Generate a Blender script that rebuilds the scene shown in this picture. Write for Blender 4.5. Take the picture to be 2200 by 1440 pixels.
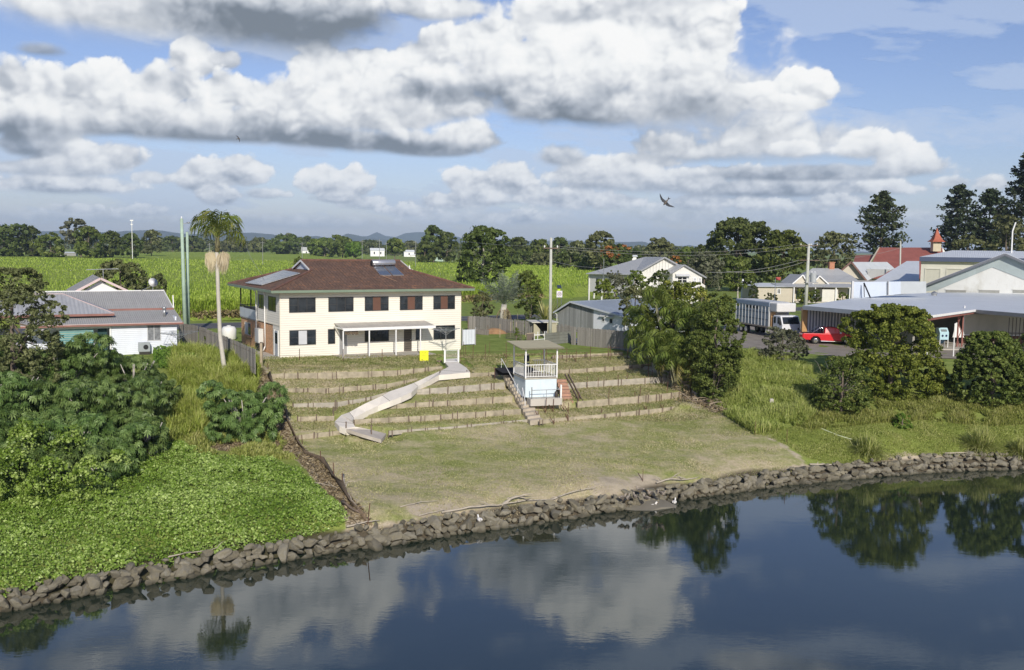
import bpy,math,random
import numpy as np
from mathutils import Vector,Matrix,noise as mnoise
R=math.radians
for o in list(bpy.data.objects):bpy.data.objects.remove(o)
SC=bpy.context.scene
COL=SC.collection
# ------------------------------------------------------------------ camera
F_PX,PITCH,ROLL,CZ=2040.0,R(5.28),R(0.74),14.2
_rt=Vector((1,0,0));_up=Vector((0,math.sin(PITCH),math.cos(PITCH)));FW=Vector((0,math.cos(PITCH),-math.sin(PITCH)))
RC=_rt*math.cos(ROLL)+_up*math.sin(ROLL);UC=_up*math.cos(ROLL)-_rt*math.sin(ROLL)
cam=bpy.data.cameras.new('camera');camo=bpy.data.objects.new('camera',cam);COL.objects.link(camo)
cam.sensor_width=36;cam.lens=F_PX*36/2200;cam.clip_start=.5;cam.clip_end=40000
camo.matrix_world=Matrix(((RC.x,UC.x,-FW.x,0),(RC.y,UC.y,-FW.y,0),(RC.z,UC.z,-FW.z,CZ),(0,0,0,1)))
SC.camera=camo
# ------------------------------------------------------------------ exposure
SC.view_settings.view_transform='Standard';SC.view_settings.look='None'
SC.view_settings.exposure=0.0;SC.view_settings.gamma=1
# ------------------------------------------------------------------ sun
SUN_AZ,SUN_EL=R(11),R(28)          # azimuth measured from behind the camera towards its right
SV=Vector((math.sin(SUN_AZ)*math.cos(SUN_EL),-math.cos(SUN_AZ)*math.cos(SUN_EL),math.sin(SUN_EL)))
sl=bpy.data.lights.new('sun','SUN');sl.energy=4.2;sl.angle=R(.6);sl.color=(1,.93,.82)
so=bpy.data.objects.new('sun',sl);COL.objects.link(so);so.rotation_euler=SV.to_track_quat('Z','Y').to_euler()
# ------------------------------------------------------------------ pixel helpers (2200 x 1440 photograph)
def ray(px,py):return FW*F_PX+RC*(px-1100)-UC*(py-720)
def P(px,py,Z):
    d=ray(px,py);t=(Z-CZ)/d.z
    return Vector((d.x*t,d.y*t,Z))
def PD(px,py,Y):
    d=ray(px,py);t=Y/d.y
    return Vector((d.x*t,Y,CZ+d.z*t))
def proj(w):
    v=Vector((w[0],w[1],w[2]-CZ));k=F_PX/v.dot(FW)
    return 1100+v.dot(RC)*k,720-v.dot(UC)*k
def azel(px,py):
    d=ray(px,py);return math.degrees(math.atan2(d.x,d.y)),math.degrees(math.atan2(d.z,math.hypot(d.x,d.y)))
# ------------------------------------------------------------------ sky (world)
W=bpy.data.worlds.new('World');SC.world=W;W.use_nodes=True
nt=W.node_tree;W.node_tree.nodes.clear()
_o=nt.nodes.new('ShaderNodeOutputWorld');_b=nt.nodes.new('ShaderNodeBackground');nt.links.new(_b.outputs[0],_o.inputs[0])
_s=nt.nodes.new('ShaderNodeTexSky');_s.sky_type='NISHITA';_s.sun_disc=False;_s.sun_elevation=SUN_EL;_s.sun_rotation=math.pi-SUN_AZ
_s.air_density=1.0;_s.dust_density=.5;_s.ozone_density=2.6;_v=nt.nodes.new('ShaderNodeVectorMath');_v.operation='MULTIPLY';nt.links.new(_s.outputs[0],_v.inputs[0]);_v.inputs[1].default_value=(.98,.92,1.10);nt.links.new(_v.outputs[0],_b.inputs[0]);_b.inputs[1].default_value=.102
# photograph px centre, radii, shade offset, brightness, edge softness, ragged amplitude
CLOUDS=[
 (150,470,320,26,.0,.62,1.2,.6),(620,480,320,26,-.1,.6,1.2,.5),(1060,475,260,30,0,.62,1.2,.5),(1560,470,420,40,-.05,.62,1.2,.5),(2050,470,200,24,0,.6,1.2,.5),
 (960,436,105,28,.0,.85,.6,.7),(1230,432,120,36,.02,.84,.6,.7),(1105,470,60,20,0,.7,.6,.7),(1320,436,70,26,0,.8,.6,.7),(1500,440,110,26,.0,.76,.7,.7),(1720,450,80,22,.0,.76,.6,.7),(310,455,60,18,0,.7,.6,.8),(160,450,60,16,0,.66,.6,.8),(780,440,60,20,0,.74,.6,.8),
 (1400,400,330,34,-.1,.78,.9,.5),(1700,410,330,36,-.12,.78,.8,.5),(2130,398,50,26,.0,.85,.6,.7),
 (880,455,60,22,0,.8,.6,.9),(1165,420,60,24,.02,.86,.5,.9),(1380,350,90,26,.04,.93,.5,.9),(1560,372,90,26,.03,.92,.5,.9),(1800,436,90,20,.02,.88,.6,.9),(1620,440,70,22,.02,.88,.6,.9),(1740,395,60,30,.05,.94,.45,.8),(1900,408,90,20,0,.86,.7,.9),(2040,395,60,16,0,.76,.8,.9),(560,420,60,16,0,.76,.8,.9),(330,385,60,20,0,.8,.7,.9),
 (440,388,75,44,.0,.95,.35,.6),(510,375,70,46,.0,.95,.35,.7),(470,425,55,34,-.05,.85,.5,.6),
 (700,398,60,42,.02,.95,.35,.6),(755,402,48,40,.0,.93,.35,.7),(725,428,70,16,-.1,.84,.6,.5),
 (130,400,190,34,.0,.88,.6,.5),(150,345,90,44,.02,.95,.35,.6),(250,345,65,38,.0,.92,.35,.6),(60,315,80,50,-.2,.8,.6,.6),(90,365,220,28,-.1,.82,.7,.5),
 (1010,398,62,42,.02,.95,.35,.6),(1095,395,66,50,.02,.95,.35,.6),(1040,430,90,22,-.1,.84,.6,.5),
 (1290,378,150,40,.0,.93,.45,.6),(1200,340,60,40,-.12,.82,.7,.5),(1470,388,90,30,0,.92,.45,.6),(1690,398,80,36,.02,.95,.4,.6),(1610,410,230,26,-.2,.8,.7,.4),
 (1680,300,300,80,-.10,.80,1.2,.7),(1540,220,220,140,-.06,.84,1.2,.7),(1600,320,260,56,-.05,.84,1.0,.7),(1480,330,160,40,.0,.88,.8,.8),
 (1940,342,75,46,.04,.96,.5,.9),(1860,318,70,44,.04,.97,.45,.8),(1985,360,60,30,.0,.9,.7,.9),(1700,325,60,22,.08,.95,.5,.6),(1750,376,300,26,-.2,.82,.6,.35),
 (1560,208,50,32,.08,.98,.4,.9),(1625,205,60,30,.10,1.,.35,.8),(1700,182,36,34,.12,1.,.35,.7),(1765,195,46,46,.12,1.,.3,.7),(1710,228,110,20,.08,.98,.5,.6),(1660,225,60,18,.06,.98,.5,.7),
 # long band on the left
 (20,190,60,80,-.05,.92,.5,.6),(110,210,110,80,.0,.98,.35,.6),(240,215,120,88,.02,.98,.3,.6),(415,140,58,46,.04,.98,.3,.55),(360,190,100,66,.0,.97,.4,.6),(490,135,40,28,-.12,.85,.6,.7),(495,200,78,56,.04,1,.3,.55),(120,260,190,60,-.08,.93,.6,.5),(400,265,260,70,-.04,.96,.5,.5),
 (620,240,130,80,.02,.98,.4,.5),(720,180,100,88,.05,1,.28,.55),(780,150,70,60,.05,1,.3,.5),(800,240,160,90,.06,1,.4,.5),(920,140,90,78,.05,1,.28,.55),(960,110,70,60,.04,1,.3,.5),(930,220,130,90,.05,1,.5,.5),
 (560,292,400,34,-.12,.86,.8,.4),(800,310,260,36,-.12,.86,.7,.4),(1000,305,80,44,.02,.97,.45,.6),(930,325,130,26,-.2,.82,.7,.4),(70,285,120,40,-.15,.82,.8,.5),
 # great cumulus
 (1060,110,110,78,.05,1,.3,.5),(1300,100,250,190,.06,1.0,.35,.45),(1120,160,220,110,.04,1.0,.4,.5),(1430,110,140,150,.06,1,.3,.55),(1500,60,80,90,.05,1,.3,.6),(1440,220,190,110,-.02,.96,.7,.45),(1260,230,220,76,-.05,.95,.5,.4),(1480,200,110,90,0,.95,.7,.5),
 (1330,-60,190,150,.05,1,.3,.5),(1200,20,90,60,.04,1,.35,.5),(1500,-40,100,90,.02,.98,.4,.6),
 (1350,-290,150,90,.03,.98,.35,.6),(1420,-200,120,90,.02,.97,.35,.6),(1180,-170,220,120,-.32,.85,.6,.5),(1080,-60,180,60,-.3,.8,.8,.5),
 # top left deck
 (270,25,340,130,-.04,.92,.9,.35),(600,30,300,190,-.16,.90,.7,.3),(110,20,130,66,.0,.88,1.0,.4),(470,-80,520,90,.0,.9,.7,.4),(90,110,70,24,-.3,.7,1.1,.5),(930,22,130,46,-.02,.9,.7,.7),
 (560,-260,380,170,-.08,.88,.5,.5),(760,-150,240,120,-.1,.86,.6,.5),(150,-160,200,60,0,.75,.9,.5),
 (1750,-420,240,60,.0,.55,1.,.6),(150,-430,260,60,.0,.55,1.,.6),
]
# broad soft greys (cloud bases, self-shaded hollows) and glows: px centre, radii, amount
SHADES=[
 (600,62,280,60,-.40),(500,40,220,40,-.16),(790,65,100,50,-.2),(200,0,160,30,.06),(90,110,60,24,-.1),
 (1010,205,160,32,-.40),(880,180,50,26,-.35),(1200,250,200,42,-.30),(1260,290,170,26,-.46),(1390,300,120,24,-.22),(1290,180,60,44,-.26),(1330,120,170,80,.2),(720,160,90,50,.12),(930,130,90,50,.12),(1260,40,120,60,.1),(1720,205,90,40,.12),(1930,330,70,40,.12),(410,130,50,30,.1),(1230,36,60,18,-.22),(1320,42,70,16,-.22),(1450,150,90,60,-.10),(1480,230,110,50,-.12),
 (200,275,200,26,-.26),(480,292,240,28,-.30),(760,305,180,28,-.32),(930,325,120,22,-.36),(1075,300,40,40,-.35),(640,270,110,24,-.15),(30,275,60,26,-.3),(0,300,60,30,-.25),(330,240,60,24,-.07),(560,240,60,26,-.06),(470,160,24,30,-.1),(1000,300,40,26,.1),(830,285,60,18,.1),
 (1500,350,330,16,-.15),(1650,380,250,12,-.22),(1640,425,260,10,-.22),(1250,400,120,8,-.15),(1820,400,160,10,-.1),(1600,275,150,26,-.06),(1730,190,30,18,-.14),
 (70,335,60,18,-.2),(120,410,170,8,-.12),(470,432,60,16,-.12),(410,405,30,14,-.2),(720,436,70,6,-.12),(1180,-160,150,80,-.2),(1030,-60,120,50,-.15),(640,-260,200,90,-.05),
]
# clouds: a wide curved sheet of cloud far beyond everything, clear air between the clouds shows the world's sky
def _perlin(x,y,seed):
    r=np.random.default_rng(seed);p=r.permutation(512);p=np.concatenate([p,p,p]);g=r.uniform(0,2*np.pi,1536);gx_,gy_=np.cos(g),np.sin(g)
    xi=np.floor(x).astype(int);yi=np.floor(y).astype(int);xf=x-xi;yf=y-yi;u=xf**3*(xf*(xf*6-15)+10);v=yf**3*(yf*(yf*6-15)+10)
    def d(i,j):h=p[(p[(xi+i)&511]+((yi+j)&511))];return gx_[h]*(xf-i)+gy_[h]*(yf-j)
    a=d(0,0);b=d(1,0);c=d(0,1);e=d(1,1);return(a+(b-a)*u)+((c+(e-c)*u)-(a+(b-a)*u))*v
def _fbm(x,y,oct,seed,gain=.52):
    o=0;A=1
    for i in range(oct):o=o+A*_perlin(x*2**i+i*17.3,y*2**i+i*9.1,seed+i);A*=gain
    return o
def _worley(x,y,seed):
    r=np.random.default_rng(seed);J=r.random((256,256,2));xi=np.floor(x).astype(int);yi=np.floor(y).astype(int);d=np.full(x.shape,9.)
    for i in(-1,0,1):
        for j in(-1,0,1):
            q=J[(xi+i)&255,(yi+j)&255];d=np.minimum(d,(xi+i+q[...,0]-x)**2+(yi+j+q[...,1]-y)**2)
    return np.sqrt(d)
def cloud_fields():
    st=.075;A,E=np.meshgrid(np.arange(-44,44,st),np.concatenate([np.arange(-1.0,17,st),np.arange(17,34,.15)]))
    def bil(A,E,n):
        wx=A+_fbm(A*.45,E*.45,3,3)*.8;wy=E+_fbm(A*.45+40,E*.45,3,5)*.8;o=0;amp=.62;s=.36
        for i in range(n):o=o+amp*(.52-_worley(wx*s+i*3.7,wy*s*1.1+i*5.1,11+i));amp*=.53;s*=2.1
        return o+_fbm(A*.3,E*.4,min(6,n+1),21)*.5
    def both(a,e,n):
        n1=bil(a,e,n);n2=bil(a*2.1+9,e*2.4+4,n);t=np.clip((e-2.5)/3.5,0,1);return n1*t+n2*(1-t)
    nz=both(A,E,5);em=(both(A,E,3)-both(A+.35,E+.62,3))*.62+(both(A,E,4)-both(A+.12,E+.22,4))*.22
    sm=_fbm(A*.16,E*.3,5,31)
    wz=_fbm(A*.07,E*.34+A*.04,7,51,.6);right=np.clip((A+2)/16,0,1)
    rgb=np.zeros(A.shape+(3,));rgb[:]=(.54,.64,.82)
    alpha=np.clip((wz*1.9+.04+.20*right-np.clip((E-13)/20,0,.35))*1.25,0,.55)*np.clip((E+1)/3,0,1)
    cols=np.array([(.19,.225,.27),(.30,.34,.40),(.50,.54,.60),(.74,.765,.80),(.92,.935,.94),(1.0,1.0,.99)]);ks=np.array([0,.22,.46,.70,.92,1.15])
    L=np.full_like(A,.7)
    for(px,py,rx,ry,shade,dark,sf,amp)in CLOUDS:
        a0,e0=azel(px,py);a1,_=azel(px+rx,py);_,e1=azel(px,py-ry);ra=a1-a0;re=e1-e0
        dx=(A-a0)/ra;e=(E-e0)/re;m=(np.abs(dx)<1.9)&(np.abs(e)<1.9)
        if not m.any():continue
        e2=np.where(e<0,e*1.35,e);r=np.sqrt(dx*dx+e2*e2);low=np.clip(-e*1.5,0,1);lowk=1-low*.72
        f=1-r+(nz*1.25+sm*.35)*amp*lowk;mask=np.clip(f/(sf*(.62+.9*low)),0,1);mask=mask*mask*(3-2*mask)*m*min(1,dark+.12)
        l=.75+e*.20+em*1.15*np.clip(1-sf*.6,.15,1)*(1-.5*low)+sm*.12+nz*.20*(1-low)+shade*.8-(1-dark)*.5-low*.13
        L=(L*alpha*(1-mask)+l*mask)/np.maximum(alpha*(1-mask)+mask,1e-4);base=alpha<1
        k=mask;a2=alpha*(1-k)+k
        wv=np.where(a2>0,(alpha*(1-k))/np.maximum(a2,1e-4),0)
        veil=wv if 'veil' not in locals()else veil*wv;alpha=a2
    for(px,py,rx,ry,d)in SHADES:
        a0,e0=azel(px,py);a1,_=azel(px+rx,py);_,e1=azel(px,py-ry)
        q=((A-a0)/(a1-a0))**2+((E-e0)/(e1-e0))**2;g=np.exp(-1.1*np.maximum(q+sm*.5+nz*.35,0)**1.3);L=L+d*g*1.1
    L=np.clip(L,.02,1.15);col=np.stack([np.interp(L,ks,cols[:,i])for i in range(3)],-1)
    rgb=rgb*veil[...,None]+col*(1-veil[...,None])
    hz=np.clip(1-(E+1)/8,0,1)**1.4*.5;rgb=(rgb*(alpha*(1-hz))[...,None]+np.array((.40,.53,.76))*hz[...,None])/np.maximum(alpha*(1-hz)+hz,1e-5)[...,None];alpha=alpha*(1-hz)+hz
    ed=np.clip((44-np.abs(A))/6,0,1)*np.clip((34-E)/6,0,1);return A,E,rgb,alpha*ed

def build_clouds():
    A,E,rgb,al=cloud_fields();D=30000;ar,er=np.radians(A),np.radians(E)
    V=np.stack([np.sin(ar)*np.cos(er),np.cos(ar)*np.cos(er),np.sin(er)],-1)*D;V[...,2]+=CZ
    n2,n1=A.shape;ii=np.arange(n1*n2).reshape(n2,n1);f=np.stack([ii[:-1,:-1],ii[:-1,1:],ii[1:,1:],ii[1:,:-1]],-1).reshape(-1,4)
    me=bpy.data.meshes.new('sky_clouds');me.vertices.add(n1*n2);me.vertices.foreach_set('co',V.astype(np.float32).ravel());me.loops.add(f.size);me.loops.foreach_set('vertex_index',f.astype(np.int32).ravel())
    me.polygons.add(len(f));me.polygons.foreach_set('loop_start',np.arange(0,f.size,4,dtype=np.int32));me.polygons.foreach_set('use_smooth',np.ones(len(f),bool));me.update(calc_edges=True)
    c=me.attributes.new('cloud','FLOAT_COLOR','POINT');c.data.foreach_set('color',np.concatenate([rgb,al[...,None]],-1).astype(np.float32).ravel())
    m=bpy.data.materials.new('cloud');m.use_nodes=True;nt=m.node_tree;N=nt.nodes;L=nt.links;N.clear()
    o=N.new('ShaderNodeOutputMaterial');e=N.new('ShaderNodeEmission');t=N.new('ShaderNodeBsdfTransparent');x=N.new('ShaderNodeMixShader');a=N.new('ShaderNodeAttribute');a.attribute_name='cloud'
    L.new(a.outputs['Color'],e.inputs[0]);L.new(a.outputs['Alpha'],x.inputs[0]);L.new(t.outputs[0],x.inputs[1]);L.new(e.outputs[0],x.inputs[2]);L.new(x.outputs[0],o.inputs[0]);m.cycles.emission_sampling='NONE'
    me.materials.append(m);ob=bpy.data.objects.new('sky_clouds',me);COL.objects.link(ob);ob['kind']='structure'
build_clouds()
# ================================================================== helpers
RNG=np.random.default_rng(7);random.seed(7)
def tag(o,label=None,cat=None,group=None,kind=None):
    if label:o['label']=label
    if cat:o['category']=cat
    if group:o['group']=group
    if kind:o['kind']=kind
    return o
def thing(name,label,cat,loc=(0,0,0),rz=0,group=None):
    o=bpy.data.objects.new(name,None);o.empty_display_size=.3;COL.objects.link(o);o.location=loc;o.rotation_euler=(0,0,rz)
    return tag(o,label,cat,group)
def kids(o):return[c for c in bpy.data.objects if c.parent==o]
def dup(root,loc,rz=0,scale=None,label=None,group=None,ch=None):
    r=root.copy();COL.objects.link(r);r.location=loc;r.rotation_euler=(0,0,rz)
    if scale:r.scale=(scale,)*3 if isinstance(scale,(int,float))else scale
    if label:r['label']=label
    if group:r['group']=group
    for c in(ch if ch is not None else kids(root)):
        d=c.copy();COL.objects.link(d);d.parent=r
    return r
def mesh_np(name,V,Fq,m,attrs=None,smooth=False,parent=None,uv=None):
    V=np.asarray(V,np.float32);Fq=np.asarray(Fq,np.int32);k=Fq.shape[1]
    me=bpy.data.meshes.new(name);me.vertices.add(len(V));me.vertices.foreach_set('co',V.ravel())
    me.loops.add(Fq.size);me.loops.foreach_set('vertex_index',Fq.ravel());me.polygons.add(len(Fq));me.polygons.foreach_set('loop_start',np.arange(0,Fq.size,k,dtype=np.int32))
    me.update(calc_edges=True)
    if smooth:me.polygons.foreach_set('use_smooth',np.ones(len(Fq),bool))
    for nm,a in(attrs or{}).items():
        at=me.attributes.new(nm,'FLOAT','POINT');at.data.foreach_set('value',np.asarray(a,np.float32))
    me.materials.append(m);o=bpy.data.objects.new(name,me);COL.objects.link(o);o.parent=parent
    return o
class MB:
    """collects shapes and links them as one mesh object"""
    def __init__(s):s.v=[];s.f=[];s.m=[];s.cm=0
    def add(s,vs,fs):
        b=len(s.v);s.v+=[tuple(v)for v in vs];s.f+=[tuple(b+i for i in f)for f in fs];s.m+=[s.cm]*len(fs);return s
    def box(s,x0,x1,y0,y1,z0,z1):
        return s.add([(x0,y0,z0),(x1,y0,z0),(x1,y1,z0),(x0,y1,z0),(x0,y0,z1),(x1,y0,z1),(x1,y1,z1),(x0,y1,z1)],
                     [(0,3,2,1),(4,5,6,7),(0,1,5,4),(1,2,6,5),(2,3,7,6),(3,0,4,7)])
    def bar(s,a,b,w,h=None,up=(0,0,1)):
        a=Vector(a);b=Vector(b);h=h or w;d=(b-a).normalized();u=Vector(up)
        if abs(d.dot(u))>.98:u=Vector((1,0,0))
        x=d.cross(u).normalized()*w/2;y=x.cross(d).normalized()*h/2
        vs=[p+i*x+j*y for p in(a,b)for i,j in((-1,-1),(1,-1),(1,1),(-1,1))]
        return s.add(vs,[(3,2,1,0),(4,5,6,7),(0,1,5,4),(1,2,6,5),(2,3,7,6),(3,0,4,7)])
    def slab(s,pts,t,d=None):
        pts=[Vector(p)for p in pts];n=(pts[1]-pts[0]).cross(pts[2]-pts[0]).normalized()if d is None else Vector(d)
        k=len(pts);vs=pts+[p-n*t for p in pts]
        return s.add(vs,[tuple(range(k)),tuple(range(2*k-1,k-1,-1))]+[(i,i+k,(i+1)%k+k,(i+1)%k)for i in range(k)])
    def quad(s,*p):return s.add(p,[tuple(range(len(p)))])
    def tube(s,pts,r,n=6,cap=True):
        pts=[Vector(p)for p in pts];r=[r]*len(pts)if isinstance(r,(int,float))else r
        vs=[];ref=None
        for i,p in enumerate(pts):
            d=(pts[min(i+1,len(pts)-1)]-pts[max(i-1,0)]).normalized()
            u=Vector((0,0,1))if abs(d.z)<.9 else Vector((1,0,0))
            if ref is None:ref=d.cross(u).normalized()
            x=(ref-d*ref.dot(d)).normalized();ref=x;y=d.cross(x)
            vs+=[p+(x*math.cos(2*math.pi*k/n)+y*math.sin(2*math.pi*k/n))*r[i]for k in range(n)]
        fs=[(i*n+k,i*n+(k+1)%n,(i+1)*n+(k+1)%n,(i+1)*n+k)for i in range(len(pts)-1)for k in range(n)]
        if cap:fs+=[tuple(range(n-1,-1,-1)),tuple(range((len(pts)-1)*n,len(pts)*n))]
        return s.add(vs,fs)
    def lathe(s,prof,n=12,c=(0,0,0)):
        vs=[(c[0]+r*math.cos(2*math.pi*k/n),c[1]+r*math.sin(2*math.pi*k/n),c[2]+z)for r,z in prof for k in range(n)]
        fs=[(i*n+k,i*n+(k+1)%n,(i+1)*n+(k+1)%n,(i+1)*n+k)for i in range(len(prof)-1)for k in range(n)]
        return s.add(vs,fs+[tuple(range(n-1,-1,-1)),tuple(range((len(prof)-1)*n,len(prof)*n))])
    def ball(s,c,r,n=8):
        r=(r,)*3 if isinstance(r,(int,float))else r;vs=[(c[0],c[1],c[2]-r[2])];rows=n//2
        for i in range(1,rows):
            t=math.pi*i/rows-math.pi/2
            vs+=[(c[0]+r[0]*math.cos(t)*math.cos(2*math.pi*k/n),c[1]+r[1]*math.cos(t)*math.sin(2*math.pi*k/n),c[2]+r[2]*math.sin(t))for k in range(n)]
        vs.append((c[0],c[1],c[2]+r[2]));T=len(vs)-1
        fs=[(0,1+(k+1)%n,1+k)for k in range(n)]+[(T,T-n+k,T-n+(k+1)%n)for k in range(n)]
        fs+=[(1+i*n+k,1+i*n+(k+1)%n,1+(i+1)*n+(k+1)%n,1+(i+1)*n+k)for i in range(rows-2)for k in range(n)]
        return s.add(vs,fs)
    def build(s,name,mats,parent=None,smooth=False,bevel=0,label=None):
        me=bpy.data.meshes.new(name);me.from_pydata(s.v,[],s.f)
        mats=mats if isinstance(mats,(list,tuple))else[mats]
        for m in mats:me.materials.append(m)
        if len(mats)>1:me.polygons.foreach_set('material_index',s.m)
        uvl=me.uv_layers.new(name='UVMap').data;vv=me.vertices
        for p in me.polygons:
            n=p.normal
            if abs(n.z)>.995:h=Vector((1,0,0));w=Vector((0,1,0))
            else:h=Vector((-n.y,n.x,0)).normalized();w=n.cross(h)
            for li in p.loop_indices:
                c=vv[me.loops[li].vertex_index].co;uvl[li].uv=(c.dot(h),c.dot(w))
        if smooth:me.polygons.foreach_set('use_smooth',[True]*len(me.polygons))
        o=bpy.data.objects.new(name,me);COL.objects.link(o);o.parent=parent
        if bevel:b=o.modifiers.new('b','BEVEL');b.width=bevel;b.segments=2;b.limit_method='ANGLE'
        if label:o['label']=label
        return o
# ------------------------------------------------------------------ materials
MATS={}
def _new(name):
    m=bpy.data.materials.new(name);m.use_nodes=True;nt=m.node_tree
    return m,nt,nt.nodes['Principled BSDF'],nt.nodes,nt.links
def _mix(nt,f,a,b,mode='MIX'):
    n=nt.nodes.new('ShaderNodeMix');n.data_type='RGBA';n.blend_type=mode
    for i,v in((0,f),(6,a),(7,b)):
        if isinstance(v,(int,float)):n.inputs[i].default_value=v
        elif isinstance(v,tuple):n.inputs[i].default_value=v if len(v)==4 else(*v,1)
        else:nt.links.new(v,n.inputs[i])
    return n.outputs[2]
def _math(nt,op,a,b=None,c=None,cl=False):
    n=nt.nodes.new('ShaderNodeMath');n.operation=op;n.use_clamp=cl
    for i,v in enumerate((a,b,c)):
        if v is None:continue
        if isinstance(v,(int,float)):n.inputs[i].default_value=v
        else:nt.links.new(v,n.inputs[i])
    return n.outputs[0]
def _noise(nt,scale,detail=4,rough=.6,coord='Object',vec=None,stretch=None,w=None):
    N=nt.nodes;t=N.new('ShaderNodeTexNoise');t.inputs['Scale'].default_value=scale;t.inputs['Detail'].default_value=detail;t.inputs['Roughness'].default_value=rough
    if vec is None:vec=N.new('ShaderNodeTexCoord').outputs[coord]
    if stretch:
        mp=N.new('ShaderNodeMapping');mp.inputs['Scale'].default_value=stretch;nt.links.new(vec,mp.inputs[0]);vec=mp.outputs[0]
    nt.links.new(vec,t.inputs['Vector']);return t.outputs[0]
def _range(nt,v,a,b,c=0.,d=1.):
    n=nt.nodes.new('ShaderNodeMapRange');nt.links.new(v,n.inputs[0])
    for i,k in enumerate((a,b,c,d)):n.inputs[i+1].default_value=k
    return n.outputs[0]
def _bump(nt,h,strength,dist,bs,prev=None):
    b=nt.nodes.new('ShaderNodeBump');b.inputs['Strength'].default_value=strength;b.inputs['Distance'].default_value=dist;nt.links.new(h,b.inputs['Height'])
    if prev:nt.links.new(prev,b.inputs['Normal'])
    if bs:nt.links.new(b.outputs[0],bs.inputs['Normal'])
    return b.outputs[0]
def sc(c,k):return tuple(min(1,x*k)for x in c[:3])
def mat(name,col,rough=.65,var=.12,vs=1.5,bump=0,bscale=30,metal=0,pattern=None,pitch=.2,dirt=0,dirtcol=(.12,.11,.09),spec=.4,emis=0):
    """painted / plain surfaces: pattern = siding | corr | planks | brick | tiles"""
    if name in MATS:return MATS[name]
    m,nt,bs,N,L=_new(name);MATS[name]=m
    bs.inputs['Roughness'].default_value=rough;bs.inputs['Metallic'].default_value=metal;bs.inputs['Specular IOR Level'].default_value=spec
    c=_mix(nt,_range(nt,_noise(nt,vs,5),.3,.7),sc(col,1-var),sc(col,1+var))
    nrm=None;uv=N.new('ShaderNodeTexCoord').outputs['UV'];sp=N.new('ShaderNodeSeparateXYZ');L.new(uv,sp.inputs[0]);U,V=sp.outputs[0],sp.outputs[1]
    if pattern=='siding':
        saw=_math(nt,'FRACT',_math(nt,'DIVIDE',V,pitch));nrm=_bump(nt,_math(nt,'SUBTRACT',1,saw),.8,.02,bs)
        c=_mix(nt,_range(nt,saw,.86,.93),c,sc(col,.72))
    elif pattern=='corr':
        wv=_math(nt,'SINE',_math(nt,'MULTIPLY',U,2*math.pi/pitch));nrm=_bump(nt,wv,.6,.025,bs)
        c=_mix(nt,_range(nt,_noise(nt,.6,4,coord='UV',stretch=(6,.5,1)),.35,.7,0,.5),c,sc(col,.8))
        sh=_math(nt,'LESS_THAN',_math(nt,'FRACT',_math(nt,'DIVIDE',U,.9)),.03);c=_mix(nt,_math(nt,'MULTIPLY',sh,.3),c,sc(col,.6))
    elif pattern=='planks':
        pk=_math(nt,'DIVIDE',U,pitch);fr=_math(nt,'FRACT',pk);wn=N.new('ShaderNodeTexWhiteNoise');wn.noise_dimensions='1D';L.new(_math(nt,'FLOOR',pk),wn.inputs['W'])
        c=_mix(nt,wn.outputs[0],sc(col,.62),sc(col,1.25));c=_mix(nt,_range(nt,_noise(nt,2,6,coord='UV',stretch=(8,.6,1)),.3,.75),c,sc(col,.7))
        gap=_math(nt,'LESS_THAN',fr,.07);c=_mix(nt,gap,c,(.02,.018,.015));nrm=_bump(nt,_math(nt,'SUBTRACT',wn.outputs[0],gap),.6,.02,bs)
    elif pattern in('brick','tiles','blocks'):
        b=N.new('ShaderNodeTexBrick');L.new(uv,b.inputs['Vector']);b.inputs['Scale'].default_value=1
        w,h,mo={'brick':(.24,.086,.009),'tiles':(.3,.34,.02),'blocks':(.4,.2,.012)}[pattern]
        b.inputs['Brick Width'].default_value=w;b.inputs['Row Height'].default_value=h;b.inputs['Mortar Size'].default_value=mo;b.inputs['Mortar Smooth'].default_value=.3
        b.inputs['Color1'].default_value=(*sc(col,.8),1);b.inputs['Color2'].default_value=(*sc(col,1.2),1);b.inputs['Mortar'].default_value=(*(sc(col,.4)if pattern=='tiles' else(.42,.34,.25)),1)
        c=b.outputs[0]
        if pattern=='tiles':
            sw=_math(nt,'FRACT',_math(nt,'DIVIDE',V,.34));wv=_math(nt,'SINE',_math(nt,'MULTIPLY',U,2*math.pi/.3))
            nrm=_bump(nt,_math(nt,'ADD',_math(nt,'MULTIPLY',wv,.4),_math(nt,'SUBTRACT',1,sw)),.9,.05,bs)
            # lichen speckle and faded patches
            l1=_range(nt,_noise(nt,2.6,6,.75,coord='UV'),.50,.64);l2=_range(nt,_noise(nt,.45,3,coord='UV'),.36,.58)
            c=_mix(nt,_math(nt,'MULTIPLY',_math(nt,'MULTIPLY',l1,l2),.9),c,(.42,.20,.09));c=_mix(nt,_range(nt,_noise(nt,1.3,5,coord='UV'),.45,.75,0,.6),c,sc(col,.45))
            l3=_range(nt,_noise(nt,6,5,.7,coord='UV'),.62,.72);c=_mix(nt,_math(nt,'MULTIPLY',_math(nt,'MULTIPLY',l3,l2),.6),c,(.50,.42,.30))
    if dirt:
        d=_range(nt,_noise(nt,.9,7,.65,stretch=(1,1,.35)),.52,.78,0,dirt);c=_mix(nt,d,c,dirtcol)
    if bump:
        nrm=_bump(nt,_noise(nt,bscale,5,.65),bump,.05,bs,nrm)
    L.new(c,bs.inputs['Base Color'])
    return m
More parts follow.
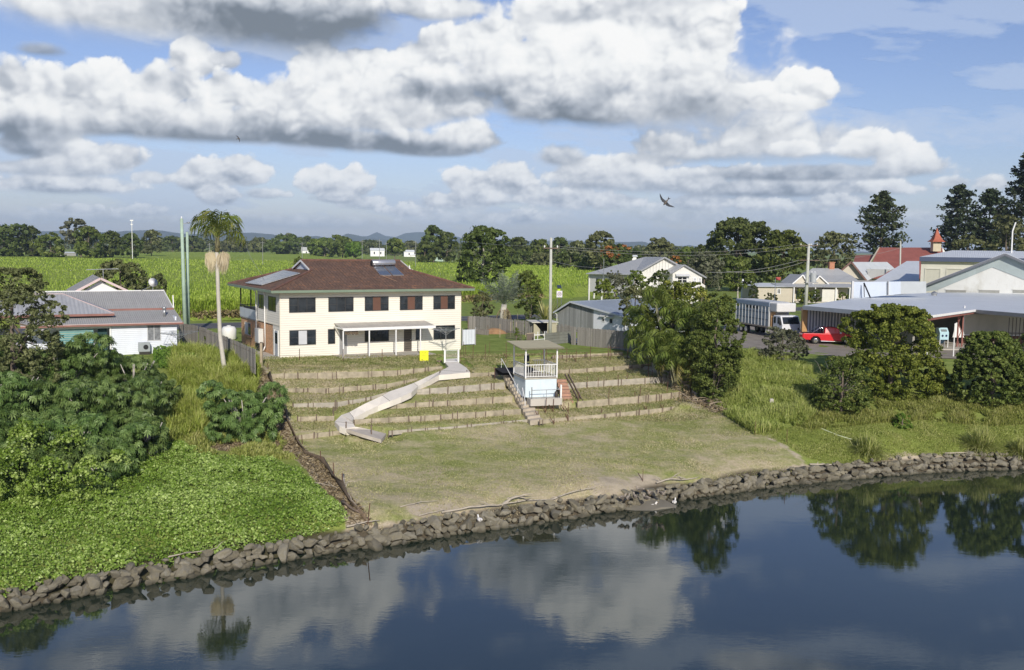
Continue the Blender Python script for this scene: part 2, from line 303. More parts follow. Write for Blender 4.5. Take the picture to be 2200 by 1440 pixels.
def glassmat(name,col=(.02,.024,.028),rough=.08,curtain=None):
    if name in MATS:return MATS[name]
    m,nt,bs,N,L=_new(name);MATS[name]=m
    bs.inputs['Roughness'].default_value=rough;bs.inputs['Specular IOR Level'].default_value=.6
    c=_mix(nt,_range(nt,_noise(nt,1.2,3),.4,.65),sc(col,.6),sc(col,1.6))
    L.new(c,bs.inputs['Base Color']);return m
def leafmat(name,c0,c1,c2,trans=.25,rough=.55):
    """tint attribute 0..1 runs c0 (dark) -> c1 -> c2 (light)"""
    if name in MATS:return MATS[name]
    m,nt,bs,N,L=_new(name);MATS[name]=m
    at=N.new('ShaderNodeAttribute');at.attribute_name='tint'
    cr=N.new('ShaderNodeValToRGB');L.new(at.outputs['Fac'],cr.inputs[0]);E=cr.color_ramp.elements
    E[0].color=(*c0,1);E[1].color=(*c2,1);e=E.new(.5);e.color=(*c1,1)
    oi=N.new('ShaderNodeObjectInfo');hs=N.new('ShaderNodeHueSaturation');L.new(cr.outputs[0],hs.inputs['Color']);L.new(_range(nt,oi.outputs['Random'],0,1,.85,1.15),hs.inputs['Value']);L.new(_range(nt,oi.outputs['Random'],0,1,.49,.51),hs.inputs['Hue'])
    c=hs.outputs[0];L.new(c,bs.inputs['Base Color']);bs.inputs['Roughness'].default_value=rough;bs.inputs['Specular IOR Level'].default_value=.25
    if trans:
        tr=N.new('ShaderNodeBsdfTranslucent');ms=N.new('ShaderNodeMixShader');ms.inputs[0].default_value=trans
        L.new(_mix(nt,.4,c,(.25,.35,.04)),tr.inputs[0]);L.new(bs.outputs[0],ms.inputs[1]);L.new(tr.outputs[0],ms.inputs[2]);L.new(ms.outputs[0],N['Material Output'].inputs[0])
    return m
# ------------------------------------------------------------------ foliage
def unit(a):return a/np.maximum(np.linalg.norm(a,axis=1,keepdims=True),1e-6)
def leaves(name,C,Nn,size,tint,m,rng,aspect=.55,parent=None,droop=0):
    """rhombic leaf faces at C, facing Nn"""
    n=len(C);t=unit(np.cross(Nn,unit(rng.normal(size=(n,3)))));b=np.cross(Nn,t)
    if droop:t[:,2]-=droop;t=unit(t)
    size=np.broadcast_to(size,(n,))[:,None]
    V=np.empty((n,4,3));V[:,0]=C-t*size*.5;V[:,1]=C+b*size*aspect*.5+Nn*size*.08;V[:,2]=C+t*size*.5;V[:,3]=C-b*size*aspect*.5+Nn*size*.08
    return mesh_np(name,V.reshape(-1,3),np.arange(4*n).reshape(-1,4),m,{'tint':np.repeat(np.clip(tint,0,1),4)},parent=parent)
def crown_data(blobs,nclump,nleaf,lsize,rng,cr=.22,up=.25,fill=.15):
    """blobs: (x,y,z,rx,ry,rz). clumps of leaves set over the blobs' shells"""
    B=np.array(blobs,float);w=(B[:,3]*B[:,4]+B[:,3]*B[:,5]+B[:,4]*B[:,5]);w/=w.sum()
    k=rng.choice(len(B),nclump*2,p=w);d=unit(rng.normal(size=(nclump*2,3)));d[:,2]=np.where(d[:,2]<-.7,-d[:,2],d[:,2])
    rad=np.where(rng.random(nclump*2)<fill,rng.uniform(.45,.85,nclump*2),rng.uniform(.86,1.03,nclump*2))
    c=B[k,:3]+d*B[k,3:]*rad[:,None]
    # drop clumps buried deep in another blob
    q=((c[:,None]-B[None,:,:3])/B[None,:,3:]);ins=((q**2).sum(2)<.42).any(1);c=c[~ins][:nclump];k=k[~ins][:nclump];d=d[~ins][:nclump]
    m=len(c);mr=B[k,3:].mean(1)*cr*rng.uniform(.6,1.35,m)
    per=nleaf;dd=unit(rng.normal(size=(m,per,3)).reshape(-1,3)).reshape(m,per,3);dd+=d[:,None]*.5+np.array([0,0,up]);dd=unit(dd.reshape(-1,3)).reshape(m,per,3)
    rr=rng.uniform(.45,1.0,(m,per,1))*mr[:,None,None]*np.array([1.15,1.15,.8])
    C=(c[:,None]+dd*rr).reshape(-1,3);Nn=unit((dd+rng.normal(size=dd.shape)*.55).reshape(-1,3))
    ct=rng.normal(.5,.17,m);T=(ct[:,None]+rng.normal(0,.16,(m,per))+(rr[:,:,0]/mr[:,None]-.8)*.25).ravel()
    S=lsize*rng.uniform(.6,1.35,m*per)
    return C,Nn,S,T
def crown(name,blobs,nclump,nleaf,lsize,m,rng,parent=None,**kw):
    asp=kw.pop('aspect',.6);dr=kw.pop('droop',0)
    C,Nn,S,T=crown_data(blobs,nclump,nleaf,lsize,rng,**kw)
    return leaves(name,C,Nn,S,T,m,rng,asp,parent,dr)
def trunk(mb,base,top,r0,r1,rng,limbs=(),bend=.06):
    base=Vector(base);top=Vector(top);h=(top-base).length;pts=[]
    for i in range(7):
        t=i/6;pts.append(base.lerp(top,t)+Vector((rng.normal()*bend*h*.25*math.sin(t*3.1),rng.normal()*bend*h*.25*math.sin(t*3.1),0)))
    mb.tube(pts,[r0*(1.25 if i==0 else 1)*(1-i/6)+r1*i/6 for i in range(7)],8)
    for l in limbs:
        l=Vector(l);st=pts[rng.integers(2,5)];mid=st.lerp(l,.5)+Vector((0,0,-.06*h))
        mb.tube([st,mid,l],[r1*1.1,r1*.75,r1*.25],6)
def auto_blobs(H,Wd,rng,n=7,low=.25,flat=.8,top=1.0):
    """rounded lumpy crown: H total height, Wd width"""
    hc=H*(1-low)/2;zc=H*low+hc;out=[(0,0,zc,Wd*.37,Wd*.34,hc*.93)]
    for i in range(n):
        a=2*math.pi*i/n+rng.uniform(-.35,.35);t=rng.uniform(-.75,.62);k=math.sqrt(1-t*t*.8);s=Wd*rng.uniform(.15,.23);r=max(.05,Wd*.5*k-s*.95)
        out.append((r*math.cos(a),r*math.sin(a),max(zc+t*hc,s*flat*.7 if low<.1 else 0),s,s,min(s*flat*1.1,hc*.7)))
    for i in range(max(2,n//3)):
        a=rng.uniform(0,6.28);s=Wd*rng.uniform(.12,.2);r=Wd*rng.uniform(.02,.18);out.append((r*math.cos(a),r*math.sin(a),H*top-min(s*flat,hc*.5),s,s,min(s*flat,hc*.5)))
    return out
BARK=mat('bark',(.16,.13,.10),.9,.3,3,bump=.4,bscale=8)
PALEBARK=mat('pale_bark',(.42,.39,.34),.85,.25,2,bump=.3,bscale=9)
def tree(name,label,cat,loc,H,Wd,m,seed,nclump=120,nleaf=26,lsize=.5,low=.25,n=7,group=None,blobs=None,flat=.8,bark=None,parts=('crown','trunk'),**kw):
    rng=np.random.default_rng(seed);root=thing(name,label,cat,loc,0,group);bl=blobs or auto_blobs(H,Wd,rng,n,low,flat)
    crown(parts[0],bl,nclump,nleaf,lsize,m,rng,root,**kw)
    mb=MB();lim=[b[:3]for b in bl[1:6]]
    zc=max(b[2]for b in bl)
    trunk(mb,(0,0,-.3),(0,0,zc),max(.08,Wd*.03),max(.03,Wd*.01),rng,lim)
    mb.build(parts[1],bark or BARK,root,smooth=True)
    return root
class Frame:
    """local building frame: u along the front, s inwards, z up; measures itself against photograph pixels"""
    def __init__(s,X,Y,Z,ang=29.7):
        s.X,s.Y,s.Z,s.a=X,Y,Z,R(ang);s.d=Vector((math.cos(s.a),math.sin(s.a),0));s.n=Vector((-math.sin(s.a),math.cos(s.a),0))
    def w(s,u,v,z=0):return Vector((s.X,s.Y,s.Z))+s.d*u+s.n*v+Vector((0,0,z))
    def px(s,u,v,z=0):return proj(s.w(u,v,z))
    def _sol(s,f,t,lo,hi):
        a,b=f(lo)-t,f(hi)-t
        for _ in range(60):
            m=(lo+hi)/2;c=f(m)-t
            if(c>0)==(a>0):lo,a=m,c
            else:hi,b=m,c
        return(lo+hi)/2
    def u(s,px,v=0,z=0):return s._sol(lambda t:s.px(t,v,z)[0],px,-60,60)
    def s_(s,px,u=0,z=0):return s._sol(lambda t:s.px(u,t,z)[0],px,-20,80)
    def z(s,py,u,v):return s._sol(lambda t:s.px(u,v,t)[1],py,-15,25)
    def hit(s,px,py,pt,nrm):
        """local point where the pixel's ray meets the local plane (pt, nrm)"""
        o=s.loc((0,0,CZ));d=ray(px,py);d=Vector((d.dot(s.d),d.dot(s.n),d.z));pt=Vector(pt);nrm=Vector(nrm)
        return o+d*((pt-o).dot(nrm)/d.dot(nrm))
    def loc(s,w):q=Vector(w)-Vector((s.X,s.Y,s.Z));return Vector((q.dot(s.d),q.dot(s.n),q.z))
    def root(s,name,label,cat,group=None):return thing(name,label,cat,(s.X,s.Y,s.Z),s.a,group)
def frame_at(px,py,Z,ang=29.7):
    p=P(px,py,Z);return Frame(p.x,p.y,Z,ang)
# ================================================================== ground
ZT=4.9
# retaining walls: (px, top y, bottom y) along each row, with the ground level at its foot
ROWS={
 'M':[([(943,802,809),(1008,799,812),(1072,797,807)],4.32),([(886,835,847),(962,829,846),(1084,819,836)],3.65),([(818,867,879),(962,859,873),(1101,848,865)],3.05),
       ([(762,899,911),(904,891,906),(1119,876,891)],2.5),([(835,926,932),(976,916,921),(1133,901,906)],2.2)],
 'L':[([(575,801,813),(715,798,815),(854,793,808),(950,787,793,4.72)],4.35),([(588,832,842),(700,832,846),(831,822,836,3.75),(896,813,818,4.2)],3.65),([(630,865,875),(720,862,876),(787,852,863,3.35),(840,840,847,3.8)],3.1),
       ([(640,893,906),(718,891,905)],2.55),([(633,937,942),(675,928,939),(745,921,932)],2.05)],
 'R':[([(1187,764,772),(1203,763,771),(1338,757,764)],4.6),([(1196,793,804),(1295,787,799),(1399,781,790)],3.95),([(1208,822,837),(1328,813,829),(1447,806,822)],3.3),
       ([(1240,860,877),(1371,849,867),(1484,837,852)],2.6),([(1160,902,908),(1300,890,899),(1442,872,883),(1515,864,873)],2.25)],
}
RAMP=[((956,772),(982,770),4.93),((957,780),(985,779),4.9),((964,788),(1002,790),4.86),((949,796),(1010,800),4.78),((948,796),(943,806),4.68),((917,810),(915,821),4.5),((889,823),(898,830),4.32),((868,831),(884,843),4.15),((840,840),(862,853),3.95),((822,850),(838,862),3.75),((787,866),(812,872),3.5),
        ((768,876),(785,885),3.25),((750,886),(760,898),3.0),((733,892),(757,904),2.85),((719,906),(759,910),2.7),((729,916),(763,917),2.6),((744,922),(775,919),2.5),((778,933),(798,924),2.32),((819,945),(830,932),2.1)]
RAMPW=[(P(*a,z+(.12 if 4<i<13 else 0)),P(*b,z-(.12 if 4<i<13 else 0)))for i,(a,b,z)in enumerate(RAMP)]
STAIR=[((1078,797),(1096,795),4.75),((1141,908),(1163,905),2.25)]
STW=[(P(*a,z),P(*b,z))for a,b,z in STAIR]
WALLS={k:[]for k in ROWS}
for k,rows in ROWS.items():
    for pts,zb in rows:
        q=[]
        for px,yt,yb,*ze in pts:
            z_=ze[0]if ze else zb;b=P(px,yb,z_);ft=PD(px,yt+(2.6 if yb-yt>9 else 0),b.y);q.append((b.x,b.y,z_,ft.z))
        WALLS[k].append(np.array(q))
def lineY(a,x):
    """y of polyline a at x with straight extrapolation"""
    xs,ys=a[:,0],a[:,1];y=np.interp(x,xs,ys);sl0=(ys[1]-ys[0])/(xs[1]-xs[0]);sl1=(ys[-1]-ys[-2])/(xs[-1]-xs[-2])
    return np.where(x<xs[0],ys[0]+(x-xs[0])*sl0,np.where(x>xs[-1],ys[-1]+(x-xs[-1])*sl1,y))
SHORE_PX=[(-500,1378),(-200,1347),(0,1316),(250,1266),(500,1222),(760,1180),(850,1170),(1000,1145),(1200,1118),(1320,1098),(1500,1068),(1700,1041),(1900,1022),(2050,1013),(2200,1008),(2500,998),(2900,985)]
SHORE=np.array([P(x,y,0)[:2]for x,y in SHORE_PX]);ZB=.78
SHORE_T=[(-500,1326),(-200,1298),(0,1268),(250,1228),(500,1188),(760,1135),(850,1124),(1000,1100),(1200,1074),(1320,1062),(1500,1034),(1700,1004),(1900,984),(2050,976),(2200,970),(2500,960),(2900,950)]
SHT=np.array([P(x,y,ZB)[:2]for x,y in SHORE_T])
# the lot's two side boundaries (world x as a function of y)
BL=np.array([P(x,y,z)[:2]for x,y,z in((790,1128,.9),(757,1080,1.1),(700,1010,1.4),(655,965,1.75),(628,935,2.05),(610,880,2.9),(585,830,3.9),(565,785,4.9),(556,768,4.9))])
BR=np.array([P(x,y,z)[:2]for x,y,z in((1790,1010,.9),(1730,985,1.15),(1650,945,1.55),(1560,900,2.0),(1515,868,2.4),(1484,843,3.2),(1447,812,3.9),(1400,783,4.5),(1345,758,4.9))])
BL=BL[np.argsort(BL[:,1])];BR=BR[np.argsort(BR[:,1])]
RC_=np.array([((a+b)/2)[:]for a,b in RAMPW]);ro=np.argsort(RC_[:-3,1]);RX=RC_[:-3][ro]
SC_=np.array([((a+b)/2)[:]for a,b in STW]);so_=np.argsort(SC_[:,1]);SX=SC_[so_]
CTRL=[]
def cp(px,py,z):p=P(px,py,z);CTRL.append((p.x,p.y,z))
for(x,y)in SHORE:CTRL+=[(x,y,-.15),(x,y-1.5,-1.2),(x,y-6,-2.0)]
for(x,y)in SHT:CTRL.append((x,y+.15,ZB))
for x,y,z in((850,1050,1.15),(1000,1050,1.1),(1200,1020,1.2),(1400,980,1.35),(1550,960,1.4),(900,980,1.6),(1100,960,1.65),(1300,935,1.8),(1450,920,1.85),(760,980,1.55),(690,960,1.75),(1650,970,1.3),
                (640,938,2.05),(700,935,2.05),(745,932,2.05),(835,936,2.1),(976,922,2.2),(1133,907,2.2),(1300,900,2.25),(1442,884,2.25),(1515,874,2.25),
                (0,1180,1.3),(300,1120,1.4),(500,1080,1.4),(650,1050,1.3),(0,1050,1.9),(250,1000,2.1),(450,1000,1.85),(600,980,1.75),(480,940,2.2),(600,920,2.35),(0,930,2.9),(250,900,3.0),(430,890,2.9),(570,880,3.0),(0,830,4.1),(250,820,4.1),(430,820,4.1),(545,830,4.0),(0,775,4.9),(250,770,4.9),(430,775,4.85),(540,778,4.9),(-300,770,4.9),(-300,1000,2.4),(-300,1200,1.3),
                (1580,900,2.2),(1700,950,1.6),(1620,860,3.0),(1700,850,3.2),(1600,800,4.1),(1560,770,4.9),(1640,752,4.9),(1750,770,4.8),(1800,900,2.4),(1900,880,2.8),(2000,870,3.0),(2150,850,3.3),(1900,940,1.8),(2050,920,2.0),(2200,930,1.8),(1900,780,4.8),(2050,770,4.85),(2300,780,4.8),(2500,900,2.4),(1440,830,3.9),(1500,800,4.5)):
    cp(x,y,z)
for x in range(-70,91,10):
    for y in(95,110,140):CTRL.append((x,y,ZT))
for k,x0 in(('L',-22),('M',-8),('R',10)):pass
for a in(WALLS['L'][0],WALLS['M'][0],WALLS['R'][0]):
    for q in a:CTRL+=[(q[0],q[1]+1.2,ZT-.05),(q[0]-1,q[1]+5,ZT),(q[0]-2,q[1]+12,ZT)]
for r in(1,3):
    for k in 'LMR':
        for q in WALLS[k][r]:CTRL.append((q[0],q[1],q[2]+.2))
CT=np.array(CTRL);_,ui=np.unique(np.round(CT[:,:2],1),axis=0,return_index=True);CT=CT[ui]
_D=np.sqrt(((CT[:,None,:2]-CT[None,:,:2])**2).sum(2)+.5)
_Wt=np.linalg.solve(_D+np.eye(len(CT))*-.15,CT[:,2]-ZT)
def gz(x,y):
    x=np.atleast_1d(np.asarray(x,float));y=np.atleast_1d(np.asarray(y,float));z=np.empty(len(x))
    for i in range(0,len(x),20000):
        sl_=slice(i,i+20000);d=np.sqrt((x[sl_,None]-CT[None,:,0])**2+(y[sl_,None]-CT[None,:,1])**2+.5);z[sl_]=d@_Wt+ZT
    z=np.minimum(z,ZT+.02)
    far=np.clip((y-84-.45*np.maximum(x,-30))/8,0,1);far=np.maximum(far,np.clip((np.hypot(x,y-50)-75)/20,0,1)*(y>60));z=z*(1-far)+ZT*far
    # water side everywhere in front of the shoreline
    sh=np.interp(x,SHORE[:,0],SHORE[:,1],left=None,right=None);st=np.interp(x,SHT[:,0],SHT[:,1])
    fr=sh-y;z=np.where(fr>0,np.minimum(z,-.2-fr*.35),z);z=np.maximum(z,-3)
    # terraces
    xl=np.interp(y,BL[:,1],BL[:,0]);xr=np.interp(y,BR[:,1],BR[:,0]);rx=np.interp(y,RX[:,1],RX[:,0]);sx=np.interp(y,SX[:,1],SX[:,0])
    for k,m in(('L',(x>xl)&(x<=rx)),('M',(x>rx)&(x<=sx)),('R',(x>sx)&(x<xr))):
        if k=='M':m=m
        rows=WALLS[k];ys=[lineY(a,x)for a in rows];tops=[np.interp(x,a[:,0],a[:,3])for a in rows];bots=[np.interp(x,a[:,0],a[:,2])for a in rows]
        inside=m&(y>ys[-1]+.36)&(y<ys[0]+14);low_=m&(y>ys[-1]-.1)&(y<=ys[-1]+.36);z=np.where(low_,np.minimum(z,bots[-1]),z)
        ys=[v+.36 for v in ys];tops=[v-.03 for v in tops]
        zz=np.where(y>ys[0],np.minimum(tops[0]+(y-ys[0])*.25,ZT+.01),0.)
        for i in range(len(rows)-1):
            up,dn=ys[i],ys[i+1];t=np.clip((y-dn)/np.maximum(up-dn-.5,.3),0,1);w=tops[i+1]*(1-t)+bots[i]*t
            zz=np.where((y<=up)&(y>dn),w-.02,zz)
        zz=np.where(y<=ys[-1],z,zz)
        z=np.where(inside,np.minimum(zz,ZT+.02),z)
    # carve below the ramp and the stairs
    for S,wd in((RC_,1.25),(np.array([SC_[0]*(1-t)+SC_[1]*t for t in np.linspace(0,1,9)]),.6)):
        for a,b in zip(S[:-1],S[1:]):
            ab=b[:2]-a[:2];t=np.clip(((x-a[0])*ab[0]+(y-a[1])*ab[1])/(ab@ab),0,1);d=np.hypot(x-a[0]-ab[0]*t,y-a[1]-ab[1]*t);zc=a[2]+(b[2]-a[2])*t-.26
            z=np.where(d<wd,np.minimum(z,zc),z)
    return z
def G(x,y):return float(gz([x],[y])[0])
def GP(px,py,z0=2.0):
    """ground point seen at a pixel"""
    z=z0
    for _ in range(12):
        p=P(px,py,z);z2=G(p.x,p.y);z=z*.5+z2*.5
    p=P(px,py,z);return Vector((p.x,p.y,G(p.x,p.y)))
def inpoly(x,y,poly):
    r=np.zeros(len(x),bool);n=len(poly)
    for i in range(n):
        x0,y0=poly[i][:2];x1,y1=poly[(i+1)%n][:2]
        if y0==y1:continue
        c=((y0>y)!=(y1>y))&(x<(x1-x0)*(y-y0)/(y1-y0)+x0);r^=c
    return r
def wpoly(pts,z=None):return[(GP(a,b)[:2]if z is None else P(a,b,z)[:2])for a,b in pts]
def sdist(x,y,poly):
    d=np.full(len(x),1e9)
    for i in range(len(poly)):
        a=np.array(poly[i][:2]);b=np.array(poly[(i+1)%len(poly)][:2]);ab=b-a;t=np.clip(((x-a[0])*ab[0]+(y-a[1])*ab[1])/(ab@ab+1e-9),0,1);d=np.minimum(d,np.hypot(x-a[0]-ab[0]*t,y-a[1]-ab[1]*t))
    return np.where(inpoly(x,y,poly),d,-d)
# ------------------------------------------------------------------ ground sheet
def axis(a,b,s,lo,hi):
    c=list(np.arange(a,b+s/2,s));v=a;st=s
    while v>lo:st*=1.35;v-=st;c.insert(0,v)
    v=b;st=s
    while v<hi:st*=1.35;v+=st;c.append(v)
    return np.array(c)
gxs=axis(-34,44,.26,-9000,9000);gys=axis(28,86,.23,-60,12000)
GX,GY=np.meshgrid(gxs,gys);gx,gy=GX.ravel(),GY.ravel();gzv=gz(gx,gy)
gzv=np.where(gy<26,-3,gzv)
hmp=np.array([mnoise.noise((a*.9,b*.9,0))*.05+mnoise.noise((a*.25,b*.25,3))*.06 for a,b in zip(gx,gy)]);gzv=gzv+np.where((gy>30)&(np.abs(gx)<80)&(gzv>.3),hmp,0)*.7
LOT=[tuple(p)for p in BL]+[tuple(p)for p in BR[::-1]]
nx_,ny_=len(gxs),len(gys);ii=np.arange(nx_*ny_).reshape(ny_,nx_);gf=np.stack([ii[:-1,:-1],ii[:-1,1:],ii[1:,1:],ii[1:,:-1]],-1).reshape(-1,4)
lot=np.clip(sdist(gx,gy,LOT)/.35+.5,0,1)
soilp=wpoly([(560,790),(600,850),(625,935),(700,1005),(760,1075),(800,1130),(745,1135),(725,1085),(680,1035),(640,990),(575,975),(470,968),(425,950),(440,925),(540,930),(560,870),(545,800)])
soil=np.clip(sdist(gx,gy,soilp)/.5+.5,0,1)
for c,r in((GP(905,1098),.9),(GP(960,1098),.8),(GP(1330,1045),1.6),(GP(1395,1045),1.5),(GP(1290,1050),.8),(GP(1460,770),1.5),(GP(1500,830),2.2),(GP(1430,790),2)):soil=np.maximum(soil,np.clip(1.3-np.hypot(gx-c.x,(gy-c.y))/r,0,1))
edge=np.zeros(len(gx))
for S in(BL,BR):
    for a,b in zip(S[:-1],S[1:]):
        ab=b-a;t=np.clip(((gx-a[0])*ab[0]+(gy-a[1])*ab[1])/(ab@ab),0,1);edge=np.maximum(edge,np.clip(1-np.hypot(gx-a[0]-ab[0]*t,gy-a[1]-ab[1]*t)/.8,0,1))
soil=np.maximum(soil,edge*.62)
st_=np.interp(gx,SHT[:,0],SHT[:,1]);soil=np.maximum(soil,np.clip(1.1-(gy-st_)/.7,0,1)*.75)
terr=np.zeros(len(gx))
xl_=np.interp(gy,BL[:,1],BL[:,0]);xr_=np.interp(gy,BR[:,1],BR[:,0]);terr=(gx>xl_)&(gx<xr_)&(gy>58)
yard=((gy>74)&(gzv>4.6)).astype(float)
def groundmat():
    m,nt,bs,N,L=_new('ground_grass');bs.inputs['Roughness'].default_value=.95;bs.inputs['Specular IOR Level'].default_value=.1
    A=lambda n:(lambda a:(setattr(a,'attribute_name',n),a.outputs['Fac'])[1])(N.new('ShaderNodeAttribute'))
    big=_noise(nt,.16,5,.65,stretch=(1,1.6,1));med=_noise(nt,.8,6,.7,stretch=(1,1.4,1));fine=_noise(nt,7,5,.8,stretch=(1,.6,1));vf=_noise(nt,24,3,.8)
    green=_mix(nt,_range(nt,fine,.3,.7),(.18,.21,.06),(.36,.38,.13));straw=_mix(nt,_range(nt,fine,.3,.7),(.38,.32,.19),(.63,.54,.36))
    dry=_math(nt,'ADD',_math(nt,'MULTIPLY',_math(nt,'SUBTRACT',big,.5),3.4),_math(nt,'ADD',_math(nt,'MULTIPLY',_math(nt,'SUBTRACT',med,.5),2.8),A('dry')),cl=True)
    lawn=_mix(nt,dry,green,straw)
    bank=_mix(nt,_range(nt,fine,.3,.7),(.17,.22,.045),(.33,.38,.10));bank=_mix(nt,_range(nt,med,.58,.72,0,.6),bank,(.22,.20,.09))
    c=_mix(nt,A('lot'),bank,lawn)
    c=_mix(nt,A('yard'),c,_mix(nt,_range(nt,med,.35,.65),(.15,.21,.04),(.28,.34,.09)))
    so=_mix(nt,_range(nt,med,.35,.65),(.38,.32,.23),(.56,.48,.35));so=_mix(nt,_range(nt,fine,.55,.7,0,.45),so,(.2,.16,.11))
    sf=_range(nt,_math(nt,'ADD',A('soil'),_math(nt,'MULTIPLY',_math(nt,'SUBTRACT',med,.5),.9)),.38,.62);c=_mix(nt,sf,c,so)
    ge=N.new('ShaderNodeNewGeometry');sp=N.new('ShaderNodeSeparateXYZ');L.new(ge.outputs['Position'],sp.inputs[0]);c=_mix(nt,_range(nt,sp.outputs[2],.56,.72,.92,0),c,(.075,.062,.042))   # low ground painted dark brown so the gaps between rocks read dark
    L.new(c,bs.inputs['Base Color']);b=_bump(nt,fine,.6,.10,None);_bump(nt,vf,.5,.04,bs,b)
    return m
dryv=np.where(gy>62,.30,.62);dryv=np.clip(dryv-.0*gy,0,1)
# greener under the lowest wall, driest near the river
tt=np.clip((gy-50)/16,0,1);dryv=np.where(terr,.42,.68-.35*tt)
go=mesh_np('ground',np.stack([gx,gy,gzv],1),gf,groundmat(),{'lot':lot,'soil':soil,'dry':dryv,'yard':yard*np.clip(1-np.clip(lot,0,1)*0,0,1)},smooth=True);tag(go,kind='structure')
# ------------------------------------------------------------------ river
def watermat():
    m,nt,bs,N,L=_new('river_water');bs.inputs['Roughness'].default_value=.02;bs.inputs['IOR'].default_value=1.68;bs.inputs['Specular IOR Level'].default_value=.8
    c=_mix(nt,_range(nt,_noise(nt,.08,4),.35,.65),(.015,.025,.018),(.022,.034,.022));L.new(c,bs.inputs['Base Color'])
    n1=_noise(nt,.55,5,.62,stretch=(1,2.2,1));n2=_noise(nt,3.2,3,.6,stretch=(1,2.6,1));g=_range(nt,_noise(nt,.12,2),.40,.62,.15,1)
    b=_bump(nt,n1,.0034,1,None);b2=_bump(nt,_math(nt,'MULTIPLY',n2,g),.008,.12,None,b)
    pr=b2
    L.new(pr,bs.inputs['Normal']);return m
wb=MB();wb.quad((-400,-200,0),(400,-200,0),(400,120,0),(-400,120,0));wo=wb.build('river_water',watermat());tag(wo,kind='structure')
# ------------------------------------------------------------------ far hills
def hills():
    m=mat('hill_bush',(.045,.06,.03),1,.25,.0015);
    for prof,D,dz in(([(-300,500),(-100,494),(60,498),(130,496),(190,500),(250,498),(300,495),(325,494),(350,496),(390,502),(430,503),(500,501),(540,500),(580,503),(610,508),(660,509),(680,507),(700,511),(725,513),(745,502),(765,505),(790,511),(830,515),(880,520),(960,512),(1000,514),(1060,516),(1140,518),(1220,517),(1300,521),(1350,520),(1380,519),(1400,525),(1440,530),(1480,527),(1520,534),(1650,538),(2300,548)],6500,0),
                        ([(600,530),(700,522),(760,510),(790,507),(810,499),(830,508),(850,509),(870,502),(890,499),(910,499),(940,503),(975,506),(1020,522),(1200,526),(1280,532)],8500,1)):
        xs=np.arange(prof[0][0],prof[-1][0],3);ys=np.interp(xs,[p[0]for p in prof],[p[1]for p in prof]);V=[]
        for i,(x,y)in enumerate(zip(xs,ys)):
            y+=mnoise.noise((x*.05,D,0))*.9;t=PD(x,y,D);h=t.z
            for f,dd in((0,-900),(.55,-350),(1,0),(.6,500),(0,1200)):
                k=(D+dd)/D;V.append((t.x*k,t.y*k,ZT+(h-ZT)*f+(mnoise.noise((x*.02,f*5,D))*18 if 0<f<1 else 0)))
        n=len(xs);F_=[(i*5+j,(i+1)*5+j,(i+1)*5+j+1,i*5+j+1)for i in range(n-1)for j in range(4)]
        tag(mesh_np('hills',V,F_,m,smooth=True),kind='structure')
hills()
# ------------------------------------------------------------------ road, verge
AX=Vector((math.cos(R(29.7)),math.sin(R(29.7)),0));NX=Vector((-AX.y,AX.x,0))
ASPH=mat('asphalt',(.10,.10,.105),.9,.15,.5,bump=.3,bscale=40);CONC=mat('concrete',(.46,.43,.37),.85,.1,.9,bump=.25,bscale=25,dirt=.5,dirtcol=(.30,.27,.22));WPAINT=mat('road_paint',(.62,.62,.6),.8,.15)
RO=P(470,706,ZT)
def strip(name,a0,a1,s0,s1,z,m,n=60,parent=None):
    pts=[(RO+AX*(a0+(a1-a0)*i/n))for i in range(n+1)];V=[];
    for p in pts:
        for s in(s0,s1):q=p+NX*s;V.append((q.x,q.y,ZT+z))
    return mesh_np(name,V,[(2*i,2*i+2,2*i+3,2*i+1)for i in range(n)],m)
RW=7.0
tag(strip('road',-90,420,0,RW,.035,ASPH),kind='structure')
tag(strip('road_marking',-90,420,.25,.37,.042,WPAINT),kind='structure');tag(strip('road_marking',-90,420,RW-.37,RW-.25,.042,WPAINT),kind='structure')
for i in range(40):
    a=-60+i*9;
    if i>28:break
    tag(strip('road_marking',a,a+3,RW/2-.06,RW/2+.06,.042,WPAINT,2),kind='structure')
# hard standing between the truck, the ute and the warehouse
mb=MB();mb.slab([P(1540,742,ZT+.03),P(1700,757,ZT+.03),P(1800,765,ZT+.03),P(2300,775,ZT+.03),P(2300,735,ZT+.03),P(1900,690,ZT+.03),P(1730,690,ZT+.03),P(1560,690,ZT+.03)],.02,(0,0,1))
tag(mb.build('driveway',mat('driveway_gravel',(.27,.24,.20),.95,.2,.8,bump=.4,bscale=20)),kind='structure')
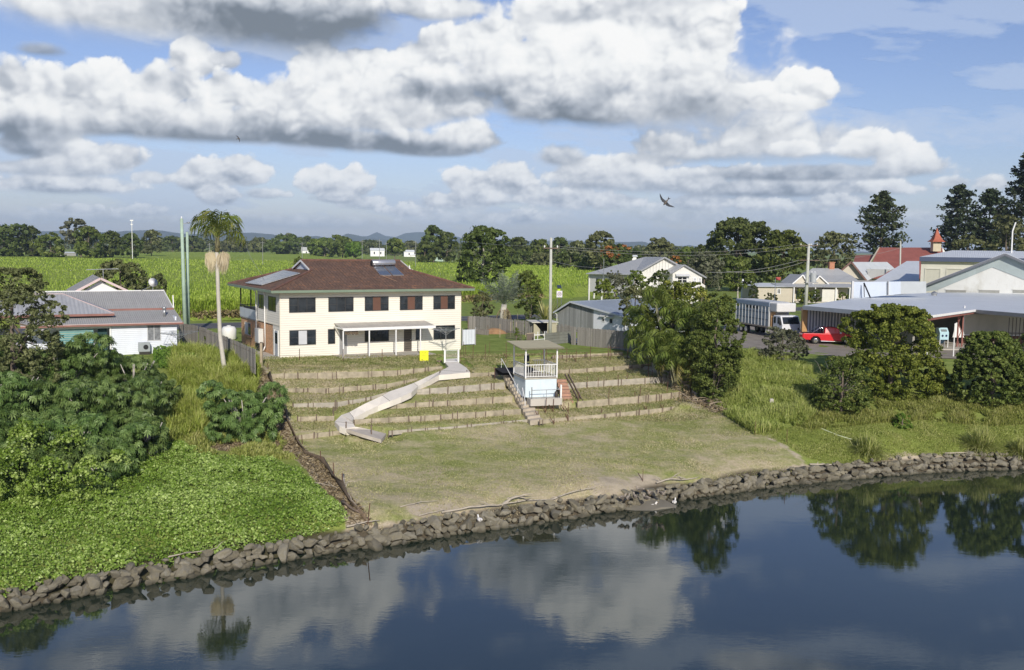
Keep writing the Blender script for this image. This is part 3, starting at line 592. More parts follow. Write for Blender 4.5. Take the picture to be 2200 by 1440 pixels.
# ------------------------------------------------------------------ sugar cane
CANE=leafmat('cane_leaf',(.22,.31,.035),(.36,.47,.06),(.54,.60,.15),.4,.6)
def cane():
    rng=np.random.default_rng(5)
    # front edge of the crop (world), then far limit
    front=[RO+AX*a+NX*s for a,s in((-260,14),(-60,13.5),(0,12.5),(14,12.5),(30,14),(36,34),(55,38),(66,40))]
    back=[(-500,520),(-240,560),(-130,620),(-60,900),(20,640),(90,520),(62,240),(55,175)]
    poly=[(p.x,p.y)for p in front]+[(50,240),(58,470),(36,460),(-39,500),(-95,520),(-150,820),(-335,820),(-211,475),(-700,470),(-700,60)]
    # solid mass below the leaf tops
    xs=axis(-90,60,2.2,-700,100);ys=axis(95,240,2.2,60,900);X,Y=np.meshgrid(xs,ys);x,y=X.ravel(),Y.ravel();d=sdist(x,y,poly)
    zz=ZT+np.clip(d/1.2,0,1)*2.15+np.array([mnoise.noise((a*.25,b*.25,1))for a,b in zip(x,y)])*.25
    n1,n2=len(xs),len(ys);ii=np.arange(n1*n2).reshape(n2,n1);f=np.stack([ii[:-1,:-1],ii[:-1,1:],ii[1:,1:],ii[1:,:-1]],-1).reshape(-1,4);f=f[(d[f]>-1).any(1)]
    m,nt,bs,N,L=_new('cane_mass');bs.inputs['Roughness'].default_value=.9;bs.inputs['Specular IOR Level'].default_value=.1
    c=_mix(nt,_range(nt,_noise(nt,.5,6,.75),.3,.7),(.20,.30,.04),(.36,.45,.08));c=_mix(nt,_range(nt,_noise(nt,.03,4),.45,.7,0,.5),c,(.42,.48,.13));L.new(c,bs.inputs['Base Color']);_bump(nt,_noise(nt,1.2,5,.7),1,.8,bs)
    root=mesh_np('cane_field',np.stack([x,y,zz],1),f,m,smooth=True);tag(root,kind='stuff',label='tall bright green sugar cane crop filling the flat land behind the houses',cat='sugar cane')
    # blades: many near the road, fewer far out
    def pts(n,fn):
        out=[]
        while sum(map(len,out))<n:
            p=fn(n*2);p=p[inpoly(p[:,0],p[:,1],poly)];out.append(p)
        return np.concatenate(out)[:n]
    def near(n):
        a=rng.uniform(-120,70,n);s=11+rng.exponential(14,n);q=np.array([RO.x,RO.y])+np.outer(a,[AX.x,AX.y])+np.outer(s,[NX.x,NX.y]);return q
    def mid(n):r=100+rng.power(1.2,n)*300;t=np.where(rng.random(n)<.35,rng.uniform(-.05,.2,n),rng.uniform(-.62,.32,n));return np.stack([r*t,r],1)
    def edge_(n):
        k=rng.integers(0,len(front)-1,n*1);t=rng.random(n);A=np.array([(p.x,p.y)for p in front]);q=A[k]*(1-t[:,None])+A[k+1]*t[:,None];return q+rng.normal(0,.5,(n,2))+np.array([NX.x,NX.y])*.6
    C=np.concatenate([pts(38000,near),pts(49000,mid),pts(16000,edge_)]);n=len(C);dist=C[:,1]
    w=np.clip(dist/2040*1.5,.12,.5);h=rng.uniform(.5,.95,n)*np.where(np.arange(n)<87000,1,1.6);a=rng.uniform(0,6.28,n);ed=np.arange(n)>=87000
    z0=ZT+np.where(ed,rng.uniform(0,1.6,n),1.95+rng.normal(0,.15,n));lean=rng.uniform(.25,.8,n)*h
    dx,dy=np.cos(a),np.sin(a);V=np.empty((n,4,3))
    b=np.stack([C[:,0],C[:,1],z0],1);mid_=b+np.stack([dx*lean*.35,dy*lean*.35,h*.75],1);tip=b+np.stack([dx*lean,dy*lean,h*rng.uniform(.7,1.05,n)],1);side=np.stack([-dy*w/2,dx*w/2,np.zeros(n)],1)
    V[:,0]=b;V[:,1]=mid_+side;V[:,2]=tip;V[:,3]=mid_-side
    t=rng.normal(.55,.2,n);mesh_np('cane_leaves',V.reshape(-1,3),np.arange(4*n).reshape(-1,4),CANE,{'tint':np.repeat(np.clip(t,0,1),4)},parent=root)
    # dry trash at the foot of the front edge
    C=pts(9000,edge_);n=len(C);Nn=unit(rng.normal(size=(n,3)));C3=np.stack([C[:,0],C[:,1],ZT+rng.uniform(.05,1.1,n)],1)-np.array([NX.x,NX.y,0])*.7
    leaves('cane_trash',C3,Nn,rng.uniform(.4,1.,n),rng.random(n),leafmat('dry_cane',(.10,.075,.04),(.22,.17,.08),(.38,.31,.17),.1),rng,.25,root)
cane()
# ================================================================== buildings
CREAM=mat('cream_weatherboard',(.80,.765,.665),.6,.03,.7,pattern='siding',pitch=.19)
CREAMP=mat('cream_paint',(.78,.72,.58),.6,.04);WHITE=mat('white_paint',(.80,.80,.78),.5,.05,1,dirt=.25,dirtcol=(.5,.48,.43));PVC=mat('white_pipe',(.82,.81,.78),.4,.03)
WBOARD=mat('white_weatherboard',(.74,.78,.84),.6,.05,1,pattern='siding',pitch=.16,dirt=.2,dirtcol=(.5,.5,.48))
TILE=mat('roof_tiles',(.165,.098,.066),.85,.1,1,pattern='tiles');FASC=mat('green_fascia',(.19,.25,.18),.5,.08);BRICK=mat('orange_brick',(.66,.36,.18),.85,.1,1,pattern='brick')
DARKF=mat('dark_window_frame',(.05,.045,.04),.4,.1);GLASS=glassmat('window_glass');CURT=mat('curtain',(.55,.56,.58),.8,.06);BRN=mat('brown_curtain',(.13,.065,.045),.8,.1)
GALV=mat('galvanised_steel',(.42,.43,.43),.35,.12,2,metal=.7);BLACK=mat('black_plastic',(.02,.02,.022),.5,.1);LGREY=mat('light_grey_paint',(.55,.56,.56),.5,.06)
SOLAR=mat('solar_cell',(.035,.05,.085),.12,.1,1,spec=.9);ALU=mat('aluminium',(.68,.69,.70),.3,.04,metal=.8)
RUST=mat('rusty_steel',(.11,.055,.035),.8,.3,6);IRON=mat('grey_iron_roof',(.36,.36,.35),.8,.08,.4,pattern='corr',pitch=.16,dirt=.35,dirtcol=(.26,.25,.24),spec=.2);LIRON=mat('pale_iron_roof',(.46,.50,.54),.4,.06,.4,pattern='corr',pitch=.2)
WOODG=mat('grey_weathered_timber',(.27,.245,.215),.9,.15,1,pattern='planks',pitch=.14);WOODP=mat('pale_timber',(.40,.33,.23),.9,.2,1.5,bump=.3,bscale=12,dirt=.4,dirtcol=(.2,.15,.1));POSTW=mat('old_timber_post',(.16,.12,.09),.95,.3,5,bump=.4,bscale=15)
def window(root,u0,u1,z0,z1,s=0.0,axis='u',panes=3,frame=None,cols=None,sashes=False,proud=.03,parent_name='window',w=.05,side=1):
    """window > frame bars + glass + curtain panels; on the plane s=const (axis u) or u=const (axis s)"""
    def B(mb,a0,a1,c0,c1,b0,b1):
        if axis=='u':mb.box(a0,a1,s-b1*1.0,s-b0,c0,c1)
        else:mb.box(s-b1,s-b0,a0,a1,c0,c1)
    fr=MB();
    B(fr,u0,u1,z0,z0+w,-.02,proud);B(fr,u0,u1,z1-w,z1,-.02,proud);B(fr,u0,u0+w,z0+w,z1-w,-.02,proud);B(fr,u1-w,u1,z0+w,z1-w,-.02,proud)
    for i in range(1,panes):a=u0+(u1-u0)*i/panes;B(fr,a-w*.4,a+w*.4,z0+w,z1-w,-.02,proud*.9)
    if sashes:
        for i in range(panes):
            if i==1 and panes==3:continue
            a=u0+(u1-u0)*i/panes;b=u0+(u1-u0)*(i+1)/panes;B(fr,a+w*.4,b-w*.4,(z0+z1)/2-w*.3,(z0+z1)/2+w*.3,-.02,proud*.8)
    f=fr.build(parent_name,frame or DARKF,root)
    for i in range(panes):
        a=u0+(u1-u0)*i/panes+w*.4;b=u0+(u1-u0)*(i+1)/panes-w*.4;c=(cols or[None]*panes)[i]
        g=MB();B(g,a,b,z0+w*.9,z1-w*.9,-.015,.008);g.build('pane',GLASS if c is None else c,f)
    return f
# ------------------------------------------------------------------ the big cream house
HX,HY,HA=-18.9924,77.4321,29.716
HF=Frame(HX,HY,ZT,HA)
def main_house():
    F_=HF;rt=F_.root('two_storey_house','big two storey cream weatherboard house with brown tiled roof above the terraced bank','house')
    Wd,Dp,EZ=16.5,13.0,5.42
    # front, right, back upper walls (butted), brick lower walls
    mb=MB();mb.box(0,Wd,0,.2,0,EZ);mb.box(Wd-.2,Wd,.2,3.0,0,EZ);mb.box(Wd-.2,Wd,3.0,Dp,2.66,EZ);mb.box(0,.2,.2,7.0,2.66,EZ);mb.box(.2,4.0,6.8,7.0,2.66,EZ);mb.box(3.8,4.0,7.0,Dp,2.66,EZ);mb.box(4.0,Wd-.2,Dp-.2,Dp,2.66,EZ);mb.box(.02,.2,.2,2.2,0,2.64)
    mb.build('weatherboard_wall',CREAM,rt)
    mb=MB();mb.box(.05,.25,2.2,Dp,0,2.5);mb.box(.25,Wd-.05,Dp-.2,Dp,0,2.5);mb.box(Wd-.25,Wd-.05,3.0,Dp-.2,0,2.64);mb.build('brick_wall',BRICK,rt)
    mb=MB();mb.box(-.03,.03,-.03,.0,0,EZ);mb.build('corner_trim',CREAMP,rt);mb=MB();mb.box(Wd-.03,Wd+.03,-.03,0,0,EZ);mb.build('corner_trim',CREAMP,rt);mb=MB();mb.box(-.02,-.0,0,7.0,2.60,2.68);mb.build('floor_trim',CREAMP,rt)
    # soffit, roof: hip skirt and gablet top
    O=.9;e0=EZ+.14;sl=.315;K=4.9;zi=e0+sl*K;u0,u1,s0,s1=-O,Wd+O,-O,Dp+O;iu0,iu1,is0,is1=u0+K,u1-K+.6,s0+K,s1-K;sm=(s0+s1)/2;zr=e0+sl*(sm-s0)
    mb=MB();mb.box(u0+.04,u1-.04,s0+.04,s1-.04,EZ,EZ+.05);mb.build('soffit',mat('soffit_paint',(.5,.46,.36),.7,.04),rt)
    mb=MB();T=.07;A=[(u0,s0,e0),(u1,s0,e0),(u1,s1,e0),(u0,s1,e0)];B=[(iu0,is0,zi),(iu1,is0,zi),(iu1,is1,zi),(iu0,is1,zi)]
    for i in range(4):j=(i+1)%4;mb.quad(A[i],A[j],B[j],B[i])
    g0,g1=iu0-.25,iu1+.25
    mb.slab([(g0,is0-.02,zi),(g1,is0-.02,zi),(g1,sm,zr),(g0,sm,zr)],T);mb.slab([(g1,is1+.02,zi),(g0,is1+.02,zi),(g0,sm,zr),(g1,sm,zr)],T)
    rf=mb.build('roof',TILE,rt)
    mb=MB();cap=lambda a,b:mb.tube([Vector(a)+Vector((0,0,.03)),Vector(b)+Vector((0,0,.03))],.1,8)
    for i in range(4):cap(A[i],B[i])
    cap((g0,sm,zr),(g1,sm,zr));mb.build('ridge_cap',mat('ridge_tiles',(.15,.08,.06),.85,.3,3),rf)
    for uu,nm in((iu0-.02,1),(iu1+.02,0)):
        mb=MB();mb.slab([(uu,is0+.1,zi),(uu,is1-.1,zi),(uu,sm,zr-.08)],.05,(1 if nm else-1,0,0));mb.build('gable_vent',mat('gable_white',(.62,.66,.72),.6,.06,pattern='siding',pitch=.12),rf)
        mb=MB();d=-.04 if nm else.04
        for sg,sa in((is0,1),(is1,-1)):mb.bar((uu+d*6,sg+.02*sa,zi+.02),(uu+d*6,sm,zr-.02),.05,.16)
        mb.build('barge_board',WHITE,rf)
    mb=MB()
    for a,b in((0,1),(1,2),(2,3),(3,0)):
        p,q=Vector(A[a]),Vector(A[b]);mb.bar(p-Vector((0,0,.08)),q-Vector((0,0,.08)),.12,.2)
    mb.build('gutter',FASC,rt)
    # windows, upper row
    fu=[(593,817),(925,1137),(1232,1433),(1528,1720),(1811,1993)]
    for i,(a,b)in enumerate(fu):
        a,b=F_.u(470+a/3.929,0,4.3),F_.u(470+b/3.929,0,4.3);window(rt,a,b,3.70,4.93,0,panes=3,cols=[None,BRN if i>1 else None,None],sashes=True)
    a,b=F_.u(470+596/3.929,0,1.6),F_.u(470+820/3.929,0,1.6);window(rt,a,b,1.0,2.25,0,cols=[None,CURT,None],sashes=True)
    a,b=F_.u(470+921/3.929,0,1.6),F_.u(470+982/3.929,0,1.6);window(rt,a,b,1.0,2.25,0,panes=1)
    a,b=F_.u(470+1232/3.929,0,1.6),F_.u(470+1435/3.929,0,1.6);window(rt,a,b,1.05,2.2,0,sashes=False)
    a,b=F_.u(470+1663/3.929,0,1.6),F_.u(470+1713/3.929,0,1.6);window(rt,a,b,1.05,2.2,0,panes=1)
    a,b=F_.u(470+1812/3.929,0,1.6),F_.u(470+1993/3.929,0,1.6);window(rt,a,b,1.0,2.25,0,sashes=True)
    SC2=mat('security_door',(.12,.10,.08),.6,.2)
    for i,(a,b)in enumerate(((1017,1080),(1568,1622))):
        a,b=F_.u(470+a/3.929,0,1),F_.u(470+b/3.929,0,1);mb=MB();mb.box(a,b,-.045,-.005,.1,2.18);d=mb.build('door',mat('pale_door',(.30,.30,.29),.6,.1)if i==0 else SC2,rt)
        mb=MB();mb.box(a-.05,a,-.05,-.002,.1,2.23);mb.box(b,b+.05,-.05,-.002,.1,2.23);mb.box(a,b,-.05,-.002,2.18,2.23)
        if i:
            for k in range(9):mb.box(a+.04,b-.04,-.06,-.046,.3+k*.2,.35+k*.2)
        mb.build('door_frame',DARKF if i else WHITE,d);mb=MB();mb.ball((b-.08,-.09,1.1),.035,6);mb.build('handle',ALU,d)
    # left wall openings
    for p0,p1 in((555.7,568),(576.5,593)):
        a,b=F_.s_(p1,0,4.3),F_.s_(p0,0,4.3);window(rt,min(a,b),max(a,b),3.72,4.95,0,'u' if 0 else 's',panes=2)
    a,b=F_.s_(539,0,1.6),F_.s_(525,0,1.6);window(rt,a,b,1.0,2.15,.05,'s',panes=2,frame=CREAMP,cols=[None,CURT])
    mb=MB();mb.box(-.08,.05,a-.15,b+.15,.82,.93);mb.box(-.03,.05,a-.14,a-.02,.93,2.25);mb.build('window_sill',BRICK,rt)
    mb=MB();mb.box(-.04,0,.55,1.5,.08,2.15);d=mb.build('door',mat('side_door',(.42,.46,.5),.5,.05),rt);mb=MB();mb.box(-.05,-.03,.7,1.35,1.1,2.0);mb.build('pane',GLASS,d);mb=MB();mb.box(-.06,0,.47,.55,.08,2.22);mb.box(-.06,0,1.5,1.58,.08,2.22);mb.build('door_frame',WHITE,d)
    # balcony at the back left corner
    mb=MB();mb.box(-.05,3.8,7.0,Dp,2.5,2.66);bal=mb.build('balcony',mat('balcony_floor',(.45,.42,.36),.8,.1),rt)
    mb=MB();mb.box(-.08,-.05,7.0,Dp,2.6,3.45);mb.box(-.05,3.8,Dp,Dp+.03,2.6,3.45);mb.build('balcony_panel',mat('balcony_sheet',(.58,.62,.68),.35,.12,1.2,dirt=.5,dirtcol=(.3,.33,.36)),bal)
    mb=MB();mb.box(-.1,-.02,7.0,Dp,3.62,3.68);mb.box(-.02,3.8,Dp-.02,Dp+.05,3.62,3.68)
    for k in range(26):mb.box(-.075,-.045,7.1+k*.235,7.13+k*.235,3.45,3.62)
    for k in range(14):mb.box(.1+k*.26,.13+k*.26,Dp,Dp+.03,2.66,3.62)
    mb.build('railing',BLACK,bal)
    for ss in(9.2,Dp-.1):
        mb=MB();mb.box(-.05,.05,ss-.05,ss+.05,2.66,EZ);mb.build('balcony_post',DARKF,bal)
    # pipes and boxes on the left wall
    for ss,zb in((7.0,0.1),(4.2,.5)):
        mb=MB();mb.tube([(-.5,ss,EZ+.0),(-.12,ss,EZ-.3),(-.12,ss,2.8),(-.1,ss,zb)],.055,8);mb.build('downpipe',PVC,rt,smooth=True)
    mb=MB();mb.tube([(-.12,4.2,.55),(-.2,4.4,.2),(-.25,5.0,.18)],.055,8);mb.build('downpipe',PVC,rt,smooth=True)
    mb=MB();mb.box(-.45,-.02,5.0,6.3,.75,2.0);b=mb.build('meter_box',mat('meter_box',(.62,.62,.58),.5,.06),rt,bevel=.03);mb=MB();mb.box(-.47,-.45,5.1,6.2,.85,1.9);mb.build('panel_door',LGREY,b);mb=MB();mb.box(-.5,-.05,4.9,6.0,.3,.7);mb.build('bracket',BLACK,b)
    # vent pipes on the roof, TV antenna remains
    for u,s_ in((Wd-3.2,4.2),(Wd-1.9,6.5)):
        zz=e0+sl*min(s_-s0,u1-u);mb=MB();mb.tube([(u,s_,zz-.1),(u,s_,zz+.65)],.06,8);mb.build('vent_pipe',PVC,rf)
    # solar panels on the left hip
    n=Vector((-sl,0,1)).normalized();pt=(u0,0,e0+.12)
    q=[F_.hit(470+x/3.929,520+y/3.929,pt,n)for x,y in((220,345),(360,362),(685,262),(545,238))]
    f=MB();f.slab([q[0],q[1],q[2],q[3]]if(q[1]-q[0]).cross(q[2]-q[1]).z>0 else q[::-1],.05);pf=f.build('solar_panel',ALU,rf)
    L_=lambda a,b,t:a+(b-a)*t
    for i in range(6):
        for j in range(2):
            def pp(s,t):return L_(L_(q[0],q[1],t),L_(q[3],q[2],t),s)+n*.006
            a,b,c,d=pp(i/6+.012,j/2+.02),pp(i/6+.012,(j+1)/2-.02),pp((i+1)/6-.012,(j+1)/2-.02),pp((i+1)/6-.012,j/2+.02)
            m2=MB();m2.quad(a,b,c,d);m2.build('solar_cell',SOLAR,pf)
    # solar water heater on the front slope
    n=Vector((0,-sl,1)).normalized();pt=(0,s0,e0+.1)
    q=[F_.hit(470+x/3.929,520+y/3.929,pt,n)for x,y in((1305,207),(1365,280),(1562,278),(1482,205))]
    mb=MB();fr=None
    for a,b in((0,.47),(.53,1)):
        A_,B_,C_,D_=L_(q[0],q[3],a),L_(q[1],q[2],a),L_(q[1],q[2],b),L_(q[0],q[3],b);m1=MB();m1.slab([A_,B_,C_,D_]if(B_-A_).cross(C_-B_).z>0 else[D_,C_,B_,A_],.08);cf=m1.build('solar_collector',ALU,rf)
        ce=(A_+B_+C_+D_)/4;m1=MB();m1.quad(*[ce+(k-ce)*.93+n*.008 for k in(A_,B_,C_,D_)]);m1.build('collector_glass',mat('collector_glass',(.10,.12,.15),.1,.15,spec=.9),cf)
    a,b=q[0]+n*.35+Vector((-.1,.25,0)),q[3]+n*.35+Vector((.1,.25,0));mb=MB();dr=(b-a).normalized();mb.tube([a,a+dr*.06,b-dr*.06,b],[.2,.27,.27,.2],16);tk=mb.build('water_tank',mat('tank_steel',(.5,.51,.53),.25,.05,metal=.6),rf,smooth=True)
    mb=MB();mb.tube([a-dr*.06,a],[.2,.24],14);mb.build('tank_cap',BLACK,tk)
    mb=MB();mb.tube([q[1]+n*.02,q[1]+Vector((.9,-1.6,-.5))],.02,5);mb.build('pipe',mat('copper_pipe',(.4,.25,.15),.5,.1),tk)
    # patio cover
    a,b=F_.u(470+985/3.929,-.1,2.5),F_.u(470+1700/3.929,-.1,2.5);z0=2.75;fz=2.42;PD_=2.3
    mb=MB();mb.slab([(a-.1,-PD_,fz+.05),(b+.45,-PD_,fz+.05),(b+.45,-.02,z0),(a-.1,-.02,z0)],.03);aw=mb.build('patio_roof',mat('patio_sheet',(.50,.47,.42),.6,.12,1.5,pattern='corr',pitch=.15,dirt=.4),rt)
    mb=MB();mb.box(a-.12,b+.47,-PD_-.05,-PD_,fz-.16,fz+.07);mb.box(a-.14,a-.1,-PD_,-.02,fz-.05,fz+.08);mb.build('patio_beam',WHITE,aw)
    for k in range(6):u=a+(b+.4-a)*k/5;m1=MB();m1.bar((u,-PD_+.02,fz-.02),(u,-.02,z0-.09),.05,.1);m1.build('rafter',WHITE,aw)
    for x in(1050,1270,1495,1702):
        u=F_.u(470+x/3.929,-PD_+.06,1.2);m1=MB();m1.box(u-.045,u+.045,-PD_+.01,-PD_+.1,.06,fz-.15);m1.build('patio_post',WHITE,aw)
    mb=MB();mb.slab([(a-.3,-PD_-.5,.06),(b+.3,-PD_-.5,.06),(b+.3,0,.07),(a-.3,0,.07)],.12);mb.build('patio_slab',CONC,rt)
    mb=MB();rr=random.Random(4)
    for k in range(9):u=a+.1+k*.13;mb.box(u,u+.12,-PD_+.1+rr.random()*.1,-PD_+.13+rr.random()*.1,fz-.4-rr.random()*.15,fz-.16)
    mb.build('hanging_plants',mat('dry_fern',(.12,.09,.06),.9,.3,4),aw)
    mb=MB();mb.slab([(-1.4,-.5,.045),(0,-.5,.045),(0,7,.045),(-1.4,7,.045)],.06);mb.build('side_path',CONC,rt)
    return rt
main_house()
# white side gate and wing wall on the right of the house
def side_gate():
    F_=HF;u0=F_.u(992,3,1);u1=F_.u(1016,3,1)+.2;rt=thing('gate','white sheet metal side gate beside the right corner of the cream house','gate',F_.w(u0,3.0),R(HA))
    mb=MB();mb.box(.1,u1-u0,-.02,.02,.1,1.5);mb.build('gate_panel',mat('white_sheet',(.66,.70,.76),.4,.06,pattern='corr',pitch=.3),rt)
    mb=MB();mb.box(0,.1,-.05,.05,0,1.6);mb.build('gate_post',mat('grey_post',(.3,.3,.3),.8,.15),rt);mb=MB();mb.box(u1-u0,u1-u0+.1,-.05,.05,0,1.7);mb.build('gate_post',mat('grey_post',(.3,.3,.3),.8,.15),rt)
side_gate()
# ------------------------------------------------------------------ white cottage on the left
def cottage():
    F_=frame_at(381,758,ZT,HA-1);rt=F_.root('cottage','small white weatherboard cottage with grey iron roof and red trim at the left','house')
    RED=mat('red_trim',(.26,.125,.10),.6,.15);PINK=mat('pink_trim',(.60,.48,.46),.6,.1)
    uL=F_.u(60,0,1);uP=F_.u(240,0,1);H=F_.z(693,0,0)
    mb=MB();mb.box(uP,0,0,.12,0,H);mb.box(-.12,0,.12,7,0,H+.5);mb.box(uL,uP,2.2,2.32,0,H);mb.box(uP,uP+.12,.12,2.2,0,H);mb.box(uL,-.12,6.9,7.0,0,H+.6);mb.build('weatherboard_wall',WBOARD,rt)
    a,b=F_.u(316,0,1.5),F_.u(346,0,1.5);z0,z1=F_.z(733,a,0),F_.z(698,a,0);window(rt,a,b,z0,z1,0,panes=2,frame=LGREY,cols=[mat('lace',(.20,.21,.22),.8,.4,4)]*2,w=.07)
    # skillion roof in front
    zf=H+.05;S1=3.2;zb=F_.z(665,F_.u(330,S1,3),S1);uR=F_.u(394,-.45,zf);uS=F_.u(262,-.45,zf)
    mb=MB();mb.slab([(uL-.5,-.45,zf),(uR,-.45,zf),(uR-.15,S1,zb),(uL-.5,S1,zb)],.04);r1=mb.build('skillion_roof',IRON,rt)
    mb=MB();mb.box(uL-.5,uR,-.52,-.45,zf-.17,zf+.02);mb.build('gutter',RED,r1);mb=MB();mb.box(uL-.5,uR-.1,-.53,-.515,zf-.02,zf+.03);mb.build('gutter_lip',PINK,r1)
    # main roof
    zE=zb+.10;zR=F_.z(625,F_.u(330,7,4),7.0);uMR=F_.u(372,S1,zE)
    ul=uL-3.2
    mb=MB();mb.slab([(ul,S1-.1,zE),(uMR,S1-.1,zE),(uMR-.2,7,zR),(ul,7,zR)],.04);mb.slab([(uMR,11,zE),(ul,11,zE),(ul,7,zR),(uMR-.2,7,zR)],.04);r2=mb.build('roof',IRON,rt)
    mb=MB();mb.box(ul,uMR,S1-.17,S1-.1,zE-.14,zE+.02);mb.build('gutter',RED,r2)
    mb=MB();mb.slab([(uMR-.1,S1+.2,zE-.5),(uMR-.1,10.8,zE-.5),(uMR-.15,10.8,zE),(uMR-.2,7,zR-.08),(uMR-.15,S1+.2,zE)],.05,(1,0,0));mb.box(uMR-3,uMR-.15,S1+.1,S1+.2,2,zE);mb.build('end_gable',WBOARD,rt)
    mb=MB();mb.tube([(ul,7,zR+.03),(uMR-.2,7,zR+.03)],.05,6);mb.bar((uMR-.02,S1-.1,zE+.03),(uMR-.2,7,zR+.03),.05,.12);mb.build('flashing',WHITE,r2)
    # left lower hip wing coming forward
    zq=zE-.25;uA=F_.u(245,1.2,zq);zt2=F_.z(632,F_.u(165,4.2,4),4.6)
    mb=MB();mb.slab([(ul,1.0,zq),(uA,1.0,zq),(uA-3.6,4.8,zt2),(ul,4.8,zt2)],.04);mb.slab([(uA,1.0,zq),(uA,5.2,zq+.3),(uA-3.6,4.8,zt2)],.04);r3=mb.build('wing_roof',mat('ribbed_iron_roof',(.40,.41,.42),.45,.06,.5,pattern='corr',pitch=.3,dirt=.3),rt)
    mb=MB();mb.bar((uA,1.0,zq+.03),(uA-3.6,4.8,zt2+.03),.1,.05);mb.bar((ul,4.8,zt2+.03),(uA-3.6,4.8,zt2+.03),.1,.05);mb.build('flashing',PINK,r3);mb=MB();mb.box(ul,uA,.93,1.0,zq-.16,zq+.02);mb.build('gutter',RED,r3)
    # back gable
    SG=7.3;gl,gr=F_.u(155,SG,4.4),F_.u(284,SG,4.4);gz0=F_.z(631,gl,SG);gz1=F_.z(600,(gl+gr)/2,SG)+.05;gm=F_.u(216,SG,gz1);SB=SG+7
    mb=MB();mb.slab([(gl,SG,gz0),(gm,SG,gz1),(gm,SB,gz1+.1),(gl,SB,gz0)][::-1],.05);mb.slab([(gr,SG,gz0),(gm,SG,gz1),(gm,SB,gz1+.1),(gr,SB,gz0)],.05);r4=mb.build('gable_roof',IRON,rt)
    mb=MB();mb.slab([(gl+.7,SG+.55,gz0-.9),(gr-.7,SG+.55,gz0-.9),(gr-.9,SG+.55,gz0+.15),(gm,SG+.55,gz1-.22),(gl+.9,SG+.55,gz0+.15)],.08,(0,-1,0));mb.build('gable_wall',WHITE,r4)
    mb=MB();mb.bar((gl,SG-.02,gz0),(gm,SG-.02,gz1),.05,.2);mb.bar((gr,SG-.02,gz0),(gm,SG-.02,gz1),.05,.2);mb.build('barge_board',PINK,r4)
    # aerial, dish, flue
    am=F_.u(222,SG+1,6);az_=gz1-.1;top=F_.z(579,am,SG+1);mb=MB();mb.tube([(am,SG+1,az_-.3),(am,SG+1,top)],.03,6);mb.bar((am-1.4,SG+.7,top-.02),(am+1.3,SG+1.3,top+.05),.05);
    for k in range(7):t=-1.2+k*.4;mb.bar((am+t-.12,SG+1+t*.2+.35,top+.02),(am+t+.12,SG+1+t*.2-.35,top+.02),.02)
    mb.build('tv_aerial',ALU,rt)
    du=F_.u(328,7,zR+.7);mb=MB();mb.tube([(du,7,zR-.1),(du,7,zR+.5)],.04,6);mb.tube([(du,7,zR+.5),(du-1,6.9,zR+.05)],.02,5);mb.build('dish_mast',GALV,rt);mb=MB();mb.lathe([(.04,-.06),(.3,-.02),(.42,.06)],16);d=mb.build('satellite_dish',WHITE,rt,smooth=True);d.location=(du,6.9,zR+.75);d.rotation_euler=(R(70),0,R(15))
    fu_=F_.u(353,1.2,3.3);zz=zf+(zb-zf)*(1.65/3.65);mb=MB();mb.tube([(fu_,1.2,zz-.1),(fu_,1.2,zz+.7)],.11,10);mb.tube([(fu_,1.2,zz+.62),(fu_,1.2,zz+.82)],.17,10);mb.build('flue',GALV,rt,smooth=True)
    du=F_.u(370,3,3.6);mb=MB();mb.bar((uMR+.03,S1+.0,zb+.06),(uMR+.03,S1+.2,zE+1.1),.08);mb.build('vent_pipe',PVC,rt)
    # porch: blind, post, floor clutter
    a,b=F_.u(128,.1,1.5),F_.u(201,.1,1.5);nx=26;nz=14;V=[];rr=random.Random(3)
    for i in range(nx+1):
        for j in range(nz+1):u=a+(b-a)*i/nx;z=H-.35-(H-1.05)*j/nz*(1-.06*math.sin(i*.5));V.append((u,.1+math.sin(i*.9+j*.2)*.05*j/nz,z))
    m,nt,bs,N,L=_new('striped_blind');sp=N.new('ShaderNodeSeparateXYZ');L.new(N.new('ShaderNodeTexCoord').outputs['Object'],sp.inputs[0]);t=_math(nt,'FRACT',_math(nt,'DIVIDE',_math(nt,'ADD',sp.outputs[2],_math(nt,'MULTIPLY',sp.outputs[0],.015)),.34))
    cr=N.new('ShaderNodeValToRGB');cr.color_ramp.interpolation='CONSTANT';L.new(t,cr.inputs[0]);E=cr.color_ramp.elements;E[0].color=(.16,.34,.33,1);E[1].position=.5;E[1].color=(.08,.22,.24,1)
    for p_,c in((.2,(.42,.40,.26,1)),(.3,(.20,.40,.38,1)),(.72,(.45,.5,.42,1)),(.8,(.14,.32,.33,1))):e=E.new(p_);e.color=c
    L.new(cr.outputs[0],bs.inputs['Base Color']);bs.inputs['Roughness'].default_value=.9
    o=mesh_np('porch_blind',V,[(i*(nz+1)+j,(i+1)*(nz+1)+j,(i+1)*(nz+1)+j+1,i*(nz+1)+j+1)for i in range(nx)for j in range(nz)],m,smooth=True,parent=rt)
    mb=MB();mb.box(uP-.14,uP-.02,-.05,.07,0,H-.1);mb.box(uL,uP-.14,-.04,.06,H-.32,H-.1);mb.build('porch_post',WHITE,rt)
    mb=MB();mb.box(uL,uP,0,2.2,-.2,.08);mb.build('porch_floor',mat('porch_boards',(.14,.13,.12),.9,.2),rt)
    mb=MB();mb.slab([(uP-1.0,.5,.1),(uP-.3,.5,.1),(uP-.3,.5,H-.4),(uP-1.0,.5,H-.4)],.04,(0,1,0));mb.build('porch_screen',mat('dark_green_cloth',(.03,.07,.07),.9,.2),rt)
    # loose things standing at the cottage
    p=F_.w(F_.u(310,-.5,.5),-.5,.0);ac=thing('air_conditioner','grey air conditioner unit standing against the white cottage wall below its window','air conditioner',p,F_.a)
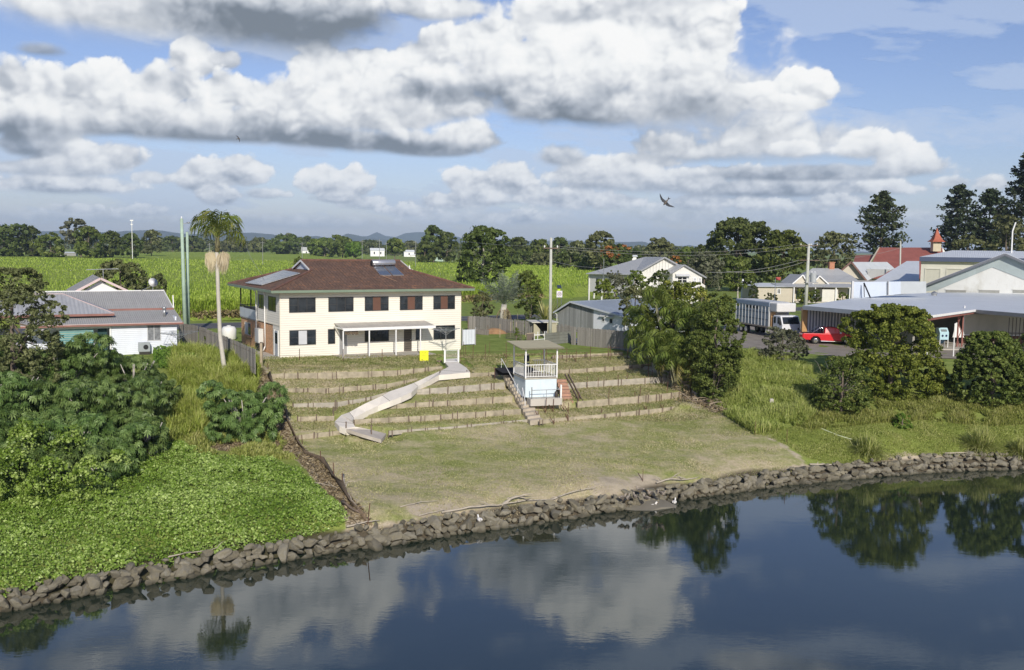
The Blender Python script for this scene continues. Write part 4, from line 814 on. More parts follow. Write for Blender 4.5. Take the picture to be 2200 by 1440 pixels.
    mb=MB();mb.box(-.45,.45,-.2,.2,.25,1.05);mb.build('casing',mat('ac_grey',(.34,.37,.38),.5,.08),ac,bevel=.04);mb=MB();mb.tube([(0.1,-.205,.65),(.1,-.23,.65)],.2,16);mb.build('fan_grille',BLACK,ac);mb=MB();mb.box(-.4,.4,-.18,.18,0,.25);mb.build('stand',DARKF,ac)
    p=F_.w(uP-1.5,-.1,.1);ch=thing('chair','white plastic chair on the shaded porch of the cottage','chair',p,F_.a);mb=MB();mb.box(-.25,.25,-.25,.25,.4,.45);mb.build('seat',WHITE,ch);mb=MB();mb.slab([(-.25,.22,.45),(.25,.22,.45),(.22,.32,.9),(-.22,.32,.9)],.04,(0,1,0));mb.build('backrest',WHITE,ch)
    for i in(-1,1):
        for j in(-1,1):mb=MB();mb.bar((i*.22,j*.22,0),(i*.2,j*.2,.4),.04);mb.build('leg',WHITE,ch)
    return F_
COTF=cottage()
# ------------------------------------------------------------------ rotary clotheslines
def clothesline(name,label,x,y,z,H,arm,rz=0.3):
    rt=thing(name,label,'clothesline',(x,y,z),rz);mb=MB();mb.tube([(0,0,0),(0,0,H)],.035,8);mb.build('pole',GALV,rt)
    for k in range(4):
        a=k*math.pi/2;c,s=math.cos(a),math.sin(a);mb=MB();mb.bar((0,0,H-.35),(c*arm,s*arm,H-.02),.035);mb.bar((0,0,H-.6),(c*arm*.45,s*arm*.45,H-.2),.025);mb.build('arm',GALV,rt)
    mb=MB()
    for q in(.45,.65,.85,1):
        for k in range(4):a,b=k*math.pi/2,(k+1)*math.pi/2;mb.tube([(math.cos(a)*arm*q,math.sin(a)*arm*q,H-.32+.3*q),(math.cos(b)*arm*q,math.sin(b)*arm*q,H-.32+.3*q)],.009 if q<1 else.014,4)
    mb.build('lines',ALU,rt)
p=COTF.w(COTF.u(385,-1.6,1),-1.6);clothesline('rotary_clothesline','rotary clothesline by the right corner of the white cottage',p.x,p.y,ZT,1.9,1.7,.75)
p=HF.w(HF.u(958,-2.4,1),-2.4);clothesline('rotary_clothesline','rotary clothesline on a thin pole in front of the right end of the cream house',p.x,p.y,ZT,2.2,1.35,.5)
# ================================================================== terraces, ramp, stairs, lookout
BOARD=mat('retaining_board',(.39,.34,.245),.9,.28,2.2,bump=.5,bscale=10,dirt=.85,dirtcol=(.19,.165,.12));BOARDG=mat('grey_retaining_board',(.41,.375,.31),.9,.2,2.2,bump=.5,bscale=10,dirt=.5,dirtcol=(.2,.18,.15))
ORD={'L':'left of the ramp','M':'between the ramp and the stairs','R':'right of the lookout'}
NUM=['topmost','second','third','fourth','lowest']
def ret_walls():
    rr=random.Random(8)
    for k,rows in WALLS.items():
        for i,a in enumerate(rows):
            nm=NUM[i]if(i<len(rows)-1)else 'lowest'
            org=Vector((a[0,0],a[0,1],a[0,2]));rt=thing('retaining_wall','low timber retaining wall, %s of the terraces %s'%(nm,ORD[k]),'retaining wall',org)
            seg=[]
            for j in range(len(a)-1):
                p,q=a[j],a[j+1];L=math.hypot(q[0]-p[0],q[1]-p[1]);n=max(1,round(L/1.25))
                cut=[0]+[(t+rr.uniform(-.32,.32))/n for t in range(1,n)]+[1]
                for t in range(n):seg.append((p+(q-p)*cut[t],p+(q-p)*cut[t+1]))
            mb=MB()
            for p,q in seg:
                nb_=2 if(p[3]-p[2])>.3 else 1
                for b in range(nb_):
                    z0p,z1p=p[2]-.1+(p[3]-p[2]+.1)*b/nb_,p[2]-.1+(p[3]-p[2]+.1)*(b+1)/nb_-.008;z0q,z1q=q[2]-.1+(q[3]-q[2]+.1)*b/nb_,q[2]-.1+(q[3]-q[2]+.1)*(b+1)/nb_-.008
                    o1=o2=rr.uniform(-.006,.006);w=.05;P1=Vector((p[0],p[1]+o1,0))-org*1.0;P2=Vector((q[0],q[1]+o2,0))-org*1.0;P1.z=P2.z=-org.z;d1=rr.uniform(-.006,.006)
                    v=[P1+Vector((0,0,z0p)),P2+Vector((0,0,z0q)),P2+Vector((0,w,z0q)),P1+Vector((0,w,z0p)),P1+Vector((0,0,z1p+d1)),P2+Vector((0,0,z1q+d1)),P2+Vector((0,w,z1q+d1)),P1+Vector((0,w,z1p+d1))]
                    mb.add(v,[(0,3,2,1),(4,5,6,7),(0,1,5,4),(1,2,6,5),(2,3,7,6),(3,0,4,7)])
            mb.build('board',BOARDG if(i+ord(k))%3==0 else BOARD,rt)
            for j,(p,q)in enumerate(seg):
                for t in((0,)if rr.random()<.5 else(0,.2)):
                    if rr.random()<.12:continue
                    c=p+(q-p)*t;h=rr.choice([.0,.03,.08,.05,.15]);w=rr.choice([.04,.06,.075]);m1=MB();x,y=c[0]-org.x,c[1]-org.y-.06;ln=rr.uniform(-.04,.04)
                    m1.bar((x,y,c[2]-.2-org.z),(x+ln,y,c[3]+h-org.z),w);m1.build('post',POSTW,rt)
    # side retaining board on the right hand boundary of the terraces
ret_walls()
def side_board(pts,label):
    P0=P(*pts[0][:2],pts[0][2]);rt=thing('retaining_wall',label,'retaining wall',P0);mb=MB()
    for a,b in zip(pts[:-1],pts[1:]):
        p,q=P(*a)-P0,P(*b)-P0;mb.bar(p+Vector((0,0,-.05)),q+Vector((0,0,-.05)),.06,.5)
    mb.build('board',BOARDG,rt)
    for a in pts:p=P(*a)-P0;m1=MB();m1.bar(p-Vector((0,.07,.4)),p+Vector((0,-.07,.35)),.07);m1.build('post',POSTW,rt)
side_board([(1400,784,4.3),(1447,811,3.8),(1482,836,3.2)],'stepped timber board edging the upper right side of the terraces beside the palms')
side_board([(1486,842,3.1),(1515,866,2.55)],'short timber board edging the lower right corner of the terraces')
def ramp():
    m=mat('ramp_concrete',(.74,.69,.60),.85,.08,.8,bump=.25,bscale=20,dirt=.25,dirtcol=(.34,.30,.25));O=RAMPW[4][0].copy()
    rt=thing('ramp','long curved concrete ramp path running down across the terraces from the white gate','ramp',O)
    def ribbon(prs,name,mt,sk=.25,lift=0):
        V=[];Fa=[]
        for a,b in prs:
            a=a-O+Vector((0,0,lift));b=b-O+Vector((0,0,lift));V+=[a,b,a-Vector((0,0,sk)),b-Vector((0,0,sk))]
        for i in range(len(prs)-1):
            k=4*i;Fa+=[(k,k+1,k+5,k+4),(k,k+4,k+6,k+2),(k+1,k+3,k+7,k+5)]
        Fa+=[(0,2,3,1),(k+4,k+5,k+7,k+6)]
        mb=MB();mb.add(V,Fa);return mb.build(name,mt,rt)
    ribbon(RAMPW[:-2],'path_surface',m,.4)
    ribbon(RAMPW[-3:],'timber_end',mat('ramp_planks',(.50,.45,.38),.9,.15,1.5,bump=.4,bscale=9),.22,.01)
    for i in(3,4,6,9,12,14):
        a,b=RAMPW[i];mb=MB();mb.bar(a-O+Vector((0,0,.003)),b-O+Vector((0,0,.003)),.03,.012);mb.build('joint',mat('joint_dark',(.12,.11,.09),.9,.1),rt)
    for px,py,z,h in((743.6,931,2.2,.75),(798,938,2.1,.75),(945,812,4.3,.55),(1003,812,4.3,.6),(1009,811,4.3,.6),(720,893,2.7,.85),(716,899,2.65,.8),(724,888,2.8,.8)):
        p=P(px,py,z)-O;mb=MB();mb.bar(p,p+Vector((0,0,h)),.07);mb.build('post',POSTW,rt)
    # facing below the landing
    a,b=P(945,801,4.72)-O,P(1008,799,4.72)-O;mb=MB();mb.slab([a+Vector((0,-.02,-.02)),a+Vector((0,-.02,-.45)),b+Vector((0,-.02,-.45)),b+Vector((0,-.02,-.02))],.05,(0,-1,0));mb.build('facing_board',BOARDG,rt)
ramp()
def stairs():
    a0,b0=STW[0];a1,b1=STW[1];O=a1.copy();rt=thing('staircase','narrow weathered concrete steps running down beside the blue lookout','steps',O);n=15
    m=mat('step_concrete',(.47,.41,.32),.9,.15,2,bump=.4,bscale=14,dirt=.5,dirtcol=(.28,.24,.19));rr=random.Random(2)
    for i in range(n):
        t0,t1=i/n,(i+1)/n;A,B=a0.lerp(a1,t0),b0.lerp(b1,t0);A2,B2=a0.lerp(a1,t1),b0.lerp(b1,t1);z=A.z-.02
        w=(B-A);A,B,A2,B2=A-w*.12,B+w*.12,A2-w*.12,B2+w*.12;j=rr.uniform(-.04,.04)
        mb=MB();mb.slab([Vector((A2.x+j,A2.y,z)),Vector((B2.x+j,B2.y,z)),Vector((B.x+j,B.y,z)),Vector((A.x+j,A.y,z))][0:4],.35,(0,0,1));
        o=mb.build('step',m,rt);
        for v in o.data.vertices:v.co-=O
    # white hand rails
    for(p0,p1,z0,z1)in(((1077,797),(1122,862),4.75,3.35),((1122,862),(1128,872),3.35,3.2)):
        A,B=P(*p0,z0),P(*p1,z1);hgt=.95;mb=MB();mb.tube([A-O+Vector((0,0,0)),A-O+Vector((0,0,hgt)),B-O+Vector((0,0,hgt*.35)),B-O],.025,6);mb.build('handrail',WHITE,rt)
    A=P(1112,845,3.6)-O;mb=MB();mb.tube([A,A+Vector((0,0,.7))],.022,6);mb.build('rail_post',WHITE,rt)
stairs()
def lookout():
    # front left post base and deck
    F_=frame_at(1129,813,4.9,HA-12);d=F_.u(1196,0,0);dp=F_.s_(1104,0,0);rt=F_.root('lookout_shelter','small pale blue lookout box with white railing and tan roof on the terraces','shelter')
    zb=F_.z(854,0,0);zg=F_.z(872,0,-.6);W_=d;Dp=max(2.2,min(dp,4.5));zt=F_.z(748,0,0)
    m=mat('pale_blue_sheet',(.62,.71,.75),.55,.06,1.2,dirt=.25,dirtcol=(.42,.5,.5));mb=MB();mb.box(0,W_,0,Dp,zb,-.08);mb.build('box_base',m,rt)
    mb=MB();mb.box(W_*.48,W_*.5,-.012,0,zb+.02,-.1);mb.box(0,W_,-.012,0,zb+.0,zb+.05);mb.build('cover_strip',mat('pale_blue_trim',(.58,.70,.74),.5,.05),rt)
    mb=MB();mb.box(-.06,W_+.06,-.06,Dp+.06,-.08,0);mb.build('deck',mat('deck_boards',(.42,.39,.32),.85,.15,2),rt)
    pa=F_.u(1139,-.75,zb);pb=F_.u(1207,-.75,zb);mb=MB();mb.box(pa,pb,-.85,0,zg,zb);mb.box(pb-.5,pb,0,Dp*.6,zg,zb);mb.build('plinth',mat('render_plinth',(.50,.47,.41),.9,.08,1,dirt=.4),rt)
    for(x,y)in((0,0),(W_,0),(0,Dp),(W_,Dp)):
        mb=MB();mb.box(x-.045,x+.045,y-.045,y+.045,0,zt+(.08 if y else 0));mb.build('roof_post',WHITE,rt)
    mb=MB();zf=zt+.02;zr=zt+.22;mb.slab([(-.45,-.35,zf),(W_+.42,-.35,zf),(W_+.42,Dp+.45,zr),(-.45,Dp+.45,zr)],.05);r=mb.build('roof',mat('tan_roof_sheet',(.47,.42,.26),.6,.06,.8),rt)
    mb=MB();mb.box(-.45,W_+.42,-.40,-.35,zf-.09,zf+.01);mb.build('fascia',mat('roof_fascia',(.16,.15,.10),.7,.1),r)
    for k in range(8):x=-.3+(W_+.6)*k/7;mb=MB();mb.bar((x,-.33,zf-.09),(x,Dp+.4,zr-.09),.06,.07);mb.build('rafter',mat('rafter_brown',(.14,.11,.08),.8,.1),r)
    def rail(p,q,n,nm='railing'):
        p,q=Vector(p),Vector(q);mb=MB();mb.bar(p+Vector((0,0,.95)),q+Vector((0,0,.95)),.05);mb.bar(p+Vector((0,0,.1)),q+Vector((0,0,.1)),.04)
        for k in range(1,n):c=p.lerp(q,k/n);mb.bar(c+Vector((0,0,.1)),c+Vector((0,0,.95)),.028)
        mb.build(nm,WHITE,rt)
    rail((0,0,0),(W_,0,0),12);rail((0,Dp,0),(0,0,0),11);rail((W_,0,0),(W_,Dp,0),11);rail((W_*.62,Dp,0),(W_,Dp,0),5)
    mb=MB();mb.tube([(pa+.1,-.8,zb),(pa+.1,-.8,zb+.85)],.035,6);mb.tube([(pa+.1,-.8,zb+.62),(pb-.1,-.8,zb+.62),(pb-.1,Dp*.5,zb+.62)],.025,6);mb.tube([((pa+pb)/2,-.8,zb),((pa+pb)/2,-.8,zb+.62)],.02,5);mb.build('landing_rail',GALV,rt)
    mb=MB();mb.box(pb-.14,pb-.04,-.84,-.74,zb,zb+.95);mb.build('rail_post',WHITE,rt)
    # black shade cloth behind, outboard seat and bottle
    q=F_.w(W_*.28,Dp+.9,0);gl=F_.w(-1.0,Dp+1.6,0);
    sc_=thing('shade_cloth','black shade cloth stretched low behind the lookout shelter','shade cloth',(gl.x,gl.y,ZT-.2),F_.a+R(4));mb=MB();L_=3.6
    mb.slab([(0,0,-.1),(L_,-.1,-.35),(L_-.7,0,.42),(0,.1,.42)],.03,(0,1,0));mb.slab([(0,.1,.42),(L_-.7,0,.42),(L_-.3,-1.3,.15),(.2,-1.1,.2)],.02,(0,0,1));mb.build('cloth',mat('black_cloth',(.018,.018,.02),.9,.2,5),sc_);mb=MB();mb.tube([(0,0,-.4),(0,0,.5)],.03,6);mb.build('pole',RUST,sc_)
    w=F_.w(W_*.32,Dp*.75,0);s_=thing('stool','dark padded stool chair with thin metal legs under the lookout roof','chair',w,F_.a+.2);mb=MB();mb.lathe([(.17,.95),(.2,1.0),(.2,1.3),(.16,1.42)],14);mb.build('backrest',mat('dark_blue_pad',(.03,.045,.065),.6,.15),s_,smooth=True);mb=MB();mb.lathe([(.17,1.42),(.16,1.5),(.08,1.53)],14);mb.build('headrest',WHITE,s_,smooth=True)
    mb=MB();mb.lathe([(.2,.74),(.22,.78),(.2,.84)],14);mb.build('seat',mat('dark_blue_pad',(.03,.045,.065),.6,.15),s_)
    for k in range(4):a=k*1.571+.4;mb=MB();mb.tube([(.14*math.cos(a),.14*math.sin(a),.75),(.24*math.cos(a),.24*math.sin(a),0)],.018,5);mb.build('leg',GALV,s_)
    mb=MB();mb.bar((0,.15,.8),(0,.17,1.2),.04);mb.build('bracket',GALV,s_)
    w=F_.w(W_*.93,-.45,zb);g_=thing('gas_bottle','small dark bottle standing on the plinth at the right foot of the blue box','bottle',w);mb=MB();mb.lathe([(.10,0),(.12,.05),(.12,.35),(.07,.45),(.03,.5)],12);mb.build('body',mat('dark_bottle',(.06,.05,.04),.5,.2),g_,smooth=True);mb=MB();mb.lathe([(.03,.5),(.03,.56)],8);mb.build('cap',BLACK,g_)
    return F_,W_,Dp,zb
LKF,LKW,LKD,LKZ=lookout()
# pink brick steps right of the lookout with timber stringers
def brick_steps():
    A,B=P(1206,815,4.2),P(1222,868,2.9);O=B.copy();rt=thing('brick_steps','short run of red brick steps with dark timber rails right of the blue lookout','steps',O);m=mat('red_brick_step',(.42,.22,.15),.9,.2,3,pattern='brick');n=7
    for i in range(n):
        p=A.lerp(B,i/n)-O;mb=MB();mb.box(p.x-.35,p.x+.4,p.y-.25,p.y+.15,p.z-.3,p.z);mb.build('step',m,rt)
    for dx,z in((.5,.15),(.75,.0)):
        p,q=A-O+Vector((dx-.2,.3,.35)),P(1246,874,2.6)-O+Vector((dx-.5,0,.3));mb=MB();mb.bar(p,q,.08,.14);mb.build('stringer',POSTW,rt)
brick_steps()
# ------------------------------------------------------------------ star pickets and old fence posts
def picket(px,yb,z,h,nm='fence_post',w=.055,lean=(0,0),m=None,label='',stay=0,ground=True):
    p=P(px,yb,z);
    if ground:g=G(p.x,p.y);p.z=g if abs(g-z)<.5 else z
    rt=thing(nm,label,'post',p);mb=MB();mb.bar((0,0,-.3),(lean[0],lean[1],h),w,w*.8);mb.build('post',m or RUST,rt)
    if stay:mb=MB();mb.bar((0,0,.1),(-stay,-.1,.55),w*.8);mb.build('stay',m or RUST,rt)
    return rt
def pickets():
    rr=random.Random(12);G1='rusty steel pickets of the upper fence'
    for x,yb,h in((643.5,779,.95),(737.5,781,1.0),(821,781,1.0)):
        picket(x,yb,4.75,h,label='dark steel post on the lawn before the cream house, %s of three'%{643.5:'leftmost',737.5:'middle',821:'rightmost'}[x])
    for i,(x,yb,h)in enumerate(((990,779,1.25),(1016,776,1.2),(1042,778,1.3),(1088,776,1.4),(1168,771,1.3),(1174,771,1.2),(1218,771,1.2),(1237,771,1.0),(1268,769,1.3),(1306,767,1.25),(1311,767,1.25),(1348,765,1.3))):
        picket(x,yb,4.75,h,lean=(rr.uniform(-.06,.06),0),stay=.25 if i in(3,7)else 0,label=['rusty steel fence post just right of the white gate','second rusty steel post right of the white gate','third rusty steel post right of the white gate, before the lookout','rusty steel post just left of the lookout roof','rusty post seen behind the middle of the lookout','rusty post close beside another behind the lookout','tall rusty post just right of the lookout roof','short rusty post right of the lookout','tall rusty post on the top terrace below the small roofed shed','left one of a close pair of rusty posts on the top terrace','right one of a close pair of rusty posts on the top terrace','last rusty post of the top terrace beside the palms'][i])
    for i,(x,yb,z,h)in enumerate(((1052,762,ZT,1.1),(996,764,ZT,1.2),(1000,765,ZT,.9))):picket(x,yb,z,h,w=.04,label=['thin dark post on the green yard lawn','thin grey post by the right corner of the cream house','short dark post by the right corner of the cream house'][i])
    R2=((1262,833,3.35,.95),(1285,832,3.3,.8),(1328,829,3.3,.95),(1346,827,3.3,1.0),(1393,823,3.3,1.1),(1400,823,3.3,.6))
    for i,(x,yb,z,h)in enumerate(R2):picket(x,yb,z,h,lean=(rr.uniform(-.05,.05),0),label='rusty picket on the second terrace right of the lookout, number %d from the left'%(i+1)if 0 else['first rusty picket along the second right terrace','short rusty picket beside the first on the second right terrace','middle rusty picket of the second right terrace','taller rusty picket right of the middle of the second right terrace','tallest rusty picket at the right of the second right terrace','stub of picket beside the tallest one on the second right terrace'][i])
    R3=((1243,875,2.6,1.15,0),(1306,874,2.5,1.35,.25),(1314,873,2.5,.5,0),(1363,867,2.55,.9,0),(1373,866,2.55,1.3,.3),(1380,866,2.55,.5,0),(1421,861,2.6,.5,0),(1431,858,2.6,1.4,.3),(1483,853,2.6,1.2,0))
    names=['rusty picket at the left end of the third right terrace','leaning braced rusty picket on the third right terrace below the lookout side','stub post beside the braced picket of the third right terrace','rusty picket left of the tall braced pair on the third right terrace','tall braced rusty picket in the middle of the third right terrace','stub right of the middle braced picket on the third right terrace','short stub near the right end of the third right terrace','tallest braced rusty picket near the right end of the third terrace','rusty picket at the far right corner of the terraces']
    for i,(x,yb,z,h,st)in enumerate(R3):picket(x,yb,z,h,lean=(rr.uniform(-.03,.12),0),stay=st,label=names[i])
    B_=((1157,893,2.5,.85,.25),(1172,889,2.5,1.1,.25),(1188,887,2.5,.95,.3),(1212,886,2.5,.9,.25),(1221,889,2.5,.8,.25),(1220,903,2.3,.5,.2),(1190,908,2.25,.3,.3),(1292,894,2.3,.35,0),(1390,886,2.3,.5,.25),(1424,882,2.35,.5,.2))
    names=['first forked rusty picket below the lookout plinth','tallest forked rusty picket below the lookout plinth','third forked rusty picket below the lookout plinth','forked rusty picket in front of the brick steps','forked rusty picket just right of the one before the brick steps','thick rusted stump where the lower right terraces begin','small leaning rusty peg at the foot of the stairs','short rusty peg in the middle of the lowest right wall','forked rusty peg toward the right of the lowest wall','last forked rusty peg of the lowest wall']
    for i,(x,yb,z,h,st)in enumerate(B_):picket(x,yb,z,h,lean=(rr.uniform(-.05,.05),0),stay=st,label=names[i])
    for i,(x,yb,z,h)in enumerate(((1622,938,1.7,.95),(1690,958,1.4,.95),(1381,1028,1.0,.75))):picket(x,yb,z,h,w=.035,stay=.3 if i==2 else 0,label=['thin dark picket on the right boundary of the lawn','thin dark picket lower on the right boundary close to the river','rusty picket with a leaning stay standing above the rock wall'][i])
    L_=((577,812,4.2,1.1),(650,951,1.95,.6),(690,992,1.55,.65),(718,1030,1.3,.9),(737,1050,1.2,.75),(788,1128,.85,1.25))
    for i,(x,yb,z,h)in enumerate(L_):picket(x,yb,z,h,lean=(.15 if i==5 else-.05,0),w=.05,label=['dark post at the top of the collapsed left boundary fence','rusty picket at the upper bend of the collapsed boundary fence','short rusty picket on the bare soil strip','rusty picket halfway down the bare soil strip','leaning rusty picket near the fallen branches','tall rusty picket leaning above the rock wall at the lawn corner'][i])
    p=P(562,796,4.6);rt=thing('timber_post','tall grey timber post at the lower left corner of the cream house yard','post',p);mb=MB();mb.box(-.09,.09,-.09,.09,-.4,2.1);mb.build('post',WOODP,rt);mb=MB();mb.box(-.1,.1,-.1,.1,2.1,2.16);mb.build('cap',POSTW,rt)
    p=GP(1657,879,2.6);rt=thing('concrete_post','short pale concrete post standing in the grass of the right bank','post',p);mb=MB();mb.box(-.13,.13,-.1,.1,-.3,.75);mb.build('post',mat('pale_concrete',(.46,.43,.36),.9,.1,3,bump=.3),rt,bevel=.02);mb=MB();mb.box(-.1,.1,-.07,.07,.752,.77);mb.build('cap',CONC,rt)
pickets()
# wires of the upper fence
def wires():
    pts=[P(x,y,4.75)for x,y in((990,779),(1042,778),(1088,776),(1174,771),(1218,771),(1268,769),(1306,767),(1348,765))];O=pts[0].copy();rt=thing('fence_wire','rusty wire strung between the steel posts of the top terrace','wire',O)
    for h in(.15,.45,.8):mb=MB();mb.tube([p-O+Vector((0,0,h))for p in pts],.012,4);mb.build('wire',RUST,rt)
    pts=[P(x,y,4.72)for x,y in((600,781),(643.5,779),(737.5,781),(821,781),(900,780),(948,778))];O=pts[0].copy();rt=thing('garden_edge','dark rotten log edging along the lawn in front of the cream house','edging',O);mb=MB();mb.tube([p-O+Vector((0,.25,.03))for p in pts[:]],.09,6);mb.build('log',POSTW,rt);mb=MB();mb.tube([p-O+Vector((0,0,.6))for p in pts],.01,4);mb.build('wire',RUST,rt)
wires()
def boundary_net():
    """the collapsed wire netting fence down the left boundary"""
    pts=[GP(x,y,z)for x,y,z in((577,812,4.2),(588,835,3.8),(602,860,3.3),(612,885,2.9),(621,915,2.4),(628,935,2.1),(645,962,1.8),(655,976,1.7),(690,992,1.55),(718,1032,1.3),(737,1055,1.2),(752,1085,1.05),(788,1125,.9))];O=pts[0].copy();V=[];rr=random.Random(1)
    for i,p in enumerate(pts):
        h=[.5,.55,.7,.45,.55,.5,.4,.2,.3,.35,.5,.3,.4][i];V+=[p-O+Vector((0,0,-.02)),p-O+Vector((rr.uniform(-.1,.1),-.1,h*.5)),p-O+Vector((rr.uniform(-.15,.15),-.05,h))]
    rt=tag(mesh_np('netting_fence',V,[(3*i+j,3*i+3+j,3*i+4+j,3*i+1+j)for i in range(len(pts)-1)for j in(0,1)],None or mat('rusty_netting',(.17,.125,.08),.9,.35,6,bump=.6,bscale=12),smooth=False),'sagging rusty netting fence overgrown with dead vines down the left side of the lawn','fence');rt.location=O;rt.data.update()
    sd=rt.modifiers.new('t','SOLIDIFY');sd.thickness=.05
boundary_net()
# ------------------------------------------------------------------ white gate at the ramp head
def white_gate():
    A,B=P(921,0,0),None;a,b=P(955,780,4.88),P(985,779,4.88);O=a.copy();d=b-a;rt=thing('gate','white steel framed mesh gate at the head of the concrete ramp','gate',O,math.atan2(d.y,d.x));L_=d.length;H=1.05
    for x in(0,L_):mb=MB();mb.box(x-.05,x+.05,-.04,.04,0,H);mb.build('gate_post',WHITE,rt)
    mb=MB();mb.tube([(.08,0,.08),(L_-.08,0,.08),(L_-.08,0,H-.06),(.08,0,H-.06),(.08,0,.08)],.022,6)
    for k in range(12):x=.1+k*(L_-.2)/11;mb.bar((x,0,.08),(x,0,H-.06),.007)
    for k in range(8):z=.12+k*(H-.2)/7;mb.bar((.08,0,z),(L_-.08,0,z),.007)
    mb.build('gate_leaf',WHITE,rt)
white_gate()
# ------------------------------------------------------------------ yellow notice board
def text(s,size,m,parent,loc,rot,name='lettering',ext=.004):
    c=bpy.data.curves.new(name,'FONT');c.body=s;c.size=size;c.extrude=ext;c.align_x='CENTER';c.align_y='CENTER';c.space_line=.85
    o=bpy.data.objects.new(name,c);COL.objects.link(o);bpy.context.view_layer.update();me=bpy.data.meshes.new_from_object(o.evaluated_get(bpy.context.evaluated_depsgraph_get()));bpy.data.objects.remove(o)
    me.materials.clear();me.materials.append(m);q=bpy.data.objects.new(name,me);COL.objects.link(q);q.parent=parent;q.location=loc;q.rotation_euler=rot;return q
def yellow_sign():
    p=P(911,781,4.72);Wd=24*.5*p.y/F_PX*1.55/2;rt=thing('notice_board','bright yellow notice board on two short white legs facing the river beside the gate','sign',p,R(12));w=.36;h0,h1=.17,1.06
    mb=MB();mb.box(-w,w,-.03,.03,h0,h1);mb.build('board',mat('signal_yellow',(.83,.80,.02),.5,.03),rt,bevel=.04)
    mt=mat('faded_yellow_lettering',(.45,.45,.03),.6,.1);text('FOR',.2,mt,rt,(0,-.034,.86),(R(90),0,0));text('SALE',.2,mt,rt,(0,-.034,.68),(R(90),0,0));mb=MB();mb.box(-.22,-.1,-.036,-.03,.28,.33);mb.build('mark',mat('sign_mark',(.1,.1,.04),.6,.1),rt)
    for x in(-.22,.22):mb=MB();mb.box(x-.03,x+.03,-.02,.02,-.3,h0);mb.build('leg',WHITE,rt)
    mb=MB();mb.box(-.3,.3,.03,.1,.02,.22);mb.build('brace',BLACK,rt)
yellow_sign()
# ------------------------------------------------------------------ paling fences
def paling(name,pts,h,label,seed=0,m=WOODG,thick=.03,rails=True,jag=.05):
    """pts: world base points"""
    O=Vector(pts[0]);rt=thing(name,label,'fence',O);rr=random.Random(seed);mb=MB();W_=.14;posts=[]
    for a,b in zip(pts[:-1],pts[1:]):
        a,b=Vector(a),Vector(b);d=b-a;L_=d.length;n=max(1,round(L_/W_));t=Vector((-d.y,d.x,0)).normalized()*thick
        ha,hb=(h,h)if not isinstance(h,(list,tuple))else(h[0],h[1])
        for k in range(n):
            if rr.random()<.02:continue
            p=a+d*((k+.04)/n)-O;q=a+d*((k+.96)/n)-O;tt=k/n;hh=ha+(hb-ha)*tt+rr.uniform(-jag,jag);o=t*rr.uniform(-.4,.4);z0=Vector((0,0,-.05));z1=Vector((rr.uniform(-.01,.01),0,hh))
            v=[p+o+z0,q+o+z0,q+t+o+z0,p+t+o+z0,p+o+z1,q+o+z1,q+t+o+z1,p+t+o+z1];mb.add(v,[(0,3,2,1),(4,5,6,7),(0,1,5,4),(1,2,6,5),(2,3,7,6),(3,0,4,7)])
        for k in range(max(1,round(L_/2.4))):posts.append((a+d*(k/max(1,round(L_/2.4)))-O+t*2.5))
    mb.build('palings',m,rt)
    hh=h if not isinstance(h,(list,tuple))else min(h)
    for z in(.35,hh-.3):mb=MB();mb.tube([Vector(p)-O+Vector((0,.06,z))for p in pts],.04,4);mb.build('rail',POSTW,rt)
    for p in posts:mb=MB();mb.bar(p-Vector((0,0,.2)),p+Vector((0,0,hh-.05)),.1);mb.build('post',POSTW,rt)
    return rt
def fence_px(pairs):return[P(x,y,ZT)for x,y in pairs]
GREYW=mat('grey_palings',(.33,.31,.275),.92,.15,1,pattern='planks',pitch=.14)
